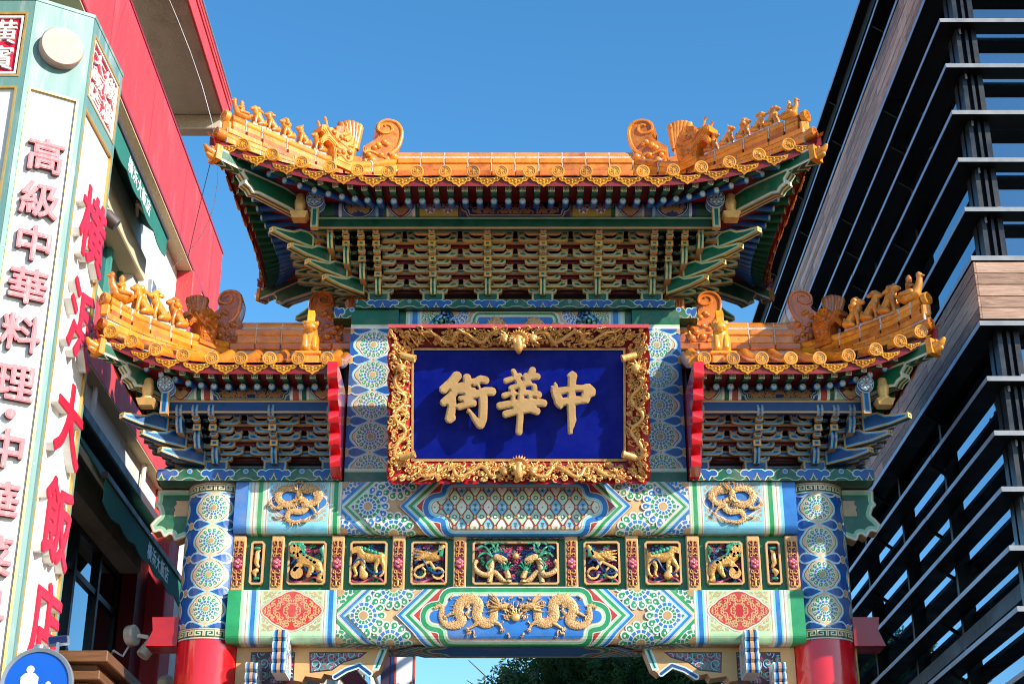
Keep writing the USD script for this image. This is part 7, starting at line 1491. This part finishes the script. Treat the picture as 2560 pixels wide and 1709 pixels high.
# street facet
L, fn, fc = sign_face(PB, PC, 'street-side facet with large red characters and a red seal', [(bz + .1, 12.82, 'sign_white'), (13.02, 13.98, 'sign_red')], .08)
fittings(fc, fn, L, (9.35, 6.75))
letters(fc, fn, '横浜大飯店', [L * .52] * 5, [11.35, 10.0, 8.65, 7.36, 6.11], 1.05, 3.0, .11, 'sign_red', 'sign_side')
def seal(fc, fn, u0, u1, z0, z1, rows):
    P = sbox(u0, z0, u1, z1).difference(sbox(u0 + .03, z0 + .03, u1 - .03, z1 - .03)); gs = [P]; nc = len(rows)
    for ci, col in enumerate(rows):
        a, b = u1 - .05 - (u1 - u0 - .10) * (ci + 1) / nc, u1 - .05 - (u1 - u0 - .10) * ci / nc
        for ri, ch in enumerate(col):
            t, s = z1 - .05 - (z1 - z0 - .10) * ri / len(col), z1 - .05 - (z1 - z0 - .10) * (ri + 1) / len(col); g = glyph(ch, 1.0, 0.0); bb = g.bounds
            g = aff.scale(g, (b - a) * .92 / (bb[2] - bb[0]), (t - s) * .92 / (bb[3] - bb[1]), origin=((bb[0] + bb[2]) / 2, (bb[1] + bb[3]) / 2)); gs.append(aff.translate(g, (a + b) / 2 - (bb[0] + bb[2]) / 2, (s + t) / 2 - (bb[1] + bb[3]) / 2))
    part(fc, 'seal_lettering', prism(unary_union(gs), -.02, .008, fn), 'sign_white', kind='stuff')
seal(fc, fn, .12, L - .12, 13.06, 13.94, ('横濱', '大飯店'))
# outer front facet, cut by the picture's edge
L, fn, fc = sign_face(PL, PA, 'front facet with a red seal at the top', [(bz + .1, 12.84, 'sign_white'), (13.0, 13.98, 'sign_red')], .08)
seal(fc, fn, .12, L - .12, 13.04, 13.94, ('横濱', '大飯'))
letters(fc, fn, '高級中華料理', [L * .45] * 6, [11.5, 10.6, 9.7, 8.8, 7.9, 7.0], .62, 2.2, .06, 'sign_pink', 'sign_shadow')
part(sg, 'cap', prism(Polygon([PL, PA, PB, PC, (-6.30, -1.03), (-6.5, -1.5), (-7.69, -1.5)]).buffer(.02), tz, tz + .05, xy(0)), 'sign_teal')
part(sg, 'base', prism(Polygon([PL, PA, PB, PC, (-6.30, -1.03), (-6.5, -1.5), (-7.69, -1.5)]).buffer(-.06), 0, bz, xy(0)), 'dark_frame')
# ---------------------------------------------------------------- round blue pedestrian sign in front
c = np.array([-3.5, -8.6, 3.98]); R = .25
rs = thing('road_sign', 'round blue sign with white walking figures and a solar lamp at lower left', 'road sign', (c[0], c[1], 0))
part(rs, 'pole', lathe([(0, 0), (.038, 0), (.038, 4.28), (0, 4.28)], (c[0] - .03, c[1] + .06, 0), n=18), 'steel', 40)
part(rs, 'plate', lathe([(0, -.018), (R, -.018), (R, .0), (R * .9, .003), (0, .003)], c, (.0, -1, .0), 48), 'sign_blue', 40); part(rs, 'rim', lathe([(R * .93, -.03), (R + .014, -.03), (R + .018, .0), (R + .01, .018), (R * .94, .012), (R * .93, -.03)], c, (0, -1, 0), 56), 'steel', 40)
def fig(x, z, h):  # a walking figure in silhouette
    return unary_union([circ(x, z + h * .87, h * .085, 16), Polygon([(x - h * .10, z + h * .77), (x + h * .10, z + h * .77), (x + h * .17, z + h * .70), (x + h * .17, z + h * .42), (x + h * .12, z + h * .42), (x + h * .10, z + h * .62), (x + h * .10, z), (x + .01 * h, z), (x, z + h * .36), (x - .01 * h, z), (x - h * .10, z), (x - h * .10, z + h * .62), (x - h * .12, z + h * .42), (x - h * .17, z + h * .42), (x - h * .17, z + h * .70)]).buffer(h * .02)])
part(rs, 'adult_figure', prism(fig(c[0] - .055, c[2] - .19, .34), 0, .002, xz(c[1] - .004)), 'white_paint'); part(rs, 'child_figure', prism(fig(c[0] + .085, c[2] - .19, .22), 0, .002, xz(c[1] - .004)), 'white_paint')
part(rs, 'solar_panel', (lambda v, f: (v, f))(*bar((c[0] + .04, c[1] + .05, c[2] + .335), (c[0] + .17, c[1] + .05, c[2] + .345), .02, .05, (0, -.6, .8))), 'navy'); part(rs, 'solar_case', bar((c[0] + .03, c[1] + .07, c[2] + .325), (c[0] + .18, c[1] + .07, c[2] + .337), .03, .065, (0, -.6, .8)), 'steel'); part(rs, 'solar_bracket', bx(c[0] + .095, c[0] + .115, c[1] + .05, c[1] + .07, c[2] + .24, c[2] + .32), 'steel')
# ================================================================ ground, and what shows through and above the gate
mat('sun_yellow', '#e0b020', .5); mat('orange_paint', '#d8702a', .5)
def structure(name, mesh, m): p = part(None, name, mesh, m, kind='structure', label={'ground': 'asphalt ground reaching the horizon', 'pavement': 'paved footway beside the street'}.get(name)); return p
structure('ground', bx(-600, 600, -600, 600, -.3, 0), 'asphalt')
for x0, x1 in ((-9, -4.75), (4.75, 9)):
    for y0, y1 in ((-30, 60),): structure('pavement', bx(x0, x1, y0, y1, .004, .13), 'paving'); structure('kerb', cbox(*((x1, x1 + .15) if x0 < 0 else (x0 - .15, x0)), y0, y1, 0, .14, .02), 'kerb')
# street tree beyond the gate
g = np.random.default_rng(77)
tr = thing('street_tree', 'dark green leafy tree beyond the gateway, under its lower beam', 'tree', (2.7, 26, 0))
trunk = [[(2.7, 26, 0), (2.75, 26, 3), (2.6, 26.1, 5.2)]]; tips = []
ms = [tube(spline(np.array(trunk[0]), 8), np.linspace(.24, .15, 8), 9)]
for k in range(14):
    a = k * 2.4; e = np.array([2.6 + math.cos(a) * g.uniform(1.2, 3.1), 26.1 + math.sin(a) * g.uniform(1, 2.2), g.uniform(8.2, 11.6)]); b = np.array([2.6, 26.1, g.uniform(4.2, 5.2)]); m_ = (b + e) / 2 + [0, 0, .5]
    ms.append(tube(spline(np.array([b, m_, e]), 7), np.linspace(.10, .03, 7), 6)); tips += [m_, e]
    for q in range(3): t2 = e + g.normal(0, .9, 3) * [1, 1, .6]; ms.append(tube([m_ * .4 + e * .6, t2], [.035, .012], 5)); tips.append(t2)
part(tr, 'trunk', join(*ms), 'bark', 60)
V, F = [], []; n = 0
cl = [np.array(t) + g.normal(0, .35, 3) for t in tips for _ in range(14)]
cl = [c for c in cl if ((c[0] - 2.7) / 3.5) ** 2 + ((c[1] - 26) / 2.8) ** 2 + ((c[2] - 9.4) / 3.0) ** 2 < 1.1]
for c in cl:
    for s in range(22):   # sprays of narrow leaflets hanging from a clump
        p = c + g.normal(0, .30, 3); d = g.normal(0, 1, 3); d[2] -= .5; d /= np.linalg.norm(d); sdir = np.cross(d, g.normal(0, 1, 3)); sdir /= np.linalg.norm(sdir)
        for j in range(5):
            b = p + d * .085 * j + g.normal(0, .02, 3)
            for e in (-1, 1):
                l = (sdir * e + d * .5) * g.uniform(.10, .20) * (1 + .0 * j); w = np.cross(l, d); w = w / np.linalg.norm(w) * .0 + d * .035
                V += [b, b + l * .5 + w, b + l, b + l * .5 - w]; F += [[n, n + 1, n + 2], [n, n + 2, n + 3]]; n += 4
part(tr, 'crown', (np.array(V), np.array(F)), 'leaf')
# buildings and signs further along the street
fb = thing('grey_building', 'grey and cream building beyond the gateway, behind the left carved bracket', 'building', (-8, 30, 0))
part(fb, 'wall', bx(-12, -4.6, 24, 40, 0, 12.6), 'far_cream')
for i in range(4):
    for j in range(4): w = part(fb, 'window', bx(-5.2 + .62, -4.56, 24.6 + 3.6 * i, 26.8 + 3.6 * i, 1.4 + 3 * j, 3.2 + 3 * j), 'dark_frame'); part(w, 'pane', bx(-4.57, -4.55, 24.7 + 3.6 * i, 26.7 + 3.6 * i, 1.5 + 3 * j, 3.1 + 3 * j), 'glass_dark')
for j in range(4):
    for i in range(3): w = part(fb, 'window', bx(-11.2 + 2.2 * i, -9.8 + 2.2 * i, 23.95, 24.02, 1.4 + 3 * j, 3.2 + 3 * j), 'dark_frame'); part(w, 'pane', bx(-11.1 + 2.2 * i, -9.9 + 2.2 * i, 23.93, 23.95, 1.5 + 3 * j, 3.1 + 3 * j), 'glass_dark')
part(fb, 'parapet', cbox(-12.1, -4.5, 23.9, 40.1, 12.6, 12.85, .02), 'far_grey'); part(fb, 'pipe', tube([(-4.9, 23.9, 0), (-4.9, 23.9, 12.5)], .09, 10), 'steel', 40)
sb = thing('banner_sign', 'white upright sign with coloured dots, left of the sky gap under the lower beam', 'sign', (-3.2, 25, 0))
part(sb, 'board', cbox(-3.36, -2.86, 24.9, 25.1, 7.0, 12.2, .02), 'white_paint'); part(sb, 'frame', join(bx(-3.40, -3.36, 24.88, 25.12, 6.96, 12.24), bx(-2.86, -2.82, 24.88, 25.12, 6.96, 12.24), bx(-3.36, -2.86, 24.88, 25.12, 12.2, 12.24)), 'far_red'); part(sb, 'side_panel', bx(-3.78, -3.42, 24.8, 25.2, 6.9, 12.6), 'purple_dark'); part(sb, 'post', bx(-3.50, -3.41, 24.78, 25.22, 0, 12.4), 'navy'); part(sb, 'arm', bx(-4.6, -3.4, 24.95, 25.05, 11.2, 11.35), 'steel')
for x, z, r, m in ((-3.29, 10.85, .09, 'sign_blue'), (-3.2, 10.68, .07, 'sun_yellow'), (-3.3, 10.62, .07, 'sun_yellow'), (-3.12, 10.80, .05, 'far_red'), (-3.03, 10.62, .10, 'green_paint')): part(sb, 'dot', lathe([(0, 0), (r, 0), (r, .01), (0, .01)], (x, 24.895, z), (0, -1, 0), 16), m)
part(sb, 'leaf_shape', prism(Polygon([(-3.05, 10.80), (-2.94, 10.98), (-2.90, 11.0), (-2.91, 10.92), (-3.02, 10.78)]), 0, .01, xz(24.9)), 'orange_paint')
ps = thing('shop_sign', 'small maroon tilted shop sign below the left carved bracket', 'sign', (-4.1, 22, 10.6)); part(ps, 'board', prism(aff.rotate(sbox(-4.55, 10.15, -3.95, 10.62), -50), 0, .12, xz(22.1)), 'maroon'); part(ps, 'edge', prism(aff.rotate(sbox(-4.57, 10.13, -3.93, 10.64), -50).difference(aff.rotate(sbox(-4.55, 10.15, -3.95, 10.62), -50)), -.01, .13, xz(22.1)), 'sign_trim'); part(ps, 'bracket', bar((-4.6, 24.2, 10.6), (-4.25, 22.1, 10.45), .05, .05), 'steel')
rb = thing('red_white_building', 'distant white building with orange-red bands behind the tree', 'building', (9, 52, 0)); part(rb, 'wall', bx(5.6, 14, 50, 60, 0, 15.6), 'far_cream')
for k in range(4): part(rb, 'band', bx(5.5, 14.1, 49.9, 60.1, 3.2 + 3.6 * k, 4.3 + 3.6 * k), 'far_red')
for k in range(4):
    for i in range(4): w = part(rb, 'window', bx(6.1 + 2 * i, 7.5 + 2 * i, 49.92, 50.01, 4.6 + 3.6 * k - 3.6, 6.2 + 3.6 * k - 3.6), 'dark_frame'); part(w, 'pane', bx(6.15 + 2 * i, 7.45 + 2 * i, 49.9, 49.92, 4.65 + 3.6 * k - 3.6, 6.15 + 3.6 * k - 3.6), 'glass_dark')
gb = thing('glass_building', 'pale glazed building right of the tree beyond the gateway', 'building', (10, 34, 0)); part(gb, 'wall', bx(6.6, 14, 30, 44, 0, 11.8), 'far_grey')
for k in range(4):
    for i in range(5): part(gb, 'window', bx(6.55, 6.6, 30.3 + 2.7 * i, 32.6 + 2.7 * i, .8 + 2.8 * k, 3.0 + 2.8 * k), 'glass_dark')
    for i in range(3): part(gb, 'window', bx(6.9 + 2.3 * i, 8.9 + 2.3 * i, 29.95, 30.0, .8 + 2.8 * k, 3.0 + 2.8 * k), 'glass')
wb = thing('wood_slat_building', 'grey slatted building end beyond the dark louvred building', 'building', (8.2, 20, 0)); part(wb, 'wall', bx(6.9, 12, 18.2, 26, 0, 16.4), 'far_grey')
for k in range(60): part(wb, 'slat', bx(6.86, 6.9, 18.2, 26, .3 + .265 * k, .48 + .265 * k), 'far_cream')
# wires
def wire(name, label, pts, r, m): t = part(None, name, tube(spline(np.array(pts, float), 24), r, 5), m, label=label, cat='wire'); return t
wire('cable', 'thin dark cable crossing the sky gap under the lower beam', [(-3.4, 20.0, 9.25), (0, 20.1, 9.08), (5.2, 20.0, 9.30)], .022, 'wire_black')
wire('cable', 'thin white cable from the left building to the upper left roof corner', [(-6.02, 6.0, 13.75), (-5.0, 1.5, 12.7), (-4.0, -2.0, 12.62), (-4.3, -1.9, 13.6), (-5.5, 1.0, 17.2)], .004, 'cable_grey')
wire('cable', 'thin cable hanging below the upper left roof corner', [(-3.98, -2.1, 12.3), (-4.15, -1.9, 11.5), (-4.25, -1.8, 10.9)], .005, 'wire_black')
wire('cable', 'pale cable running down the right red column', [(4.33, -.05, 6.8), (4.34, -.1, 5.6), (4.22, -.35, 3.0), (4.2, -.36, .2)], .012, 'sign_trim')
print("TRIANGLES", NTRI, "PRIMS", sum(_count.values()))
